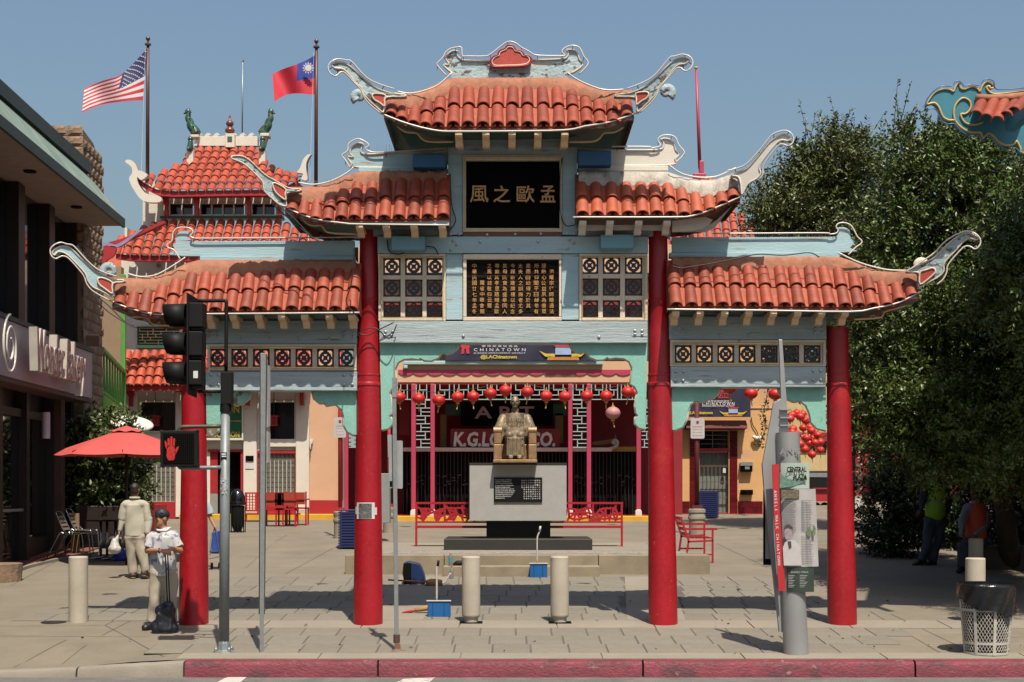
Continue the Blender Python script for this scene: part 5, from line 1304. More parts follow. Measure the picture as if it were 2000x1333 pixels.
# balcony house between bakery and hall
def GX(d): return -9.22 - .184*(d-33)
def gp(d, off, z): return (GX(d)+off, d-20, z)
def gbox(m_, d0, d1, o0, o1, z0, z1):
    return m_.prism([gp(d0,o0,z0),gp(d1,o0,z0),gp(d1,o1,z0),gp(d0,o1,z0)], [gp(d0,o0,z1),gp(d1,o0,z1),gp(d1,o1,z1),gp(d0,o1,z1)])
bh = thing("balcony_house", "tan house with a bright green timber balcony squeezed between bakery and white hall", "building", gp(36,0,gz(16)))
m_tan = M("stucco_tan", (.34,.24,.15), .9, var=.06, bump=.2)
part("wall", gbox(MB(), 33.2, 41, -4, -.9, .3, 7.4), m_tan, bh)
part("balcony_floor", gbox(MB(), 33.2, 39.8, -.9, .02, 3.35, 3.55), m_dado, bh)
part("balcony_beam", gbox(MB(), 33.2, 39.8, .03, .12, 3.45, 3.98), m_greenp, bh, bevel=.01)
part("top_rail", gbox(MB(), 33.2, 39.8, .03, .13, 4.95, 5.03), m_greenp, bh)
part("bottom_rail", gbox(MB(), 33.2, 39.8, .04, .10, 4.02, 4.08), m_greenp, bh)
for k in range(17):
    d = 33.4 + k*.385
    part("baluster", MB().bar(gp(d,.06,4.06), gp(d+(.16 if k%2 else -.16),.06,4.96), .035), m_greenp, bh)
for d in (39.6,): part("balcony_post", gbox(MB(), d, d+.3, .0, .12, 3.98, 7.6), m_greenp, bh, bevel=.01)
part("rear_wall", MB().box(X(160,20.6), X(236.5,20.6), 20.6, 20.9, 3.0, 7.95), m_tan, bh); part("lower_wall", MB().box(X(160,20.6), X(236.5,20.6), 20.62, 20.9, .6, 2.99), m_tan, bh)
part("bracket", gbox(MB(), 38.9, 39.2, -.85, .0, 2.9, 3.34), m_dado, bh)

# ================================================================ flags and masts
def curve_at(pts, t):
    n = len(pts)-1; i = min(n-1, int(t*n)); f = t*n-i; return (lerp(pts[i][0],pts[i+1][0],f), lerp(pts[i][1],pts[i+1][1],f))
def flag_pt(top, bot, Y, amp, u, v, lift=0):
    a, b = curve_at(top, u), curve_at(bot, u)
    return P(lerp(a[0],b[0],v), lerp(a[1],b[1],v), Y + amp*math.sin(u*9+v*2.2)*u**.5 - lift)
def patch(m_, top, bot, Y, amp, u0, u1, v0, v1, nu=14, nv=3, lift=0):
    return m_.grid([[flag_pt(top,bot,Y,amp,lerp(u0,u1,i/nu),lerp(v0,v1,j/nv),lift) for i in range(nu+1)] for j in range(nv+1)])
def star(m_, c, r, n, k, Y):
    pts = []
    for i in range(2*n):
        a = math.pi*i/n; rr_ = r if i%2==0 else r*k; pts.append(P(c[0]+rr_*math.sin(a), c[1]-rr_*math.cos(a), Y))
    return m_.add(pts, [tuple(range(2*n))])
m_fr, m_fw, m_fb = M("flag_red",(.58,.02,.04),.7,var=.05), M("flag_white",(.70,.68,.70),.7,var=.04), M("flag_blue",(.02,.03,.14),.7,var=.1)
m_fr2, m_fb2 = M("flag_red_bright",(.62,.015,.04),.7,var=.05), M("flag_blue_bright",(.015,.03,.30),.7,var=.08)
m_pole = M("pole_bronze", (.12,.06,.05), .5, .2)
def flagpole(px, py0, py1, Y, name, label):
    t = thing(name, label, "flagpole", P(px, py1, Y), "bronze flagpoles on the hall roof")
    m_ = MB().tube([P(px,py1,Y), P(px+.6,lerp(py0,py1,.4),Y), P(px+1,py0+14,Y)], [.055,.05,.04], 10); part("shaft", m_, m_pole, t, smooth=True)
    part("truck", MB().lathe(P(px+1,py0+17,Y), [(.05,0),(.09,.02),(.09,.06),(.03,.08),(.02,.2)], 10), m_pole, t, smooth=40)
    part("ball", MB().ell(P(px+1,py0+3,Y), (.065,.065,.065), 12, 8), M("ball_bronze",(.20,.08,.035),.3,.3), t, smooth=True)
    part("halyard", MB().bar(P(px-4,py0+22,Y), P(px-12,py1-10,Y), .008), m_fw, t)
flagpole(288,73,345,22.2,"flagpole","bronze flagpole flying the stars and stripes left of the hall roof")
flagpole(617,78,372,22.2,"flagpole","bronze flagpole flying the red flag with white sun beside the hall")
T1 = [(289,93),(272,112),(255,130),(242,142),(230,150),(212,155),(198,159),(181,166),(165,173)]; B1 = [(279,196),(262,197),(245,198),(228,200),(212,202),(198,205),(186,209),(172,214),(160,221)]
Yf = 22.2
us = thing("flag", "stars and stripes flag blowing left from the pole above the bakery", "flag", P(289,95,Yf))
for i in range(13):
    v0, v1 = i/13, (i+1)/13
    part("stripe", patch(MB(), T1, B1, Yf, .16, .40 if i < 7 else 0, 1.0, v0, v1, 14, 2), m_fr if i % 2 == 0 else m_fw, us, smooth=True)
part("canton", patch(MB(), T1, B1, Yf, .16, 0, .40, 0, 7/13, 8, 6), m_fb, us, smooth=True)
mb = MB()
for r_ in range(9):
    for c_ in range(6 if r_ % 2 == 0 else 5):
        u, v = (.03 + (c_ + (.5 if r_ % 2 else 0))*.062), (.035 + r_*.058)
        p = flag_pt(T1,B1,Yf,.16,u,v,.012); d = p[1]+20; star(mb, (p[0]/d*F+CX, CY-(p[2]-EYE)/d*F), 2.1, 5, .42, p[1])
part("stars", mb, m_fw, us, kind="stuff")
T2 = [(621,104),(606,114),(592,121),(577,127),(562,132),(546,138),(532,145)]; B2 = [(619,185),(604,185),(589,183),(574,183),(560,185),(548,191),(536,199)]
tw_ = thing("flag", "red flag with blue canton and white sun blowing left from its pole", "flag", P(621,106,Yf))
part("field", patch(patch(MB(), T2, B2, Yf, .14, .46, 1, 0, 1, 12, 8), T2, B2, Yf, .14, 0, .46, .58, 1, 8, 4), m_fr2, tw_, smooth=True)
part("canton", patch(MB(), T2, B2, Yf, .14, 0, .46, 0, .58, 8, 6), m_fb2, tw_, smooth=True)
mb = MB(); star(mb, (602,133), 12, 12, .62, Yf-.2); part("sun_rays", mb, m_fw, tw_)
part("sun_ring", MB().add([P(602+7.6*math.cos(2*math.pi*k/24),133+7.6*math.sin(2*math.pi*k/24),Yf-.205) for k in range(24)],[tuple(range(24))]), m_fb2, tw_)
part("sun_disc", MB().add([P(602+6.6*math.cos(2*math.pi*k/24),133+6.6*math.sin(2*math.pi*k/24),Yf-.21) for k in range(24)],[tuple(range(24))]), m_fw, tw_)
an = thing("antenna", "thin pale antenna mast rising behind the hall ridge", "antenna", P(473,262,27)); part("mast", MB().tube([P(473,275,27),P(474,119,27)], .022, 6), m_steel, an, smooth=True); part("tip", MB().tube([P(472,122,27),P(476,118,27)], .035, 6), m_steel, an)
rp = thing("mast", "slim red mast with a small yellow cap on the roof behind the gate", "mast", P(1368,345,25))
part("shaft", MB().tube([P(1367,330,25),P(1360,138,25)], [.055,.04], 8), m_pink, rp, smooth=True); part("base_box", MB().pbox(1355,338,1379,346,24.8,.3).pbox(1366,314,1375,338,24.85,.2), m_pink, rp, bevel=.02)
part("cap", MB().lathe(P(1359.5,134,25), [(.02,-.1),(.02,0),(.075,.01),(.06,.04),(.001,.05)], 12), m_gold2, rp)

# ================================================================ lanterns
m_lred = M("lantern_red", (.62,.012,.01), .5, var=.1, scale=8); m_lgold = M("lantern_gold", (.60,.30,.03), .45); m_tass = M("tassel", (.55,.34,.08), .7)
def lantern_proto(r=.15):
    t = thing("lantern", "", "lantern", (0,0,0), None); n = 20; m_ = MB(); rows = []
    for i in range(9):
        th = math.pi*(.08 + .84*i/8); rows.append([(r*math.sin(th)*(1+.05*math.cos(k*math.pi))*math.cos(2*math.pi*k/n), r*math.sin(th)*(1+.05*math.cos(k*math.pi))*math.sin(2*math.pi*k/n), r*.88*math.cos(th)) for k in range(n+1)])
    part("shade", m_.grid(rows), m_lred, t, smooth=True)
    part("top_cap", MB().lathe((0,0,r*.84), [(r*.28,0),(r*.28,r*.16),(r*.1,r*.18),(.006,r*.6)], 12), m_lgold, t)
    part("bottom_cap", MB().lathe((0,0,-r*1.12), [(r*.30,0),(r*.26,r*.28)], 12), m_lgold, t)
    part("tassel", MB().cap((0,0,-r*1.12), (.03,.0,-r*1.95), .012, .016, 6), m_tass, t)
    return t
LP = [(780,776),(818,779),(857,782),(894,776),(924,775),(958,769),(987,763),(1030,766),(1067,774),(1103,775),(1146,774),(1184,774),(1226,766)]
YL = 17.0; lp = lantern_proto(.155)
names = ["leftmost","second","third","fourth","fifth","sixth","highest, upper middle","eighth","ninth","tenth","eleventh","twelfth","rightmost"]
for i, (a, b) in enumerate(LP):
    l_ = lp if i == 0 else dup(lp, P(a,b,YL))
    l_.location = P(a,b,YL); l_.rotation_euler[2] = i*1.3; l_['group'] = "red lanterns strung across the shop front"
    l_['label'] = "%s red lantern from the left on the string before the shop" % names[i] if i not in (0,6,12) else ("%s red lantern on the string before the shop" % names[i]).replace("highest, upper middle","highest")
ORG[lp.name] = tuple(lp.location)
st = MB(); q = [(735,770)] + [(a,b-15) for a,b in LP] + [(1268,748)]
st.tube([P(a,b,YL) for a,b in q], .008, 4)
solo("lantern_wire", st, m_cable, "thin wire carrying the row of red lanterns across the shop front", "wire", P(1000,755,YL), smooth=True)
rl = [("large red lantern hanging beside the navy banner over the orange wall",(1467,769),1.0,YL-1),("dark red lantern half hidden by leaves right of the banner",(1514,770),1.05,YL-1),("red lantern tucked behind the gate beam above the navy banner",(1425,757),1.1,YL-1),
      ("red lantern peeping out by the mint bracket right of the string",(1240,768),.9,YL+1)]
for lab, (a,b), s_, y in rl: dup(lp, P(a,b,y), lab, scale=s_)['group'] = "single red lanterns on the right"
pk = dup(lp, P(1197,807,YL+3), "pale pink lantern hanging inside the shop porch", scale=1.25); pk['group'] = "single red lanterns on the right"
for ch in pk.children:
    if ch.name.startswith("shade"):
        ch.data = ch.data.copy(); ch.data.materials.clear(); ch.data.materials.append(M("lantern_pink", (.55,.24,.24), .6))
cl_ = [(1546,822),(1561,816),(1574,822),(1551,836),(1566,832),(1580,838),(1548,846),(1560,848),(1573,853),(1585,846),(1590,858),(1578,866),(1562,866),(1573,874),(1595,868),(1545,812),(1556,806),(1570,806),(1584,810),(1596,830),(1598,850),(1605,862),(1584,884),(1602,882),(1664,812),(1668,824),(1676,818),(1683,828),(1672,836),(1686,808),(1662,838)]
for i, (a, b) in enumerate(cl_):
    row = "top" if b < 815 else "upper" if b < 830 else "middle" if b < 848 else "lower" if b < 864 else "lowest"
    l_ = dup(lp, P(a + (i*5 % 7)-3, b + (i*11 % 9)-4, 29 + (i*7 % 6)), "red lantern in the %s row, %s, of the cluster %s" % ((row, "far left" if a < 1550 else "left" if a < 1562 else "centre" if a < 1572 else "right of centre" if a < 1582 else "right" if a < 1593 else "far right", "behind the kiosk") if a < 1620 else (row, "left" if a < 1670 else "right", "beside the rightmost column")), scale=.95)
    l_['group'] = "lantern cluster behind the kiosk" if a < 1620 else "lantern cluster by the rightmost column"

# ================================================================ traffic signal and posts
m_sblk = M("signal_black", (.008,.008,.008), .6, var=.2, spec=.2); m_postg = M("post_grey_paint", (.22,.25,.26), .5, .2, var=.15, scale=6, wear=((.32,.33,.33),.6,8,.1))
YP = GY(1275)
tsg = thing("traffic_signal", "grey pole with a black side-facing traffic signal and lit red hand pedestrian signal", "traffic signal", (X(437,YP), YP, gz(YP)))
part("pole", MB().tube([P(437.5,1272,YP), P(440,800,YP)], [.062,.055], 20), m_postg, tsg, smooth=True)
part("base", MB().lathe((X(437.5,YP),YP,gz(YP)), [(.135,-.02),(.135,.015),(.09,.03),(.075,.11),(.064,.14)], 8), m_postg, tsg, bevel=.008)
mb = MB()
for k in range(4):
    a = math.pi/4 + k*math.pi/2; mb.lathe((X(437.5,YP)+.11*math.cos(a), YP+.11*math.sin(a), gz(YP)), [(.022,0),(.022,.05),(.012,.07)], 6)
part("anchor_bolts", mb, m_bolt, tsg, kind="stuff")
part("sleeve", MB().pbox(430.5,726,452.5,790,YP-.07,.14), m_sblk, tsg, bevel=.01); part("collar", MB().tube([P(441,790,YP),P(441,805,YP)], .07, 16), m_sblk, tsg, smooth=40)
part("pipe", MB().tube([P(a,b,YP) for a,b in smooth_path([(441.5,726),(442,640),(442,592),(439,588),(430,587.5),(386,588.5)],3)], .022, 8), m_sblk, tsg, smooth=True)
part("lower_pipe", MB().tube([P(386,765,YP),P(432,765,YP)], .019, 8), m_sblk, tsg, smooth=True)
hd = part("signal_head", MB().prism([P(364,571,YP-.16),P(368,573,YP-.16),P(367,771,YP-.16),P(364,766,YP-.16)],[P(378,580,YP+.16),P(386,584,YP+.16),P(385,778,YP+.16),P(376,774,YP+.16)]), m_sblk, tsg, bevel=.004)
for k, cy in enumerate((622,678,735)):
    part("signal_section", MB().pbox(366,cy-31,395.5-k,cy+17,YP-.13,.26).pbox(372,cy+17.2,394-k,cy+24,YP-.10,.2), m_sblk, hd, bevel=.012)
    c0 = Vector(P(364,cy-5,YP)); m_ = MB(); n = 18
    for (L_, r0) in ((0,.145),(.245,.138)):
        for k2 in range(n+1):
            a = R(-60) + R(300)*k2/n; m_.v.append((c0.x - L_ - (.03*math.sin(a) if L_ else 0), c0.y + r0*math.cos(a), c0.z + r0*math.sin(a)))
    for k2 in range(n): m_.f.append((k2,k2+1,n+1+k2+1,n+1+k2))
    vz = part("visor", m_, m_sblk, hd, smooth=True); md_ = vz.modifiers.new("solid",'SOLIDIFY'); md_.thickness = .006
    part("lens", MB().lathe((c0.x-.02,c0.y,c0.z), [(.13,0),(.12,.02),(.001,.04)], 16, axis=(-1,0,0)), m_dark, hd)
part("label_sticker", MB().pbox(377.5,725,386.5,739,YP-.135,.003), m_letw, hd)
ph = part("pedestrian_signal", MB().pprism(smooth_path([(313,845),(318,841.5),(379,841),(384,846),(385,905),(380,911),(319,912),(313,907)],2,closed=True), YP-.2, .14), m_sblk, tsg, bevel=.01)
part("screen", MB().pbox(318,847,379,906,YP-.206,.004), M("signal_screen",(.003,.003,.003),.9,spec=.05), ph)
g = MB()
for k in range(15): g.bar(P(319+k*4.1,847,YP-.209),P(319+k*4.1-8+8,906,YP-.209),.003); g.bar(P(318,849+k*3.9,YP-.209),P(379,849+k*3.9,YP-.209),.003)
part("screen_mesh", g, m_sblk, ph, kind="stuff")
m_hand = M("lit_hand_red", (.50,.010,.006), .6, var=.6, scale=70, emit=.06)
mb = MB(); Yh = YP-.212
for q in ([(326,880),(327,870),(340,872),(343,882),(341,896),(338,899.5),(329,899.5),(325,892)], [(325.5,878),(322.5,872),(321.2,862),(323.5,861),(326.5,866),(329,874)], [(328,872),(327,858),(329.5,856),(331.5,858),(332,872)], [(332.6,871),(332.8,854),(335.2,852.5),(337,854.5),(336.6,871)], [(337.3,872),(338.5,857),(341,856),(342,858),(340.8,874)], [(341.5,882),(345,874),(349.5,872),(348.5,876),(344,886),(341.6,890)]):
    mb.pprism(q, Yh, .003)
part("hand_symbol", mb, m_hand, ph)
for q in ([(352,846),(350,838),(356,834.5),(366,834),(432,833)], [(352,905),(350,912),(357,915),(368,914.5),(432,913.5)]):
    part("bracket_pipe", MB().tube([P(a,b,YP-.05) for a,b in smooth_path(q,3)], .024, 8), M("pipe_olive",(.10,.09,.05),.5,.3) if q[0][1] < 900 else m_postg, tsg, smooth=True)
part("sticker", MB().pbox(431,884,443,895,YP-.066,.004), m_dark, tsg); part("sticker_print", MB().pbox(432.5,886,441.5,888.8,YP-.069,.003).pbox(433,890.5,442,893,YP-.069,.003), m_letw, tsg)
g = MB(); r2 = random.Random(5)
for k in range(26):
    a, b = 437+r2.uniform(-6,6), 932+r2.uniform(0,32); g.pbox(a,b,a+r2.uniform(.8,3),b+r2.uniform(.7,2.4),YP-.064-k*.0002,.002)
part("scratched_paint", g, m_letw, tsg, kind="stuff")
# edge-on sign post
YQ = GY(1276)
sp = thing("sign_post", "bare steel channel post with parking signs seen edge-on, beside the signal pole", "sign post", (X(512,YQ),YQ,gz(YQ)))
part("post", MB().prism([P(507,1276,YQ),P(515,1276,YQ),P(519.5,690,YQ),P(509,690,YQ)],[P(507,1275,YQ+.04),P(515,1275,YQ+.04),P(519.5,690,YQ+.04),P(509,690,YQ+.04)]), m_steel, sp, bevel=.004)
part("post_flange", MB().prism([P(505,1200,YQ+.045),P(517.5,1200,YQ+.045),P(522.5,694,YQ+.045),P(507.5,694,YQ+.045)],[P(505,1200,YQ+.075),P(517.5,1200,YQ+.075),P(522.5,694,YQ+.075),P(507.5,694,YQ+.075)]), M("post_dark",(.09,.08,.08),.5,.3), sp)
for a,b in ((712,835),(842,905)): part("sign_plate", MB().prism([P(521,a,YQ+.08),P(521.8,a,YQ+.08),P(521.8,b,YQ+.08),P(521,b,YQ+.08)],[P(527,a+4,YQ+.38),P(528,a+4,YQ+.38),P(528,b-2,YQ+.38),P(527,b-2,YQ+.38)]), m_letw, sp)
# second post with signs facing away
Y2 = GY(1273)
sp2 = thing("sign_post", "thin grey post with two street signs seen from behind, near the second column", "sign post", (X(775,Y2),Y2,gz(Y2)))
part("post", MB().prism([P(770.5,1262,Y2),P(779,1262,Y2),P(774,775,Y2),P(766,775,Y2)],[P(770.5,1262,Y2+.05),P(779,1262,Y2+.05),P(774,775,Y2+.05),P(766,775,Y2+.05)]), m_steel, sp2, bevel=.006)
part("thin_tip", MB().pbox(768.5,696,771,775.5,Y2+.01,.02), m_steel, sp2); part("post_cap", MB().pbox(765.5,738,774.5,776,Y2-.01,.07), m_steel, sp2)
for q in ([(757,850),(774,848.5),(775,892),(758,893)],[(759.5,863),(761,861),(785,861),(786.5,863),(786.5,953),(785,955),(760.5,953.5),(759.5,951)]): part("sign_plate", MB().pprism(q, Y2+.06 + (.008 if q[0][0]==757 else 0), .006), M("sign_back",(.42,.44,.43),.5,.3), sp2)
part("stickers", MB().pbox(761,940,766,951,Y2+.056,.003), m_dark, sp2)
part("base_plate", MB().lathe((X(775,Y2),Y2,gz(Y2)), [(.125,-.02),(.125,.012),(.05,.03),(.042,.10)], 3), M("base_rusty",(.22,.12,.08),.7,.2,var=.3), sp2, bevel=.004); part("rust_clamp", MB().tube([(X(774.5,Y2),Y2+.02,Z(1256,Y2)),(X(774.5,Y2),Y2+.02,Z(1240,Y2))], .04, 10), M("rust_dark",(.09,.045,.03),.8), sp2)

# ================================================================ information kiosk
YK = GY(1279)
m_silver = M("brushed_silver", (.42,.42,.42), .38, .35, var=.06, scale=3)
kk = thing("kiosk", "silver walking tour pillar with a tall fin and curved CENTRAL PLAZA history panels", "kiosk", (X(1555,YK),YK,gz(YK)))
kx = X(1555,YK); 
part("pillar", MB().tube([(kx,YK,gz(YK)),(X(1549,YK),YK,Z(1150,YK)),(X(1538.5,YK),YK,Z(845,YK))], [.147,.142,.138], 36), m_silver, kk, smooth=40)
fin = [(1521,663.5),(1528,663.5),(1532,720),(1541,845),(1541,1150),(1534,1235),(1523,1235),(1510,1113),(1494,958),(1489.5,905),(1511,786),(1525.5,780),(1523,700)]
part("fin", MB().pprism(fin, YK+.02, .05), m_silver, kk, bevel=.004)
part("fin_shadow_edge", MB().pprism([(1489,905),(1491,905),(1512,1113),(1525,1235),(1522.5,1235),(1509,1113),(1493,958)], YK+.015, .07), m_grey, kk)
for b in (800,816,831): part("crossbar", MB().pbox(1524,b-1.2,1546,b+1.4,YK-.03,.12), m_silver, kk)
part("red_strip", MB().pprism([(1508,907.5),(1521.5,906.5),(1523,1000),(1534.5,1154),(1521,1155),(1511.5,1010)], YK-.155, .02), m_red, kk)
mb = MB()
for i, ch in enumerate("ANGELS WALK CHINATOWN"):
    if ch != " ":
        t = i/20; cx_, cy_ = lerp(1514.5,1521.5,t**1.1), lerp(961,1102,t)
        mb.text(ch, P(cx_,cy_,YK-.158), .033, ux=(0.05,0,-1), uz=(1,0,0.05), bold=.02)
part("strip_lettering", mb, m_letw, kk)
part("embossed_letters", MB().text("ANG", P(1543,882,YK-.145), .07, bold=.01, depth=.004, spacing=1.3), m_grey, kk)
def curved(name, px0, px1, py0, py1, mat, r=.30, th=.008, Yoff=0.0, parent=kk, lean=0):
    c = (px0+px1)/2; rows = []
    for (py, inn) in ((py0,0),(py1,0)):
        row = []
        for i in range(13):
            u = lerp(px0,px1,i/12) + (lean if py == py1 else 0); x = X(u,YK); dx = x - X(c + (lean if py==py1 else 0),YK); row.append((x, YK-.165+Yoff + (r-math.sqrt(max(0,r*r-dx*dx))), Z(py,YK)))
        rows.append(row)
    m_ = MB().grid(rows); m_.grid([[(a,b+th,c_) for a,b,c_ in r_] for r_ in rows]); return part(name, m_, mat, parent, smooth=True)
m_panelw = M("panel_print_pale", (.50,.47,.46), .45, var=.12, scale=5)
pa = curved("top_panel", 1521.5, 1577, 905, 955, M("panel_print_mint", (.47,.56,.48), .4, var=.08, scale=6))
mb = MB().text("CENTRAL", P(1556,917.5,YK-.18), .064, bold=.035, width=X(1575.5,YK)-X(1537,YK)); mb.text("PLAZA", P(1563,932,YK-.18), .062, bold=.035, width=X(1576,YK)-X(1550,YK))
part("panel_lettering", mb, m_dark, kk)
g = MB(); g.pprism([(1523,922),(1530,930),(1540,936),(1552,938),(1564,936),(1575,930),(1576,938),(1565,944),(1550,950),(1523,954)], YK-.171, .002); part("roof_print", g, M("print_sage",(.14,.26,.20),.5,var=.4,scale=30), kk)
curved("main_panel", 1522, 1590, 955.5, 1106, m_panelw, lean=6)
Yp = YK-.1745; g = MB(); r2 = random.Random(9)
for k in range(38):
    b = 978+k*3.3
    if 1038 < b: g.pbox(1562+(b-960)*.035, b, 1585+(b-960)*.035-r2.uniform(0,4), b+.9, Yp, .001) if not 1028<b<1046 else None
    else: g.pbox(1530, b, 1556-r2.uniform(0,5), b+.9, Yp, .001); g.pbox(1565, b, 1588-r2.uniform(0,5), b+.9, Yp+.004, .001)
part("panel_text", g, M("print_grey",(.20,.19,.19),.6), kk, kind="stuff")
part("panel_photo", MB().pbox(1526,957,1561,974,Yp,.001), M("print_sepia",(.16,.13,.08),.6,var=.7,scale=40), kk)
part("coat_print", MB().pprism([(1531,1105),(1529,1070),(1533,1060),(1541,1054),(1553,1056),(1562,1066),(1566,1105)], Yp-.001, .001), M("print_offwhite",(.56,.53,.52),.6,var=.1), kk)
part("face_print", MB().pprism(smooth_path([(1533,1034),(1538,1030),(1545,1032),(1547,1042),(1545,1052),(1539,1056),(1533,1050)],2,closed=True), Yp-.002, .001), M("print_mauve",(.36,.27,.30),.6,var=.25,scale=30), kk)
part("cap_print", MB().pprism([(1530,1036),(1533,1027),(1541,1024),(1548,1030),(1548,1035),(1538,1032)], Yp-.003, .001).pprism([(1538,1058),(1545,1057),(1546,1070),(1541,1074)], Yp-.003, .001), M("print_dark_plum",(.07,.045,.06),.6), kk)
part("medal_print", MB().pprism(smooth_path([(1576,1032),(1582,1030),(1585,1040),(1580,1048),(1575,1044)],2,closed=True), Yp-.0005,.001).pprism(smooth_path([(1588,1026),(1593,1032),(1592,1045),(1587,1046)],2,closed=True), Yp+.004,.001), M("print_olive",(.16,.20,.10),.6,var=.5,scale=40), kk)
curved("lower_panel", 1533, 1585, 1107, 1155, M("panel_green_black",(.045,.065,.05),.4,var=.2), lean=1)
g = MB().text("ANGELS WALK", P(1562,1118,YK-.17), .022, bold=.01); 
for k in range(8): g.pbox(1540,1124+k*3.2,1552-(k%3)*2,1125+k*3.2,YK-.168,.001).pbox(1562,1124+k*3.2,1577-(k%4)*2,1125+k*3.2,YK-.17,.001)
part("lower_lettering", g, M("print_pale_grey",(.42,.43,.41),.6), kk, kind="stuff")
part("rear_panel", MB().pbox(1491,958,1507,1104,YK+.16,.02), m_dark, kk); part("rear_panel_face", MB().pbox(1495,968,1506.5,1092,YK+.15,.01), m_grey, kk)

# ================================================================ waste bins
YT = GY(1278); tx, tz = X(1926,YT), gz(YT)
bin_ = thing("litter_bin", "white expanded-metal litter bin with a black bag folded over its rim", "litter bin", (tx,YT,tz))
m_binw = M("bin_white_enamel", (.60,.57,.50), .5, var=.12, scale=8, wear=((.22,.07,.04),.66,14,.04))
def rb(z): return lerp(.250,.318,z/.80)
g = MB(); nC, nR = 44, 20; r3 = random.Random(21)
for i in range(nR):
    z0, z1 = .05+i*.034, .05+(i+1)*.034
    for k in range(nC):
        for s_ in (1,-1):
            a0, a1 = 2*math.pi*(k+(i%2)*.5)/nC, 2*math.pi*(k+(i%2)*.5+s_*.5)/nC
            g.bar((tx+rb(z0)*math.cos(a0),YT+rb(z0)*math.sin(a0),tz+z0),(tx+rb(z1)*math.cos(a1),YT+rb(z1)*math.sin(a1),tz+z1),r3.uniform(.0045,.0075),.005)
part("mesh_wall", g, m_binw, bin_, kind="stuff")
for z, h in ((.01,.03),(.13,.03),(.52,.03),(.65,.05)): part("hoop", MB().lathe((tx,YT,tz), [(rb(z)+.006,z),(rb(z+h)+.006,z+h)], 40, caps=False), m_binw, bin_, smooth=True)
for k in range(8):
    a = 2*math.pi*(k+.06)/8 ; u = Vector((math.cos(a),math.sin(a),0)); t = Vector((-u.y,u.x,0))*.017
    b0, b1 = Vector((tx,YT,tz+.01))+u*(rb(.01)+.010), Vector((tx,YT,tz+.68))+u*(rb(.68)+.010)
    part("strap", MB().prism([b0-t,b0+t,b1+t,b1-t],[b0-t-u*.005,b0+t-u*.005,b1+t-u*.005,b1-t-u*.005]), m_binw, bin_)
part("drum", MB().lathe((tx,YT,tz+.03), [(.235,0),(.295,.72)], 32), M("bin_liner_dark",(.012,.012,.012),.7), bin_, smooth=40)
rows = []; r2 = random.Random(2)
for j in range(9):
    z = lerp(.845,.575,j/8); row = []
    for k in range(73):
        a = 2*math.pi*k/72; dip = .10*math.sin(a*1+2.3)*(j/8) + .02*math.sin(5*a)*(j/8)
        row.append((tx+(rb(.8)+.012+.012*math.sin(11*a+j*.7)*(.3+j/8)+.004*r2.uniform(-1,1))*math.cos(a), YT+(rb(.8)+.012+.012*math.sin(11*a+j*.7)*(.3+j/8))*math.sin(a), tz+z-dip))
    rows.append(row)
rows.insert(0, [(tx+(rb(.8)-.04)*math.cos(2*math.pi*k/72), YT+(rb(.8)-.04)*math.sin(2*math.pi*k/72), tz+.80) for k in range(73)])
part("bag", MB().grid(rows), M("bag_black", (.008,.008,.009), .22, var=.1, bump=.6, bscale=9, spec=.6), bin_, smooth=True)
part("sticker", MB().pprism([(1966,1176),(1977,1177),(1974,1217),(1963,1218)], YT-.16, .004), m_letw, bin_); part("sticker_print", MB().pprism([(1963.5,1210),(1974.5,1217),(1963,1218)], YT-.163, .003), m_letr, bin_)
# black dome-top bin
YD = 16.1; dx = X(464,YD)
db = thing("dome_bin", "black dome-topped bin in a cage beside the hall doorway", "litter bin", (dx,YD,gz(YD)))
part("drum", MB().lathe((dx,YD,gz(YD)), [(.05,.02),(.10,.06),(.165,.20),(.17,.65)], 20), m_sblk, db, smooth=40); part("dome", MB().lathe((dx,YD,gz(YD)+.66), [(.20,0),(.21,.04),(.20,.08),(.185,.09),(.18,.2),(.14,.32),(.07,.385),(.001,.40)], 20), M("dome_gloss",(.008,.008,.01),.12,spec=.7), db, smooth=40)
g = MB()
for k in range(14):
    a = 2*math.pi*k/14; g.bar((dx+.19*math.cos(a),YD+.19*math.sin(a),gz(YD)),(dx+.19*math.cos(a),YD+.19*math.sin(a),gz(YD)+.62),.015)
part("cage", g, m_sblk, db, kind="stuff")
# slatted blue bins
m_slat = M("slat_navy", (.012,.022,.11), .5, var=.1)
def slat_bin(px0,px1,py1,Y,label):
    t = thing("slatted_bin", label, "litter bin", (X((px0+px1)/2,Y),Y,gz(Y)), "blue slatted bins"); x0,x1 = X(px0,Y),X(px1,Y); w_ = x1-x0
    part("core", MB().box(x0+.03,x1-.03,Y+.03,Y+w_-.03,gz(Y)+.02,gz(Y)+.76), m_dark, t)
    for k in range(13): part("slat", MB().box(x0,x1,Y,Y+.015,gz(Y)+.04+k*.058,gz(Y)+.08+k*.058).box(x0-.004,x0+.011,Y+.016,Y+w_,gz(Y)+.04+k*.058,gz(Y)+.08+k*.058), m_slat, t)
    part("rim", MB().box(x0-.01,x1+.01,Y-.01,Y+w_+.01,gz(Y)+.79,gz(Y)+.82), m_slat, t, bevel=.01)
    for a in (x0+.06,x1-.06): part("strap", MB().box(a-.01,a+.01,Y-.006,Y-.001,gz(Y)+.02,gz(Y)+.79), m_slat, t)
slat_bin(661,714,1073,10.6,"navy slatted bin half hidden behind the second red column")
slat_bin(1364,1404,1012,23.0,"navy slatted bin in front of the barred door of the orange wall")

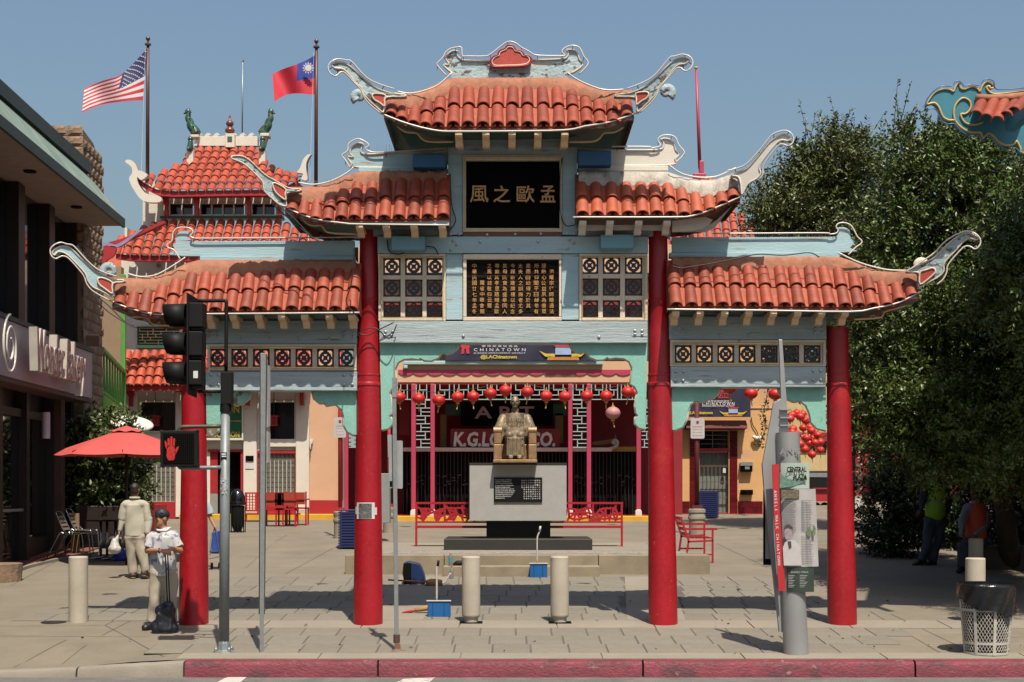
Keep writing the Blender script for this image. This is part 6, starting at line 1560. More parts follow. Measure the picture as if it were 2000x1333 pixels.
# ================================================================ bollards, posts, statue
m_boll = M("bollard_concrete", (.52,.46,.37), .85, var=.12, scale=3, bump=.25, bscale=50, wear=((.30,.26,.21),.62,3,.2), speck=((.28,.25,.21),.14,60))
def bollard(px, py, w_px, top, label, neck=True):
    Y = GY(py); x, z = X(px,Y), gz(Y); r_ = w_px/2/F*(Y+20); h = Z(top,Y)-z
    t = thing("bollard", label, "bollard", (x,Y,z), "concrete bollards")
    pr = [(r_*.75,-.02),(r_*.75,.06),(r_*.78,.075),(r_*.97,.10),(r_,.12)] if neck else [(r_,-.02),(r_,.12)]
    part("shaft", MB().lathe((x,Y,z), pr+[(r_,h*.6),(r_,h-.015),(r_-.012,h),(.001,h)], 28), m_boll, t, smooth=35)
    if neck: part("foot_plate", MB().box(x-r_*1.2,x+r_*1.25,Y-r_,Y+r_,z-.02,z+.022), m_dark, t)
bollard(153,1215,37,1087,"short plain concrete bollard left of the old man by the manhole cover", neck=False)
bollard(920,1218,36,1087,"left one of the two concrete bollards under the middle of the gate")
bollard(1093,1218,36,1087,"right one of the two concrete bollards under the middle of the gate")
bollard(1905,1217,38,1090,"concrete bollard standing behind the white litter bin")
bollard(1906,1150,28,1052,"concrete bollard deep in the tree shade beyond the litter bin")
m_gran = M("granite_grey", (.42,.41,.39), .55, var=.06, scale=6, speck=((.13,.13,.13),.16,110), bump=.03)
m_bgran = M("granite_black", (.006,.006,.007), .45, spec=.25); m_bgran2 = M("granite_charcoal", (.028,.026,.023), .55, var=.2, wear=((.30,.26,.20),.76,4,.03))
pd = thing("pedestal", "grey granite pedestal with a black inscribed plaque under the seated statue", "pedestal", (X(1012,8.6),8.6,.69))
part("plinth", MB().pbox(867,1053,1157,1074.5,8.2,1.7), m_bgran2, pd, bevel=.012)
part("stem", MB().pbox(950,1018.5,1075,1056,8.75,.8), m_bgran, pd)
part("block", MB().pbox(917,908,1106.5,1018,8.55,1.2), m_gran, pd, bevel=.008); part("cap_slab", MB().pbox(916.5,904.5,1107,907.8,8.54,1.22), m_bgran2, pd)
pq = part("plaque", MB().pbox(965,933,1059,981,8.52,.028), m_bgran, pd)
g = MB(); Yq = 8.517
tl = ["DR. SUN YAT-SEN, FOUNDING","FATHER OF THE REPUBLIC OF","CHINA, WAS BORN ON NOVEMBER","12, 1866, ONE OF THE GREATEST","FIGURES IN CHINA'S LONG","HISTORY, HE NOT ONLY LAID THE","REPUBLIC ITS PHYSICAL BEING BUT","ALSO PROVIDED THE NATION WITH","THE THREE PRINCIPLES OF THE","PEOPLE AS GUIDANCE IN ITS","RECONSTRUCTION."]
for k, s_ in enumerate(tl): g.text(s_, P(967.5,938+k*3.55,Yq), .021, bold=.012, align='LEFT', width=(X(1006,Yq)-X(967.5,Yq))*len(s_)/31)
cz = "孫中山先生中華民國國父一八六六年生於廣東香山縣領導國民革命推翻滿清建立民國倡三民主義五權憲法為國家建設之張本先生精神永垂不朽僑胞敬仰立像以資紀念垂範後世"
k = 0
for c_ in range(11):
    for r_ in range(9):
        if k < len(cz): g.text(cz[k], P(1054-c_*4.3, 939+r_*4.4, Yq), .026, bold=.01, width=.026); k += 1
part("plaque_lettering", g, m_letw, pq, fix=False)
# statue
YSt = 9.0; m_brz = M("bronze", (.22,.165,.10), .55, .3, var=.3, scale=5, bump=.15, bscale=25, wear=((.34,.24,.10),.54,5,.15), wear2=((.11,.10,.085),.58,6,.12))
m_chairst = M("bronze_chair_warm", (.40,.25,.13), .5, .45, var=.25, scale=9, bump=.3, bscale=40)
sb = thing("statue", "bronze statue of a man in a long robe seated on a square armchair", "statue", P(1006,905,YSt))
sx = X(1006,YSt); z0 = Z(905,YSt); zz = lambda py: Z(py,YSt)
b = MB()
H = Vector((sx, YSt-.06, zz(786)))
b.ell(H+Vector((0,0,.02)), (.080,.098,.100), 16, 12); b.ell(H+Vector((0,-.03,-.05)), (.066,.068,.078)); b.ell(H+Vector((0,-.072,-.095)), (.036,.03,.026)); b.ell(H+Vector((0,-.108,-.012)), (.015,.024,.030)); b.ell(H+Vector((0,-.104,-.032)), (.023,.016,.012))
for s_ in (-1,1):
    b.ell(H+Vector((s_*.083,0,-.012)),(.012,.028,.038)); b.ell(H+Vector((s_*.034,-.092,.026)),(.032,.014,.010)); b.ell(H+Vector((s_*.042,-.072,-.03)),(.024,.022,.026))
b.ell(H+Vector((0,-.098,-.06)),(.03,.014,.009))
b.cap(H+Vector((0,.02,-.08)), H+Vector((0,.05,-.19)), .052, .062); b.lathe(tuple(H+Vector((0,.045,-.19))), [(.078,0),(.074,.055),(.060,.06)], 16)
b.cap((sx-.15,YSt+.05,zz(815)),(sx+.15,YSt+.05,zz(815)), .085,.085); b.tube([(sx,YSt+.04,zz(808)),(sx,YSt+.03,zz(825)),(sx,YSt+.0,zz(845)),(sx,YSt-.02,zz(852))], [.19,.225,.225,.23], 18, flat=.72, up=(1,0,0))
for s_ in (-1,1):
    sh = Vector((sx+s_*.235,YSt+.04,zz(817))); el = Vector((sx+s_*.31,YSt-.06,zz(838))); hd_ = Vector((sx+s_*.04,YSt-.40,zz(844)))
    b.cap(sh, el, .088,.098, 12); b.cap(el, el.lerp(hd_,.7), .095,.075, 12); b.cap(el.lerp(hd_,.6), hd_, .042,.036); b.ell(hd_, (.05,.055,.03), 12, 8, (0,0,s_*.5))
    for k in range(4): b.cap(hd_+Vector((-s_*.02,-.035+.014*k-.02,.012)), hd_+Vector((-s_*.075,-.03+.014*k-.02,-.008)), .011,.009,6)
    a_ = el.lerp(hd_,.30); b.prism([a_+Vector((s_*.06,.10,.02)), a_+Vector((-s_*.05,-.12,.0)), a_+Vector((s_*.02,-.16,-.24)), a_+Vector((s_*.11,.02,-.20))], [a_+Vector((s_*.10,.08,.02)), a_+Vector((-s_*.01,-.14,.0)), a_+Vector((s_*.06,-.18,-.24)), a_+Vector((s_*.15,.0,-.20))])
    b.cap((sx+s_*.10,YSt-.02,zz(853)),(sx+s_*.11,YSt-.50,zz(853)), .105,.10, 12)
    b.ell((sx+s_*.085,YSt-.60,zz(896.5)), (.048,.12,.04))
    for k in range(5): b.cap(sh+Vector((-s_*(.02+.03*k),-.075,-.02-.03*k)), el+Vector((-s_*(.03*k),-.10,.06-.02*k)), .011,.014,6)
    for k in range(3): b.cap((sx+s_*(.07+.045*k),YSt-.135+.015*k,zz(816+2*k)), (sx+s_*(.08+.05*k),YSt-.16,zz(844)), .009,.012,6)
    b.cap((sx+s_*.035,YSt-.15,zz(815)), (sx+s_*.05,YSt-.185,zz(842)), .010,.010,6)
b.tube([(sx,YSt-.30,zz(849)),(sx,YSt-.42,zz(853)),(sx,YSt-.46,zz(870)),(sx,YSt-.47,zz(893))], [.20,.21,.185,.18], 18, flat=.72, up=(1,0,0))
for k in range(9): b.cap((sx-.15+k*.038,YSt-.585-.01*(k%2),zz(858)),(sx-.155+k*.039,YSt-.60,zz(892)), .012,.016+.004*(k%2),6)
for k in range(5): b.ell((sx,YSt-.172-.003*k,zz(815+k*6.5)),(.016,.012,.012))
part("figure", blob(b, .0115, 2, .4), m_brz, sb, smooth=True, fix=False)
ch = part("chair", MB().box(sx-.36,sx+.36,YSt-.25,YSt+.35,z0+.06,z0+.36), m_chairst, sb, bevel=.015)
for s_ in (-1,1):
    part("chair_arm", MB().box(sx+s_*.335-.075,sx+s_*.335+.075,YSt-.42,YSt+.30,z0+.36,z0+.60).box(sx+s_*.335-.08,sx+s_*.335+.08,YSt-.44,YSt-.30,z0+.06,z0+.355), m_chairst, ch, bevel=.015)
    part("arm_scroll", MB().lathe((sx+s_*.335-.08,YSt-.36,z0+.62),[(.075,0),(.075,.16)],14,axis=(1,0,0)), m_chairst, ch, smooth=40)
part("chair_back", MB().box(sx-.34,sx+.34,YSt+.28,YSt+.36,z0+.37,z0+.9), m_chairst, ch)
part("base", MB().box(sx-.42,sx+.42,YSt-.72,YSt+.42,z0-.005,z0+.055), m_chairst, sb, bevel=.01)

# ================================================================ benches and seats
m_bench = M("bench_red", (.44,.010,.022), .45, var=.12, scale=5)
YB_ = 9.8
bn_ = thing("bench", "long red metal bench with cracked-ice lattice back behind the pedestal", "bench", (X(1014,YB_),YB_,gz(YB_)))
for a,b,c,d in ((811,981,1217,985),(811,1018.5,1217,1022),(811,1028,1217,1032)): part("rail", MB().pbox(a,b,c,d,YB_,.05), m_bench, bn_)
for a,bb in ((811,1068),(866.5,1018.4),(924,1018.4),(980,1018.4),(1037,1018.4),(1098,1018.4),(1156.5,1018.4),(1212.5,1068)): part("upright", MB().pbox(a,985.1,a+4,bb,YB_+.003,.044), m_bench, bn_)
part("seat", MB().box(X(813,YB_),X(1215,YB_),YB_+.06,YB_+.5,Z(1031,YB_),Z(1028,YB_)), m_bench, bn_)
for a in (811,1212.5): part("leg", MB().box(X(a,YB_+.5),X(a+4,YB_+.5),YB_+.46,YB_+.5,gz(YB_+.5)-.02,Z(1028,YB_)), m_bench, bn_)
ed = [815,866,870,924,928,980,984,1037,1041,1098,1102,1156,1160,1212]; r2 = random.Random(11)
for i in range(0, len(ed), 2):
    a0, a1 = ed[i], ed[i+1]; g = MB(); nds = [(a0+(a1-a0)*(k+.5+r2.uniform(-.3,.3))/4, 989+ (j+.5+r2.uniform(-.3,.3))*9.5) for k in range(4) for j in range(3)]
    for u,v in nds:
        near = sorted(nds, key=lambda q: math.hypot(q[0]-u,q[1]-v))[1:4]
        for q in near[:3]: g.bar(P(u,v,YB_+.025),P(q[0],q[1],YB_+.025),r2.uniform(.014,.026),.042)
    for u,v in nds:
        if v < 993: g.bar(P(u,v,YB_+.025),P(u+r2.uniform(-5,5),985,YB_+.025),r2.uniform(.014,.026),.04)
        if v > 1008: g.bar(P(u,v,YB_+.025),P(u+r2.uniform(-6,6),1018,YB_+.025),r2.uniform(.014,.026),.04)
        if u < a0+9: g.bar(P(u,v,YB_+.025),P(a0,v+r2.uniform(-4,4),YB_+.025),r2.uniform(.014,.026),.04)
        if u > a1-9: g.bar(P(u,v,YB_+.025),P(a1,v+r2.uniform(-4,4),YB_+.025),r2.uniform(.014,.026),.04)
    part("lattice", g, m_bench, bn_, kind="stuff")
def side_bench(x0, Y, L_, label):
    t = thing("bench", label, "bench", (x0,Y,gz(Y)))
    for k, y in enumerate((Y, Y+L_)):
        z = gz(y)
        part("end_frame", MB().bar((x0-.04,y,z),(x0+.02,y,z+.42),.035).bar((x0+.02,y,z+.42),(x0-.13,y,z+.86),.035).bar((x0+.47,y,z),(x0+.47,y,z+.64),.035).bar((x0-.05,y,z+.64),(x0+.56,y,z+.64),.04).bar((x0,y,z+.40),(x0+.47,y,z+.42),.035).bar((x0,y,z+.16),(x0+.47,y,z+.16),.03), m_bench, t)
    z = gz(Y+L_/2)
    for k in range(6): part("slat", MB().box(x0+.03+k*.075,x0+.075+k*.075,Y+.02,Y+L_-.02,z+.425,z+.45), m_bench, t)
    for k in range(4): part("back_slat", MB().obox((x0-.0-.035*k,Y+L_/2,z+.5+k*.1),(.02,L_-.04,.06),(0,.3,0)), m_bench, t)
    return t
side_bench(X(1343,7.9), 7.9, 1.2, "red metal armchair bench facing right, beside the third red column")
YH2 = 21.6
hb = thing("bench", "wide red bench with a square lattice back against the white hall", "bench", (X(530,YH2),YH2,gz(YH2)))
for a,b,c,d in ((478,962,582,965),(478,996,582,999)): part("rail", MB().pbox(a,b,c,d,YH2,.06), m_bench, hb)
for a in (478,500,520,540,560,579): part("upright", MB().pbox(a,965.1,a+3,995.9,YH2+.002,.05), m_bench, hb)
g = MB()
for k in range(18): g.pbox(481+k*5.6,965.2,482.6+k*5.6,995.8,YH2+.01,.03)
for k in range(5): g.pbox(481,969.5+k*5.6,579,971+k*5.6,YH2+.02,.03)
part("lattice", g, m_bench, hb, kind="stuff"); part("seat", MB().pbox(478,1003,582,1006,YH2-.5,.5), m_bench, hb)
for a in (479,578): part("leg", MB().pbox(a,1006.1,a+3,1026,YH2-.48,.05), m_bench, hb)
def red_chair(px, Y, label):
    t = thing("chair", label, "chair", (X(px,Y),Y,gz(Y)), "red chairs in front of the hall bench"); s_ = 2900/(Y+20)
    for dx_ in (-.26,.24):
        for dy in (0,.45): part("leg", MB().box(X(px,Y)+dx_,X(px,Y)+dx_+.04,Y+dy,Y+dy+.04,gz(Y),gz(Y)+(.44 if dy else .9)), m_bench, t)
    part("seat", MB().box(X(px,Y)-.26,X(px,Y)+.28,Y,Y+.49,gz(Y)+.44,gz(Y)+.48), m_bench, t)
    part("backrest", MB().box(X(px,Y)-.21,X(px,Y)+.23,Y,Y+.03,gz(Y)+.56,gz(Y)+.88), M("chair_back_orange",(.36,.05,.025),.5), t); part("arm", MB().box(X(px,Y)-.28,X(px,Y)+.30,Y-.03,Y+.5,gz(Y)+.68,gz(Y)+.71), m_bench, t)
red_chair(533,18.6,"left red chair with an orange back before the lattice bench"); red_chair(557,18.6,"middle red chair with an orange back before the lattice bench"); red_chair(578,19.2,"right red chair before the lattice bench by the hall pilaster")
# red posts on concrete bases
m_cbase = M("post_base_concrete", (.33,.29,.23), .9, var=.15, bump=.3)
def base_post(px, py, w_, top, label, col=m_red, sign=None, octa=True):
    Y = GY(py); x, z = X(px,Y), gz(Y); r_ = w_/2/F*(Y+20)
    t = thing("banner_post", label, "post", (x,Y,z), "red posts on concrete bases")
    part("foot", MB().lathe((x,Y,z), [(r_*.9,-.03),(r_*.9,.35),(r_,.37),(r_*1.02,.42),(r_*.95,.46),(r_*.92,.50),(r_*1.02,.53),(r_*1.0,.60),(r_*.7,.62)], 16), m_cbase, t, smooth=35)
    part("shaft", MB().tube([(x,Y,z+.6),(x,Y,Z(top,Y))], r_*.27, 10), col, t, smooth=True); part("flange", MB().box(x-r_*.6,x+r_*.6,Y-r_*.6,Y+r_*.6,z+.62,z+.70), col, t)
    if sign:
        a,b,c,d = sign; s_ = part("sign_plate", MB().pprism([(a+2,b),(c-2,b),(c,b+2),(c,d-2),(c-2,d),(a+2,d),(a,d-2),(a,b+2)], Y-r_*.27-.03, .01), M("sign_white",(.58,.56,.55),.5), t)
        g = MB().lathe(P((a+c)/2,b+8,Y-r_*.27-.033), [(.035,0),(.035,.003)], 14, axis=(0,-1,0)); 
        g.text("PRIVATE PROPERTY", P((a+c)/2,b+17,Y-r_*.27-.034), .022, bold=.01, width=X(c-3,Y)-X(a+3,Y)); g.text("NO TRESPASSING", P((a+c)/2,b+22,Y-r_*.27-.034), .018, width=X(c-4,Y)-X(a+4,Y)); g.text("NO LOITERING", P((a+c)/2,b+28,Y-r_*.27-.034), .018, width=X(c-4,Y)-X(a+4,Y)); g.text("NO SKATEBOARDING", P((a+c)/2,b+34,Y-r_*.27-.034), .018, width=X(c-4,Y)-X(a+4,Y))
        part("sign_text", g, M("sign_red_print",(.32,.06,.06),.6), s_)
base_post(664,1052,26,640,"red post on a ribbed concrete base left of the second column",m_red,(652.5,815.5,675.5,855))
base_post(760,1041,26,760,"red post on a concrete base just right of the second column",m_red)
base_post(1361,1045,34,755,"dark red post carrying a property notice, in front of the barred door",m_oxred,(1349,817,1376,857))
cb = thing("cabinet", "tall grey utility cabinet peeping out right of the second column", "cabinet", (X(752,12.5),12.5,gz(12.5))); part("body", MB().pbox(735,925,761,1022,12.5,.35), m_grey, cb, bevel=.01)

# ================================================================ sweeping tools, bottles
m_bpan = M("dustpan_blue", (.01,.13,.40), .4, var=.1); m_bpand = M("dustpan_navy", (.008,.03,.12), .45); m_whp = M("handle_white", (.60,.58,.54), .4); m_brh = M("broom_handle", (.42,.16,.06), .5); m_bris = M("bristle", (.40,.22,.09), .9, var=.3, bump=.6)
def dustpan(px, py, w_, h_, mat, label, handle=None, rot=0):
    Y = GY(py); x, z = X(px,Y), gz(Y); W_, H_ = w_/F*(Y+20), h_/F*(Y+20)
    t = thing("dustpan", label, "dustpan", (x,Y,z), "lobby dustpans under the gate")
    side = [(0,0),(0,H_),(-.05,H_*.98),(.0,H_)]
    m_ = MB(); prof = [(0,0),(0,H_*.95),(.06,H_),(.24,H_*.55),(.28,0.0)]
    m_.prism([(x-W_/2,Y+a,z+.005+b) for a,b in prof],[(x+W_/2,Y+a,z+.005+b) for a,b in prof]); part("scoop", m_, mat, t, bevel=.012)
    part("lip", MB().box(x-W_/2-.015,x+W_/2+.015,Y-.015,Y+.02,z+H_*.96,z+H_*1.04), m_whp if handle else mat, t, bevel=.005)
    for k in (-.28,.22): part("rib", MB().box(x+W_*k,x+W_*k+.008,Y-.006,Y-.001,z+.02,z+H_*.94), m_bpand, t)
    if handle:
        part("handle", MB().tube([P(a,b,Y+.03) for a,b in smooth_path(handle,4)], .014, 8), m_whp, t, smooth=True)
        a,b = handle[-1]; part("grip", MB().tube([P(a,b,Y+.03),P(a+1.5,b-11,Y+.03)], .018, 8), m_sblk if px < 900 else m_whp, t, smooth=True)
    return t
d1 = dustpan(857,1207,44,33,m_bpan,"bright blue dustpan with an upright white handle beside the left bollard",[(853,1174),(853,1140),(853,1112),(855,1106)])
d2 = dustpan(1052,1130,34,29,m_bpan,"blue dustpan with a white handle standing by the statue steps",[(1049,1102),(1049,1060),(1050,1048),(1054,1039)])
Y = GY(1144); x, z = X(808,Y), gz(Y); t = thing("dustpan", "dark blue dustpan tipped on its side in the gate shadow", "dustpan", (x,Y,z), "lobby dustpans under the gate")
part("scoop", MB().pprism(smooth_path([(788,1100),(806,1099.5),(818,1103),(826,1118),(830,1136),(826,1143),(790,1141)],2,closed=True), Y, .3), m_bpand, t, bevel=.01); part("mouth", MB().pbox(788,1101,803,1141,Y-.02,.015), m_dark, t)
part("handle", MB().tube([P(a,b,Y+.1) for a,b in smooth_path([(828,1140),(855,1141),(868,1138),(875,1128),(880,1120)],3)], .014, 8), m_whp, t, smooth=True)
def broom(hpts, bpts, Y, label, col2=None):
    t = thing("broom", label, "broom", P(*hpts[0],Y), "brooms lying under the gate")
    part("handle", MB().tube([P(a,b,Y) for a,b in hpts], .014, 8), m_brh, t, smooth=True)
    part("bristles", MB().tube([P(a,b,Y) for a,b,_ in bpts], [r_ for _,_,r_ in bpts], 12, flat=.8), m_bris, t, smooth=True)
    if col2: part("sleeve", MB().tube([P(a,b,Y) for a,b in col2], .02, 8), m_red, t, smooth=True)
Yb = GY(1200)
broom([(744,1203),(790,1198)],[(810,1192.5,.03),(818,1191,.04),(838,1187,.05),(850,1186,.055)],Yb,"straw broom with a red sleeve lying behind the bright blue dustpan",[(786,1198.5),(806,1193.5),(812,1192)])
Yb = GY(1146)
broom([(758,1133),(832,1137)],[(832,1138,.05),(842,1139,.09),(856,1140,.09),(864,1139,.06)],Yb,"brown broom lying in the gate shadow beside the dark dustpan")
m_pet = M("bottle_plastic", (.50,.53,.54), .15, var=.05, trans=.6)
def bottle(px, py, Y, zb, h, cap, band, label):
    x = X(px,Y); t = thing("bottle", label, "bottle", (x,Y,zb), "plastic drink bottles on the steps"); r_ = .033
    part("body", MB().lathe((x,Y,zb), [(r_*.9,0),(r_,.01),(r_,h*.62),(r_*.8,h*.75),(r_*.38,h*.88),(r_*.38,h*.93)], 12), m_pet, t, smooth=40); part("cap", MB().lathe((x,Y,zb+h*.93), [(r_*.45,0),(r_*.45,h*.07)], 10), cap, t)
    if band: part("label_band", MB().lathe((x,Y,zb+h*.3), [(r_*1.04,0),(r_*1.04,h*.3)], 12, caps=False), band, t)
bottle(880,1107,5.75,.505,.24,m_letw,M("label_blue",(.04,.35,.5),.5),"clear water bottle with blue label on the lower step"); bottle(882,1128,5.2,gz(5.2),.24,M("cap_orange",(.6,.08,.02),.4),None,"clear bottle with orange cap on the paving before the steps")
gb = MB()
for k in range(6): gb.ell(P(889+k*2.5,1103-(k%3)*2,5.85), (.05,.05,.04), 8, 6)
solo("gloves", blob(gb,.02,2), m_sblk, "small black heap of gloves on the lower step behind the left bollard", "gloves", (X(895,5.85),5.85,.505), smooth=True, fix=False)
# notice taped round the second column
nt_ = thing("notice", "white sheet with a grey photocopy taped round the second red column", "notice", P(715,999,-.2))
def on_col(px, py, cx_=719, r_=.186):
    x = X(px,-.19); dx_ = x - X(cx_,0); return (x, -math.sqrt(max(.0001,r_*r_-dx_*dx_))-.004, Z(py,-.19))
def sheet(a,b,c,d,off=0): return MB().grid([[(lambda p:(p[0],p[1]-off,p[2]))(on_col(lerp(a,c,i/8),py)) for i in range(9)] for py in (b,d)])
part("paper", sheet(696,982,731.5,1014), m_letw, nt_, smooth=True); part("tape", sheet(693,990,697.5,1005,.002), m_letw, nt_); part("tape", sheet(730,991.5,735.5,1006,.002), m_letw, nt_); part("photocopy", sheet(700,984,726,1012.5,.004), M("photocopy_grey",(.13,.13,.13),.6,var=.8,scale=25,stretch=(1,1,2)), nt_, smooth=True)

# ================================================================ cafe corner on the left
m_alu = M("aluminium", (.50,.50,.50), .25, .9); m_slatw = M("chair_slat", (.30,.22,.16), .5)
def cafe_chair(px, py, label, lift=0, dxo=0):
    Y = GY(py); o = Vector((X(px,Y)+dxo, Y, gz(Y)+.03)); t = thing("cafe_chair", label, "chair", tuple(o), "aluminium cafe chairs"); V = lambda a,b,c: o+Vector((a,b,c))
    for y in (-.22,.22):
        part("side_tube", MB().tube(smooth_path([tuple(V(-.34,y,0)),tuple(V(-.10,y,.45)),tuple(V(.0,y,.46)),tuple(V(.28,y,.455)),tuple(V(.33,y,.40)),tuple(V(.37,y,0))],4), .013, 8), m_alu, t, smooth=True)
    part("back_hoop", MB().tube(smooth_path([tuple(V(.10,-.21,.44)),tuple(V(-.02,-.21,.52)),tuple(V(-.16,-.20,.82)),tuple(V(-.20,-.12,.88)),tuple(V(-.20,.12,.88)),tuple(V(-.16,.20,.82)),tuple(V(-.02,.21,.52)),tuple(V(.10,.21,.44))],4), .013, 8), m_alu, t, smooth=True)
    for k in range(4): part("back_slat", MB().obox(V(-.055-.032*k,0,.55+k*.075),(.012,.40,.05),(0,-.35,0)), m_slatw, t)
    for k in range(6): part("seat_slat", MB().box(o.x-.06+k*.06,o.x-.012+k*.06,o.y-.21,o.y+.21,o.z+.462,o.z+.475), m_alu, t)
cafe_chair(133,1092,"front aluminium cafe chair with slatted back outside the bakery"); cafe_chair(152,1084,"rear aluminium cafe chair tucked behind its twin outside the bakery")
YT2 = GY(1094)
def cafe_table(px, label):
    t = thing("cafe_table", label, "table", (X(px,YT2),YT2,gz(YT2)), "round cafe tables"); o = (X(px,YT2),YT2,gz(YT2))
    part("top", MB().lathe((o[0],o[1],o[2]+.74), [(.33,0),(.34,.012),(.33,.025)], 28), M("table_top_dark",(.05,.045,.045),.25,.4), t, smooth=35); part("stem", MB().tube([(o[0]-.06,o[1],o[2]+.05),(o[0]-.06,o[1],o[2]+.74)], .028, 10).tube([(o[0]+.06,o[1],o[2]+.05),(o[0]+.06,o[1],o[2]+.74)], .028, 10), m_alu, t, smooth=True)
    for k in range(4):
        a = math.pi/4+k*math.pi/2; part("foot", MB().cap((o[0],o[1],o[2]+.06),(o[0]+.36*math.cos(a),o[1]+.36*math.sin(a),o[2]+.025),.03,.02,8), m_alu, t, smooth=True)
cafe_table(203,"round dark cafe table behind the walking man's bag"); cafe_table(232,"second round cafe table half hidden by the walking man")
cafe_chair(268,1090,"aluminium cafe chair hidden behind the two men")
# parasol
YU = 7.6; m_par = M("parasol_coral", (.60,.085,.075), .75, var=.06, scale=3)
um = thing("parasol", "coral red parasol opened over the cafe tables", "parasol", (X(247,YU),YU,gz(YU)))
c = Vector(P(247,836,YU)); rim = 1.30; n = 8; m_ = MB(); rows = []
for j in range(7):
    t = j/6; row = []
    for k in range(n*6+1):
        a = 2*math.pi*k/(n*6)+.2; f = (k % 6)/6; sag = 1-.06*math.sin(math.pi*f)*t; r_ = rim*t*sag
        row.append((c.x+r_*math.cos(a), c.y+r_*math.sin(a), c.z - .46*t + .03*math.sin(math.pi*f)*t*(1-t) - .02*math.sin(math.pi*f)*t - (.05 if j == 6 else 0)))
    rows.append(row)
part("canopy", m_.grid(rows), m_par, um, smooth=50)
rows = [[(c.x+r_*math.cos(2*math.pi*k/48), c.y+r_*math.sin(2*math.pi*k/48), c.z+h_ - (.012*math.sin(k*math.pi/3) if r_ > .2 else 0)) for k in range(49)] for r_, h_ in ((.02,.035),(.18,-.02),(.30,-.072))]
part("vent_cap", MB().grid(rows), m_par, um, smooth=50); part("pole", MB().tube([(c.x,c.y,gz(YU)),(c.x,c.y,c.z+.08)], .024, 8), m_brown, um, smooth=True)
for k in range(8):
    a = 2*math.pi*k/8+.2; part("rib", MB().bar((c.x,c.y,c.z-.05),(c.x+rim*.97*math.cos(a),c.y+rim*.97*math.sin(a),c.z-.47),.014), m_brown, um)
ds = thing("dish", "white oval parasol disc showing between the hedge and the coral parasol", "disc", P(262,828,11)); part("disc", MB().ell(P(258,828,11), (.44,.5,.10), 28, 10, (.28,.20,0)), m_wallw, ds, smooth=True); part("stem", MB().tube([P(258,830,11),P(258,1050,11)], .03, 8), m_brown, ds)
pl = thing("planter", "low dark planter wall under the hedge outside the bakery", "planter", (X(205,10.8),10.8,gz(10.8))); part("wall", MB().pbox(150,988,262,1046,10.6,.3), m_brown, pl, bevel=.02); part("side", MB().box(X(262,10.6)-.3,X(262,10.6),10.91,13.5,gz(11),Z(988,10.6)), m_red, pl)
bx = thing("menu_board", "weathered wooden A-board standing behind the cafe chairs", "sign board", P(143,1085,9.6)); part("board", MB().pprism([(139,1003),(154,1003),(154,1084),(138,1084)], 9.6, .05), M("board_wood",(.26,.17,.09),.8,var=.3,scale=10), bx)
tr_ = MB().lathe(P(5,1142,5.0), [(.30,0),(.33,.35),(.30,.36)], 16); solo("planter_tub", tr_, m_block, "rough brown tub at the left edge beside the brick apron", "planter", (X(5,5),5,gz(5)))
# ================================================================ corner roof at top right
YR = -1.2; m_rb = M("corner_board_teal", (.035,.22,.30), .5, var=.12, scale=3); m_ry = M("edge_yellow", (.62,.44,.16), .5); m_nb = M("neon_blue_tube", (.05,.16,.40), .3)
q8 = lambda l: [(1780+a/7.014, 130+b/7.014) for a,b in l]
cr_ = thing("corner_roof", "carved teal and yellow roof corner with a few tiles entering at the top right", "roof corner", P(1990,240,YR))
ol = q8([(210,520),(250,440),(330,350),(440,310),(530,320),(575,345),(600,290),(630,240),(665,235),(670,290),(720,315),(800,285),(860,280),(910,310),(940,350),(960,290),(1000,230),(1050,210),(1110,240),(1130,290),(1080,300),(1070,270),(1030,290),(1070,350),(1150,380),(1350,360),(1600,330),(2300,300),(2300,1400),(1560,1200),(1500,1130),(1440,1020),(1400,1070),(1300,1080),(1200,1040),(1130,960),(1060,915),(980,975),(950,905),(820,905),(720,865),(640,800),(590,740),(520,740),(440,700),(400,620),(370,550),(310,500)])
part("scroll_board", MB().pprism(smooth_path(ol,2,closed=True), YR, .12), m_rb, cr_)
part("edge_trim", MB().tube([P(a,b,YR-.01) for a,b in smooth_path(ol,3,closed=True)], .014, 6, closed=True), m_ry, cr_, smooth=True)
part("spiral_trim", MB().tube([P(a,b,YR-.012) for a,b in smooth_path(q8([(600,760),(580,650),(600,540),(660,460),(720,435),(790,470),(815,540),(790,610),(740,650),(680,655),(690,710),(740,775),(820,800),(900,795),(980,765)]),4)], .014, 6), m_ry, cr_, smooth=True)
part("neon_tube", MB().tube([P(a,b,YR-.03) for a,b in smooth_path(q8([(190,560),(210,460),(300,340),(420,270),(550,270),(600,215),(650,200),(700,240),(720,270),(820,250),(930,262),(990,190),(1060,175),(1130,210),(1150,300),(1250,320),(1600,290)]),3)], .007, 6), m_nb, cr_, smooth=True)
part("neon_tube", MB().tube([P(a,b,YR-.03) for a,b in smooth_path(q8([(225,600),(290,575),(350,610),(390,700),(430,760),(500,790),(590,785),(640,845),(740,930),(850,965),(940,955),(990,1020),(1060,970),(1130,1000),(1210,1090),(1320,1140),(1430,1120),(1500,1200)]),3)], .007, 6), m_nb, cr_, smooth=True)
for (a0,b0),(a1,b1) in ((((960,510),(880,690))),(((1130,490),(1020,730))),(((1270,500),(1170,760))),(((1420,510),(1290,700))),(((1540,480),(1400,640)))):
    t0, t1 = Vector(P(1780+a0/7.014,130+b0/7.014,YR-.05)), Vector(P(1780+a1/7.014,130+b1/7.014,YR-.45))
    d = t0-t1; ang = math.atan2(d.z, math.hypot(d.x,d.y)); yaw = math.atan2(-d.x, d.y)
    piece("tile", me_tile, cr_, t1, (ang,0,yaw), (.95,d.length,.95))
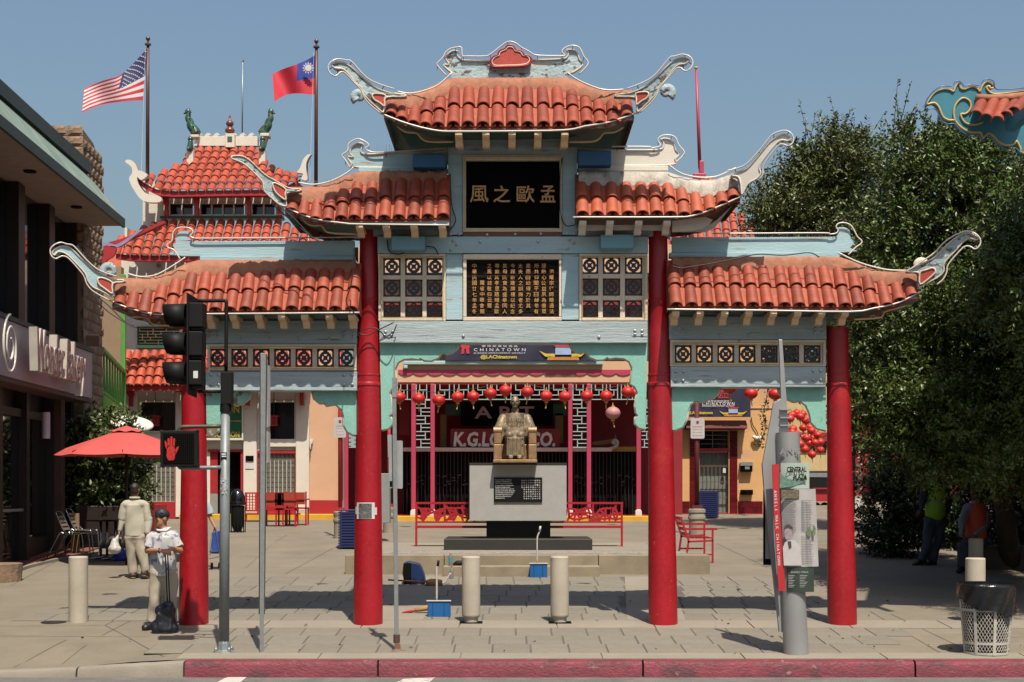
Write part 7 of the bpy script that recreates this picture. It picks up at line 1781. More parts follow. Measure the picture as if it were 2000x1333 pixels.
part("mortar", MB().tube([P(a,b,YR-.06) for a,b in q8([(890,430),(1100,440),(1300,430),(1600,400)])], .05, 8), m_plast, cr_, smooth=True)
part("eave_beam", MB().bar(P(1780+1350/7.014,130+830/7.014,YR-.3), P(1780+1700/7.014,130+560/7.014,YR-.9), .12), m_rb, cr_)
part("roof_body", MB().prism([P(1960,200,YR+.13),P(2200,180,YR+.13),P(2200,300,YR+.13),P(1990,290,YR+.13)],[P(1960,200,YR+2),P(2200,180,YR+2),P(2200,300,YR+2),P(1990,290,YR+2)]), m_rb, cr_)
# ================================================================ far right bits
YC = 38; car = thing("parked_car", "dark car with a glinting windscreen parked far behind the kiosk", "car", (X(1590,YC),YC,gz(YC)))
part("body", MB().pprism(smooth_path([(1552,958),(1552,938),(1562,932),(1572,922),(1600,920),(1640,922),(1652,934),(1660,940),(1660,958)],2,closed=True), YC, 1.7), m_sblk, car, bevel=.05); part("windscreen", MB().pprism([(1566,932),(1574,924),(1636,924),(1644,933)], YC-.02, .02), M("car_glass",(.25,.28,.28),.05,spec=1), car)
for a in (1568,1645): part("wheel", MB().lathe(P(a,957,YC-.02), [(.3,0),(.3,.2)], 16, axis=(0,1,0)), m_dark, car)
YC2 = 33; ct = thing("cart", "red flower cart behind the kiosk", "cart", (X(1600,YC2),YC2,gz(YC2))); part("box", MB().pbox(1590,956,1616,980,YC2,.6), m_dado, ct); part("frame", MB().pbox(1588,953,1618,956,YC2-.1,.8), m_dredw, ct)
for a in (1594,1611): part("wheel", MB().lathe(P(a,990,YC2+.2), [(.16,0),(.16,.06)], 14, axis=(0,1,0)), m_dark, ct)
m_flr = M("flower_red", (.55,.05,.07), .7, island=.5); m_flp = M("flower_pale", (.62,.42,.42), .7, island=.4)
def flowers(px0,py0,px1,py1,Y,n,label,name="flower_stand"):
    t = thing(name, label, "flowers", P((px0+px1)/2,py1,Y)); r2 = random.Random(int(px0))
    for nm, mt in (("red_blooms",m_flr),("pale_blooms",m_flp),("leaves",M("flower_leaf",(.05,.11,.03),.7,island=.4))):
        g = MB()
        for k in range(n):
            a, b = r2.uniform(px0,px1), r2.uniform(py0,py1); g.ell(P(a,b,Y+r2.uniform(-.3,.3)), (.05,.05,.045), 6, 4, (r2.random(),r2.random(),0))
        part(nm, g, mt, t, kind="stuff")
flowers(1663,866,1682,962,30,46,"tall column of red, pink and white flowers right of the rightmost red column"); flowers(1692,972,1706,992,30,14,"orange and red potted flowers on the ground in the shop yard","potted_flowers")
pt = MB().lathe((X(1699,30),30,gz(30)), [(.09,0),(.13,.22),(.14,.24)], 12); solo("flower_pot", pt, m_tile2, "terracotta pot holding the orange flowers", "pot", (X(1699,30),30,gz(30)))
pb = MB().lathe((X(1673,29),29,gz(29)), [(.12,0),(.14,.38)], 14); solo("bucket", pb, m_letw, "white bucket at the foot of the flower column", "bucket", (X(1673,29),29,gz(29)))

sdb = thing("sky_block_building", "added oxblood building mass hidden behind the trees at the right edge, blocking sky light", "building", (10.6,5,gz(5)))  # added mass, shuts out sky light so the ground under the trees darkens
part("wall", MB().box(10.6,14,.5,11,0,6.6), m_dredw, sdb); part("roof_slab", MB().box(9.9,14,.2,11.3,6.61,6.8), m_oxred, sdb)
# ================================================================ people
def skin_mat(n, c): return M(n, c, .5, var=.12, scale=20, bump=.05, raw=True)
m_skin = skin_mat("skin_tan", (.30,.14,.075)); m_skind = skin_mat("skin_dark", (.10,.05,.03))
m_hair = M("hair_dark", (.02,.013,.010), .55, bump=.4, bscale=80); m_shoe = M("shoe_black", (.012,.012,.012), .5); m_sole = M("sole_orange_white", (.45,.28,.20), .6)
def head_blob(b, c, f, s=1.0):
    c = Vector(c); f = Vector(f).normalized(); r = f.cross(Vector((0,0,1))).normalized(); u = Vector((0,0,1))
    yaw = math.atan2(f.y, f.x) + math.pi/2
    def e(o, rad): b.ell(c + r*o[0]*s + f*o[1]*s + u*o[2]*s, tuple(k*s for k in rad), 14, 10, (0,0,yaw))
    e((0,-.005,.025),(.073,.092,.092)); e((0,.03,-.045),(.058,.062,.075)); e((0,.055,-.085),(.034,.035,.026))
    e((0,.092,-.012),(.013,.020,.026)); e((0,.088,-.028),(.020,.016,.011)); e((.032,.070,.022),(.026,.016,.009)); e((-.032,.070,.022),(.026,.016,.009))
    e((.030,.074,-.018),(.022,.012,.012)); e((-.030,.074,-.018),(.022,.012,.012)); e((0,.080,-.055),(.023,.014,.006)); e((0,.080,-.067),(.020,.013,.006))
    e((.076,-.005,-.005),(.010,.024,.034)); e((-.076,-.005,-.005),(.010,.024,.034))
def hand_blob(b, wrist, d, palm_n, curl=.5, side=1, s=1.0):
    w = Vector(wrist); d = Vector(d).normalized(); n = Vector(palm_n); n = (n - d*n.dot(d)).normalized(); r = d.cross(n)
    for k in (-.6,-.2,.2,.6): b.cap(w + r*k*.030*s, w + d*.085*s + r*k*.038*s, .015*s, .014*s, 8)
    for k, L in ((-.9,.062),(-.3,.078),(.3,.082),(.9,.072)):
        p0 = w + d*.085*s + r*k*.034*s; d1 = (d + n*curl*.7).normalized(); p1 = p0 + d1*L*.5*s; d2 = (d + n*curl*2.0).normalized(); p2 = p1 + d2*L*.5*s
        b.cap(p0, p1, .0095*s, .009*s, 8); b.cap(p1, p2, .009*s, .007*s, 8)
    t0 = w + r*side*.030*s + d*.02*s; t1 = t0 + (r*side*.7 + d*.8).normalized()*.04*s + n*.01*s; b.cap(t0, t1, .012*s, .0105*s, 8); b.cap(t1, t1 + (d + n*curl*.8).normalized()*.032*s, .0105*s, .008*s, 8)
def bolt_path(pts): return [Vector(P(a,b,y)) for a,b,y in pts]
def person(label, group, Y, base_px, J, face, cols, build=1.0, hair=True, vox=.0105):
    """J: joints as (px, py, depth offset); cols: materials for shirt, trousers, shoes"""
    o = (X(base_px,Y), Y, gz(Y)); t = thing("person", label, "person", o, group)
    V = lambda k: Vector(P(J[k][0], J[k][1], Y + J[k][2])); B = build
    b = MB(); head_blob(b, V('head'), face)
    b.cap(V('head')+Vector((0,.01,-.06)), V('neck')+Vector((0,0,-.03)), .055, .062)
    chest = (V('shL')+V('shR'))/2; hip = (V('hipL')+V('hipR'))/2; ax = (V('shR')-V('shL')).normalized()
    b.cap(V('shL').lerp(chest,.3), V('shR').lerp(chest,.3), .075*B, .075*B); b.cap(chest+Vector((0,0,-.06)), hip+Vector((0,0,.03)), .14*B, .135*B, 14, flat=.72, up=ax)
    for s_, nm in ((-1,'L'),(1,'R')):
        b.cap(V('sh'+nm), V('el'+nm), .052*B, .042*B); b.cap(V('el'+nm), V('wr'+nm), .041*B, .028*B)
        d = J.get('hd'+nm, (0,0,-1)); n = J.get('pn'+nm, (0,-1,0)); hand_blob(b, V('wr'+nm), d, n, J.get('curl',.6), J.get('thumb'+nm, 1))
        b.cap(V('hip'+nm), V('kn'+nm), .085*B, .058*B); b.cap(V('kn'+nm), V('an'+nm), .055*B, .038*B); b.cap(V('an'+nm), V('an'+nm)+Vector(J.get('toe'+nm,(0,-.12,-.03)))*.45+Vector((0,0,-.03)), .034, .03)
    part("body", blob(b, vox, 3), cols['skin'], t, smooth=True, fix=False)
    # trousers
    q = MB()
    for nm in 'LR':
        k0, k1, k2 = V('hip'+nm), V('kn'+nm), V('an'+nm)
        q.tube([k0+Vector((0,0,.02)), k0.lerp(k1,.5), k1, k1.lerp(k2,.5), k1.lerp(k2,.97)], [.112*B,.100*B,.088*B,.080*B,.080*B], 16, flat=.95, up=ax)
    q.cap(V('hipL')+Vector((0,0,.03)), V('hipR')+Vector((0,0,.03)), .115*B, .115*B, 12); q.cap(hip, hip+Vector((0,0,.14)), .15*B, .145*B, 14, flat=.72, up=ax)
    part("trousers", blob(q, .012, 3, fold=.012, fsc=(10,10,7)), cols['trousers'], t, smooth=True, fix=False)
    # shirt
    q = MB(); hem = V('hem') if 'hem' in J else hip+Vector((0,0,-.06))
    fl = J.get('flare',1.0); q.tube([chest+Vector((0,0,.0)), chest+Vector((0,0,-.12)), chest.lerp(hem,.6), hem, hem+Vector((0,0,-.012))], [.165*B,.172*B,.172*B*fl,.178*B*fl,.17*B*fl], 20, flat=.70, up=ax)
    q.cap(V('shL').lerp(chest,.15), V('shR').lerp(chest,.15), .088*B, .088*B, 12); q.cap(V('neck')+Vector((0,.01,-.015)), chest+Vector((0,0,-.02)), .074, .115, 12)
    for nm in 'LR':
        e = V('el'+nm); w_ = V('wr'+nm); L_ = J.get('sleeve', 1.0)
        q.tube([V('sh'+nm)+Vector((0,0,.01)), V('sh'+nm).lerp(e,.5*min(1,L_)), V('sh'+nm).lerp(e, min(1,L_))], [.074*B,.078*B,.082*B if L_<1 else .070*B], 14)
        if L_ > 1: q.cap(e, e.lerp(w_, L_-1), .062*B, .046*B, 12)
    sh = part("shirt", blob(q, .011, 2, fold=.013, fsc=(9,9,5)), cols['shirt'], t, smooth=True, fix=False)
    for nm in 'LR':
        a = V('an'+nm); tv = Vector(J.get('toe'+nm,(0,-.12,-.03))); a = Vector((a.x,a.y,a.z-.045)); q = MB(); q.cap(a-tv*.35+Vector((0,0,.008)), a+tv*.98+Vector((0,0,.006)), .058,.054, 12, flat=.95); q.cap(a+Vector((0,0,.05)), a, .05,.05)
        part("shoe", blob(q,.012,2), cols['shoes'], t, smooth=True, fix=False)
        if 'sole' in cols: part("sole", MB().cap(a-tv*.35+Vector((0,0,-.038)), a+tv*.95+Vector((0,0,-.034)), .046,.04,12,flat=.35,up=tuple(Vector((0,0,1)).cross(tv))), cols['sole'], t, smooth=True)
    return t, V
# --- old man with the trolley bag
Yo = GY(1229)
m_shirtp = M("shirt_print", (.58,.57,.58), .8, var=.05, scale=6, bump=.1, wear=((.16,.19,.34),.555,15,.02))
m_trous = M("trousers_beige", (.46,.40,.32), .85, var=.07, scale=6, bump=.12, bscale=20)
J = dict(head=(316.5,1013,-.02), neck=(319,1033,0), shL=(298,1049,0), shR=(341,1049,0), elL=(288,1076,-.03), elR=(352,1076,-.03), wrL=(314,1076,-.27), wrR=(335,1072,-.26), hdL=(.9,-.1,-.1), hdR=(-.8,-.2,-.45), pnL=(0,.6,-1), pnR=(0,.5,-1),
         hipL=(308,1124,0), hipR=(332,1124,0), knL=(303,1170,-.02), knR=(333,1170,-.02), anL=(299,1216,0), anR=(335,1214,.02), toeL=(-.07,-.13,-.02), toeR=(.05,-.13,-.02), hem=(318,1124,0), sleeve=.78, curl=.9, flare=1.03)
om, V = person("old man in a dark cap and patterned white shirt leaning on a trolley bag handle", "people at the gate", Yo, 318, J, (-.75,-.65,0), dict(skin=m_skin, trousers=m_trous, shirt=m_shirtp, shoes=m_shoe))
hc = V('head'); m_cap = M("cap_navy", (.008,.010,.022), .7, bump=.1)
q = MB(); q.ell(hc+Vector((0.003,0,.052)), (.088,.10,.078), 18, 10, (0,0,-.85)); part("cap", q, m_cap, om, smooth=True)
fv = Vector((-.75,-.65,0)).normalized(); q = MB(); rv = fv.cross(Vector((0,0,1))); ring = []
for k in range(9):
    a = R(-75+150*k/8); ring.append(hc + fv*(.075+.075*math.cos(a)) + rv*(.085*math.sin(a)) + Vector((0,0,.045-.012*math.cos(a))))
bk = [p + Vector((0,0,.008)) for p in ring]; q.prism(ring, bk); part("cap_peak", q, m_cap, om)
q = MB(); q.pbox(313.5,996,318.5,999,hc.y-.106,.003); part("cap_badge", q, m_steel, om)
part("collar", MB().tube([V('neck')+Vector((.085*math.cos(a),.075*math.sin(a),.01-.03*(math.sin(a)<-.5))) for a in [2*math.pi*k/14 for k in range(14)]], .022, 8, closed=True, flat=.6), m_letw, om, smooth=True)
mb = MB()
for px,py,w_,h_ in ((303,1056,9,8),(329,1060,15,3),(328,1064,15,7),(303,1070,1,10),(312,1062,1,12),(300,1090,8,10),(306,1100,12,2),(330,1092,10,3),(334,1103,8,8),(303,1109,9,5),(325,1107,7,3),(341,1056,4,4),(345,1064,2,7)): 
    for k in range(3): mb.pbox(px,py+h_*k/3,px+w_,py+h_*k/3+.9,hc.y-.150,.002) if h_ > 2 else mb.pbox(px,py,px+w_,py+.9,hc.y-.150,.002)
part("bracelet", MB().tube([V('wrL')+Vector((-.02,0,0))+Vector((.0,.033*math.cos(a),.033*math.sin(a))) for a in [2*math.pi*k/12 for k in range(12)]], .006, 6, closed=True), m_shoe, om, smooth=True)
part("button_placket", MB().tube([V('neck')+Vector((0,-.11,-.05)), Vector(P(318,1080,Yo-.152)), Vector(P(318,1112,Yo-.155))], .006, 5), M("placket_grey",(.42,.42,.45),.8), om)
# trolley bag
Yb2 = Yo-.30; bg = thing("trolley_bag", "navy wheeled shopping bag standing upright before the old man, held by its handle", "bag", (X(323,Yb2),Yb2,gz(Yb2)))
q = MB(); gzb = Z(1240,Yb2)
q.add([(X(a,Yb2),Yb2+dy,Z(b,Yb2)) for dy in (-.12,.12) for a,b in ((303,1238),(341,1238),(337,1186),(313,1186))], [(0,1,2,3),(7,6,5,4),(0,4,5,1),(1,5,6,2),(2,6,7,3),(3,7,4,0)])
q.cap(P(316,1192,Yb2),P(333,1184,Yb2),.09,.06); q.cap(P(310,1226,Yb2-.03),P(334,1226,Yb2-.03),.10,.10)
for k in range(5): q.cap(P(309+k*6,1200+k*3,Yb2-.11),P(313+k*5,1230,Yb2-.12),.022,.026)
part("bag_body", blob(q,.013,3,fold=.02,fsc=(11,11,9)), M("nylon_navy",(.006,.008,.020),.55,var=.3,bump=.4,bscale=14), bg, smooth=True, fix=False)
for a in (324,328.5): part("handle_rod", MB().tube([P(a+3.5,1190,Yb2+.02),P(a-1,1083,Yb2+.04)], .008, 8), m_sblk, bg, smooth=True)
part("grip", MB().tube([P(320,1082,Yb2+.04),P(331,1081,Yb2+.04)], .014, 8), m_sblk, bg, smooth=True)
for a in (306,339): part("wheel", MB().lathe((X(a,Yb2),Yb2+.08,Z(1236,Yb2)), [(.04,0),(.04,.025)], 12, axis=(1,0,0)), m_dark, bg)
# --- man walking away with shopping bags
Ym = GY(1131)
m_shirtk = M("shirt_khaki", (.50,.47,.38), .85, var=.06, scale=5, bump=.15, bscale=16)
J = dict(head=(263.5,957,0), neck=(263,973,0), shL=(244,986,0), shR=(283,986,0), elL=(238,1015,.0), elR=(290,1016,0), wrL=(233.5,1037,-.02), wrR=(287,1042,-.05), hdL=(-.05,0,-1), hdR=(0,0,-1), pnL=(1,0,0), pnR=(-1,0,0),
         hipL=(256,1054,0), hipR=(274,1054,0), knL=(257,1088,.02), knR=(278,1087,-.03), anL=(261,1120,.05), anR=(284,1117,-.02), toeL=(0,.13,-.02), toeR=(.05,.13,-.05), hem=(264,1047,0), sleeve=1.92, curl=.7)
wm, V = person("man seen from behind in a khaki shirt walking away with a plastic shopping bag", "people at the gate", Ym, 265, J, (.2,1,0), dict(skin=m_skin, trousers=m_trous, shirt=m_shirtk, shoes=M("sneaker_dark",(.07,.04,.03),.6), sole=m_sole))
hc = V('head'); q = MB(); q.ell(hc+Vector((0,-.012,.032)),(.082,.092,.088)); q.ell(hc+Vector((0,-.04,-.02)),(.076,.055,.065)); part("hair", blob(q,.012,2), m_hair, wm, smooth=True, fix=False)
part("collar", MB().tube([V('neck')+Vector((.075*math.cos(a),.07*math.sin(a),.0)) for a in [2*math.pi*k/14 for k in range(14)]], .022, 8, closed=True), m_shirtk, wm, smooth=True)
sb_ = thing("shopping_bag", "thin white plastic shopping bag hanging from the walking man's left hand", "bag", P(225,1082,Ym-.05))
q = MB(); q.cap(P(224,1058,Ym-.05),P(224,1071,Ym-.05),.06,.10); q.ell(P(224,1073,Ym-.05),(.115,.08,.085)); q.cap(P(231,1046,Ym-.05),P(226,1058,Ym-.05),.018,.05)
part("bag_body", blob(q,.012,2), M("plastic_white",(.60,.58,.55),.35,var=.08,bump=.8,bscale=22,wear=((.55,.20,.25),.68,9,.05)), sb_, smooth=True, fix=False)
bb = thing("blue_bag", "royal blue carrier bag resting on the ground behind the walking man", "bag", P(234,1095,8.3)); q = MB(); q.ell(P(234,1082,8.3),(.13,.1,.13)); q.cap(P(228,1090,8.3),P(240,1090,8.3),.08,.08)
part("bag_body", blob(q,.015,2), M("bag_blue",(.012,.06,.42),.5,var=.1,bump=.4,bscale=15), bb, smooth=True, fix=False)
# --- person pulling a blue cart, hidden by the first column
Yc = GY(1112)
J = dict(head=(384,954,0), neck=(384,971,0), shL=(366,984,0), shR=(402,984,0), elL=(362,1014,0), elR=(411,1011,0), wrL=(364,1036,0), wrR=(420,1030,-.05), hdL=(0,0,-1), hdR=(.3,0,-1), pnL=(1,0,0), pnR=(-.5,-.5,0),
         hipL=(376,1046,0), hipR=(394,1046,0), knL=(375,1079,0), knR=(395,1079,0), anL=(375,1107,0), anR=(395,1107,0), hem=(385,1040,0), sleeve=.8, curl=.9, toeL=(0,.13,-.02), toeR=(0,.13,-.02))
person("person mostly hidden behind the leftmost red column, one bare arm pulling a blue cart", "people at the gate", Yc, 385, J, (.3,1,0), dict(skin=m_skin, trousers=M("trousers_dark",(.03,.03,.035),.8), shirt=M("shirt_pale_blue",(.42,.52,.56),.8,var=.06), shoes=m_shoe))
ctt = thing("shopping_cart", "blue fabric shopping cart pulled by the hidden person behind the first column", "cart", (X(419,Yc),Yc,gz(Yc)))
part("fabric", MB().pprism([(411,1082),(413,1040),(426,1037),(427,1082)], Yc-.15, .22), M("cart_blue",(.015,.08,.42),.6,var=.12,bump=.3), ctt, bevel=.02); part("flap", MB().pprism([(408,1078),(410,1050),(414,1050),(413,1080)], Yc-.16, .1), m_grey, ctt)
for a,b,c,d in ((410,1085,417,1036),(430,1090,421,1033),(408,1092,428,1088),(409,1078,428,1076)): part("frame_tube", MB().bar(P(a,b,Yc-.17),P(c,d,Yc-.17),.014), m_alu, ctt)
for a in (412,427): part("wheel", MB().lathe(P(a,1105,Yc-.1), [(.055,0),(.055,.03)], 14, axis=(1,0,0)), m_dark, ctt)
# --- workers resting in the tree shade on the right
m_jean = M("jeans", (.045,.065,.10), .85, var=.2, scale=8); m_vest = M("vest_lime", (.30,.62,.03), .7, var=.06); m_vesto = M("vest_orange", (.65,.09,.03), .7, var=.06); m_drk = M("sweat_dark", (.02,.02,.025), .85)
Yw = GY(1104)
J = dict(head=(1821,918,0), neck=(1825,935,0), shL=(1808,950,0), shR=(1846,950,.02), elL=(1802,978,-.05), elR=(1853,978,0), wrL=(1797,1000,-.15), wrR=(1850,1002,-.05), hdL=(-.6,-.3,-.6), hdR=(0,-.3,-1), pnL=(0,-1,0), pnR=(-1,0,0),
         hipL=(1816,1020,0), hipR=(1838,1020,.03), knL=(1812,1060,-.04), knR=(1832,1060,.02), anL=(1800,1096,-.02), anR=(1820,1098,.0), toeL=(-.14,-.05,-.02), toeR=(-.14,-.05,-.02), hem=(1827,1005,0), sleeve=1.9)
wk, V = person("standing worker in a lime hi-vis vest and jeans under the trees", "people at the gate", Yw, 1825, J, (-.9,-.4,0), dict(skin=m_skind, trousers=m_jean, shirt=m_drk, shoes=m_shoe))
c_ = (V('shL')+V('shR'))/2; q = MB(); q.cap(c_+Vector((0,0,-.04)), V('hem')+Vector((0,0,.04)), .185,.195,16,flat=.78); q.cap(V('shL').lerp(c_,.3),V('shR').lerp(c_,.3),.095,.095)
part("vest", blob(q,.015,2), m_vest, wk, smooth=True, fix=False); part("vest_band", MB().lathe(tuple(c_+Vector((0,0,-.30))), [(.20,0),(.20,.05)], 24, caps=False), m_grey, wk, smooth=True)
q = MB(); q.ell(V('head')+Vector((0,0,.03)),(.095,.105,.085)); part("cap", q, M("cap_grey",(.30,.30,.30),.8), wk, smooth=True)
Ye = 6.6
J = dict(head=(1905,962,0), neck=(1906,980,0), shL=(1888,992,0), shR=(1924,995,.05), elL=(1878,1022,-.08), elR=(1926,1025,0), wrL=(1877,1046,-.22), wrR=(1904,1046,-.2), hdL=(.3,-.8,-.3), hdR=(-.5,-.6,-.3), pnL=(0,0,-1), pnR=(0,0,-1),
         hipL=(1896,1062,0), hipR=(1918,1062,0), knL=(1882,1066,-.42), knR=(1906,1066,-.42), anL=(1880,1108,-.40), anR=(1902,1110,-.38), hem=(1906,1052,0), sleeve=1.9, toeL=(-.1,-.1,-.02), toeR=(-.1,-.1,-.02))
w2, V = person("seated worker in an orange hi-vis vest with grey sleeves behind the bollards in shade", "people at the gate", Ye, 1905, J, (-.8,-.5,-.2), dict(skin=m_skind, trousers=m_jean, shirt=M("shirt_grey",(.22,.24,.30),.85), shoes=m_shoe))
c_ = (V('shL')+V('shR'))/2; q = MB(); q.cap(c_+Vector((0,0,-.04)), V('hem')+Vector((0,0,.05)), .18,.19,16,flat=.78); q.cap(V('shL').lerp(c_,.35),V('shR').lerp(c_,.35),.095,.095)
part("vest", blob(q,.015,2), m_vesto, w2, smooth=True, fix=False); q = MB(); q.ell(V('head')+Vector((0,0,.035)),(.088,.098,.085)); part("hair", q, m_hair, w2, smooth=True)
lw = thing("low_wall", "low dark wall the seated worker rests on under the trees", "wall", (X(1960,6.8),6.8,gz(6.8))); part("coping", MB().box(X(1880,6.8),X(2150,6.8),6.75,7.15,gz(6.8)-.1,gz(6.8)+.43), M("wall_dark",(.10,.085,.07),.9,var=.2,bump=.4), lw, bevel=.02)
# ================================================================ trees and hedges
def leaves_mesh(name, pos, dirs, L, W, rng, mat, droop=.0):
    n = len(pos); up = rng.normal(size=(n,3)) + np.array([0,0,.9]); side = np.cross(dirs, up); side /= np.linalg.norm(side,axis=1)[:,None]+1e-9
    nrm = np.cross(side, dirs); l = L*rng.uniform(.65,1.25,(n,1)); w_ = W*rng.uniform(.7,1.2,(n,1))
    v = np.empty((n,4,3)); v[:,0] = pos; v[:,1] = pos + dirs*l*.5 + side*w_*.5 + nrm*l*.08; v[:,2] = pos + dirs*l; v[:,3] = pos + dirs*l*.5 - side*w_*.5 + nrm*l*.08
    me = bpy.data.meshes.new(name); me.vertices.add(n*4); me.vertices.foreach_set("co", v.reshape(-1).astype(np.float32))
    me.loops.add(n*6); idx = (np.arange(n)[:,None]*4 + np.array([0,1,2,0,2,3])).reshape(-1); me.loops.foreach_set("vertex_index", idx.astype(np.int32))
    me.polygons.add(n*2); me.polygons.foreach_set("loop_start", (np.arange(n*2)*3).astype(np.int32)); me.update(calc_edges=True); me.materials.append(mat); return me
def foliage(parent, name, lobes, sprays, per, L, W, mat, seed, spray_len=.5, shell=.55, upbias=.35, clump=(.42,16)):
    """lobes: (px, py, rpx, rpy, Y, ry): clumps of leafy sprays spread through each lobe, thickest near its skin"""
    rng = np.random.default_rng(seed); P_, D_ = [], []; tw = MB(); wts = np.array([l[2]*l[3]*(l[5]) for l in lobes])**.66; wts = wts/wts.sum()
    unit = lambda a: a/(np.linalg.norm(a,axis=1)[:,None]+1e-9)
    for lb, wt in zip(lobes, wts):
        c = np.array(P(lb[0],lb[1],lb[4])); rx, rz = lb[2]/F*(lb[4]+20), lb[3]/F*(lb[4]+20); nc = max(3, int(sprays*wt/clump[1])); k = nc*clump[1]
        u = unit(rng.normal(size=(nc,3))); rad = shell + (1-shell)*rng.random((nc,1))**.8; rad = np.where(rng.random((nc,1)) < .2, rad*.55, rad)
        cc = c + u*rad*(1+.12*rng.normal(size=(nc,1)))*np.array([rx,lb[5],rz]); cr = clump[0]*rng.uniform(.55,1.3,(nc,1))
        v = unit(rng.normal(size=(k,3))); p = np.repeat(cc,clump[1],0) + v*np.repeat(cr,clump[1],0)*rng.random((k,1))**.5*np.array([1,1,.75])
        d = unit(v*.7 + np.repeat(u,clump[1],0)*.35 + rng.normal(size=(k,3))*.3 + np.array([0,0,upbias]))
        sl_ = spray_len*rng.uniform(.45,1.2,(k,1)); axis2 = unit(np.cross(d, rng.normal(size=(k,3))))
        for j in range(per):
            t = (j+.5)/per; q = p + d*sl_*t + np.array([0,0,-.12])*t*t*sl_; s_ = axis2*(1 if j % 2 else -1) + rng.normal(size=(k,3))*.35; P_.append(q); D_.append(unit(d*.55 + s_*.8))
        for i in range(0, k, 6): tw.bar(tuple(p[i]-d[i]*.15), tuple(p[i]+d[i]*sl_[i]), .008)
    pos = np.concatenate(P_); dr = np.concatenate(D_); o = np.array(ORG[parent.name]); me = leaves_mesh(name, pos-o, dr, L, W, rng, mat)
    ob = bpy.data.objects.new(name, me); COL.objects.link(ob); ob.parent = parent; ORG[ob.name] = tuple(o); ob['kind'] = 'stuff'
    part("twigs", tw, m_bark, parent, kind="stuff"); return ob
m_bark = M("bark", (.06,.045,.032), .9, var=.3, bump=.6, bscale=20)
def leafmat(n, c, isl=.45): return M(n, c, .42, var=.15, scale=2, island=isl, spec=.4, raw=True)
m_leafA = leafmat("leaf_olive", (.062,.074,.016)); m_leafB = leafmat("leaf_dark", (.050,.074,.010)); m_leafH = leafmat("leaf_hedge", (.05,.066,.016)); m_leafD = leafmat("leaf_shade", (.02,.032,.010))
def trunk(t, pts, r0, r1, limbs=()):
    m_ = MB().tube(smooth_path(pts,3), [lerp(r0,r1,k/(len(smooth_path(pts,3))-1)) for k in range(len(smooth_path(pts,3)))], 10)
    for l_ in limbs: q = smooth_path(l_,3); m_.tube(q, [lerp(r0*.5,.03,k/(len(q)-1)) for k in range(len(q))], 7)
    part("trunk", m_, m_bark, t, smooth=True)
# far tree with feathery top, behind the right side of the gate
ta = thing("tree", "feathery olive green tree rising behind the right side of the gate", "tree", (X(1655,17),17,gz(17)), "trees on the right")
trunk(ta, [P(1652,1010,17),P(1656,850,17),P(1640,700,17),P(1630,500,17)], .22, .10, ([P(1652,800,17),P(1590,640,17),P(1545,480,17)],[P(1645,720,17),P(1710,560,17.5),P(1740,380,17)],[P(1640,650,17),P(1625,450,16.5),P(1615,320,17)]))
foliage(ta, "crown", [(1590,430,75,120,17,1.6),(1620,350,70,80,17,1.5),(1540,440,70,50,16.5,1.2),(1520,410,45,35,17,.9),(1660,420,85,130,17.5,1.8),(1580,570,90,110,17,1.7),(1690,560,90,140,17.5,1.8),(1570,690,75,60,17,1.3),(1690,700,70,110,17,1.5),(1640,300,40,35,17,.8),(1575,330,45,30,17,.8)],
        6600, 13, .12, .05, m_leafA, 3, .55, .45, .55, (.5,24))
# nearer big tree at the right edge
tb = thing("tree", "big dark leafy tree filling the right edge with a few red blossoms", "tree", (X(1965,7),7,gz(7)), "trees on the right")
trunk(tb, [P(1975,1110,7),P(1960,980,6),P(1935,820,5),P(1890,640,7)], .20, .09, ([P(1960,960,7),P(2010,800,7.4),P(2040,600,7)],[P(1940,850,7),P(1830,720,6.4),P(1760,640,6)],[P(1920,760,7),P(1900,560,7.5),P(1860,380,7)]))
foliage(tb, "crown", [(1770,430,95,150,5.4,1.6),(1830,340,75,70,5.4,1.3),(1890,400,110,120,5.4,1.7),(1770,290,50,35,5.4,.9),(1900,300,90,50,5.8,1.2),(1990,420,100,140,5.4,1.7),(1800,600,130,150,4.4,1.9),(1930,620,140,170,4.4,2.0),(2050,640,100,200,4.4,2.0),(1770,770,105,100,3.9,1.6),(1890,800,130,110,3.4,1.9),(2010,830,120,120,3.4,1.9),(1720,850,45,50,3.9,.9),(2010,560,130,170,1.5,1.5),(2120,560,120,200,0,1.6),(2060,420,120,120,3,1.6),(2150,750,110,150,1,1.5),(2080,860,100,70,3,1.4),(1840,885,95,38,3.2,1.4),(1960,900,110,50,2.9,1.5),(1700,700,50,120,4.9,1.0)],
        22000, 12, .082, .040, m_leafB, 5, .40, .45, .35, (.34,30))
g = MB(); r2 = random.Random(4)
for a,b in ((1907,574),(1941,590),(1871,708),(1979,950),(1935,945),(1846,760),(1990,640)):
    for k in range(6): g.ell(P(a+r2.uniform(-5,5),b+r2.uniform(-5,5),4.6+r2.uniform(-.05,.05)), (.035,.02,.03), 6, 4, (r2.random()*3,r2.random()*3,0))
part("blossoms", g, M("blossom_red",(.60,.03,.02),.6), tb, kind="stuff")
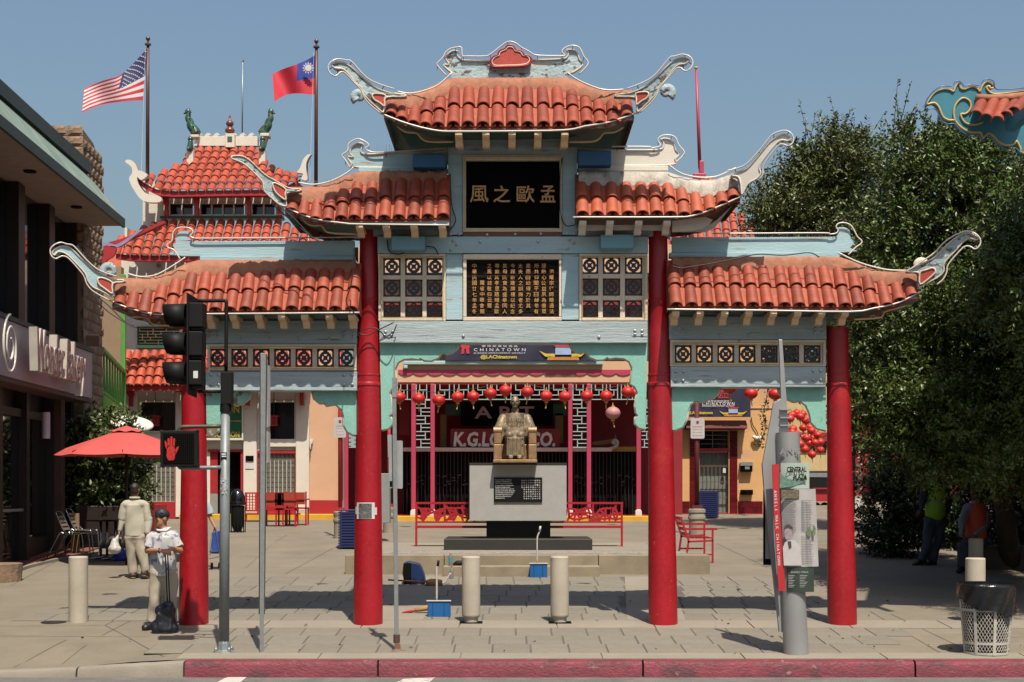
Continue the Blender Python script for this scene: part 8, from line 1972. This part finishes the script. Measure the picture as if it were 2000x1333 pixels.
# dark tree behind, closing the view under the crowns
tcn = thing("tree", "shaded back tree closing the view under the crowns at the far right", "tree", (X(2040,15),15,gz(15)), "trees on the right")
trunk(tcn, [P(2040,1050,15),P(2040,880,15),P(2020,700,15)], .18, .1)
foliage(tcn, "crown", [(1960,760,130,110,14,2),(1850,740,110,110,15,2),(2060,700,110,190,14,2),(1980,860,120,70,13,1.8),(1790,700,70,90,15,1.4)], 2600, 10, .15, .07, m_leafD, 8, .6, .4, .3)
def hedge(name, label, lobes, loc, n, L, W, mat, seed, grp=None, stem=True):
    t = thing(name, label, "hedge", loc, grp)
    m_ = MB()
    for l_ in lobes[:5]: m_.tube([P(l_[0],l_[1]+l_[3],l_[4]),P(l_[0]+4,l_[1],l_[4])], [.03,.015], 6)
    part("stems", m_, m_bark, t, smooth=True); foliage(t, "leaves", lobes, n, 9, L, W, mat, seed, .32, .45, .4); return t
hedge("hedge", "glossy green hedge in the planter between the bakery and the parasol", [(200,845,52,38,11.6,.6),(175,905,36,70,11.4,.6),(215,900,42,70,11.5,.7),(245,940,26,55,11.4,.5),(170,960,32,45,11.3,.5),(205,970,40,35,11.3,.6),(226,838,18,16,10.3,.3)], (X(200,11.4),11.4,gz(11.4)), 1500, .13, .065, m_leafH, 12)
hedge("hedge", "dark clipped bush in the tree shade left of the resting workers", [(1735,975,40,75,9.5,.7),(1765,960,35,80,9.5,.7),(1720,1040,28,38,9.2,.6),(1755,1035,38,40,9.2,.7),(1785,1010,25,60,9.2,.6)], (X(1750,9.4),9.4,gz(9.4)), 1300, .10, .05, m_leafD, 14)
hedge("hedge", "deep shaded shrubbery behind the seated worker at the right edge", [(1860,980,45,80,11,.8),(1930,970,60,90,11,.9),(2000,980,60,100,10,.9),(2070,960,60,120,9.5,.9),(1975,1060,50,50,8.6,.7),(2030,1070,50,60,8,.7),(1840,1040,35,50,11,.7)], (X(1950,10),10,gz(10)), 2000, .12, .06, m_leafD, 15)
vt = thing("vine", "thin trailing vine hanging down the peach wall below the gate beam", "plant", P(1492,760,24))
r2 = np.random.default_rng(6); q = [(1500,745),(1497,780),(1490,810),(1496,830),(1489,855),(1483,872)]; sp_ = smooth_path(q,8)
pos = np.array([P(a+r2.uniform(-7,7)*(1-.4*i/len(sp_)),b+r2.uniform(-4,4),24+r2.uniform(-.1,.1)) for i,(a,b) in enumerate(sp_) for k in range(4)]); dr = r2.normal(size=pos.shape); dr /= np.linalg.norm(dr,axis=1)[:,None]
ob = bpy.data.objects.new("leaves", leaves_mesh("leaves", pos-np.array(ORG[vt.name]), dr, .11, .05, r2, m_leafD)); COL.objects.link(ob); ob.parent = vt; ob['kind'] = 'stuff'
part("stem", MB().tube([P(a,b,24) for a,b in sp_], .012, 5), m_bark, vt, smooth=True)

def shoots(t, pts, mat, seed, L, W):
    rng = np.random.default_rng(seed); P_, D_ = [], []; tw = MB()
    for a, b, Y, h_ in pts:
        for k in range(4):
            base = np.array(P(a+rng.uniform(-14,14), b+rng.uniform(0,20), Y+rng.uniform(-.3,.3))); d = np.array([rng.normal()*.35, rng.normal()*.3, 1.0]); d /= np.linalg.norm(d); ln = h_*rng.uniform(.6,1.2)
            tw.tube([tuple(base), tuple(base+d*ln)], [.012,.004], 4)
            for j in range(22):
                t_ = j/22; p = base + d*ln*t_; e = d*.7 + rng.normal(size=3)*.6; P_.append(p); D_.append(e/np.linalg.norm(e))
    me = leaves_mesh("shoots", np.array(P_)-np.array(ORG[t.name]), np.array(D_), L, W, rng, mat); ob = bpy.data.objects.new("shoots", me); COL.objects.link(ob); ob.parent = t; ob['kind'] = 'stuff'; part("shoot_stems", tw, m_bark, t, kind="stuff")
shoots(ta, [(1548,330,17,1.2),(1580,305,17,1.3),(1612,285,17,1.2),(1640,285,17,1.2),(1670,300,17,1.1),(1700,330,17,1.1),(1520,385,17,1.0),(1480,425,16.5,1.0),(1535,360,17,1.0)], m_leafA, 31, .11, .045)
shoots(tb, [(1757,270,5.4,.9),(1765,285,5.4,.8),(1790,290,5.4,.7),(1840,275,5.6,.7),(1880,265,5.6,.7),(1915,270,5.6,.6),(1820,300,5.4,.6),(1945,300,5.6,.6)], m_leafB, 32, .085, .036)

ll_ = thing("fallen_leaves", None, None, (4,0,0), kind="stuff"); r2 = np.random.default_rng(8); n_ = 90
xy = np.stack([np.concatenate([r2.uniform(2,8.5,60), r2.uniform(-6,2,30)]), np.concatenate([r2.uniform(-2.6,5,60), r2.uniform(-2.7,3,30)])],1)
pos = np.array([(a, b, gz(b)+.02) for a, b in xy]); dr = np.stack([r2.normal(size=n_), r2.normal(size=n_), r2.uniform(0,.15,n_)],1); dr /= np.linalg.norm(dr,axis=1)[:,None]
ob = bpy.data.objects.new("fallen_leaf_litter", leaves_mesh("fallen_leaf_litter", pos-np.array(ORG[ll_.name]), dr, .06, .03, r2, M("leaf_dry",(.14,.085,.035),.8,island=.5))); COL.objects.link(ob); ob.parent = ll_; ob['kind'] = 'stuff'
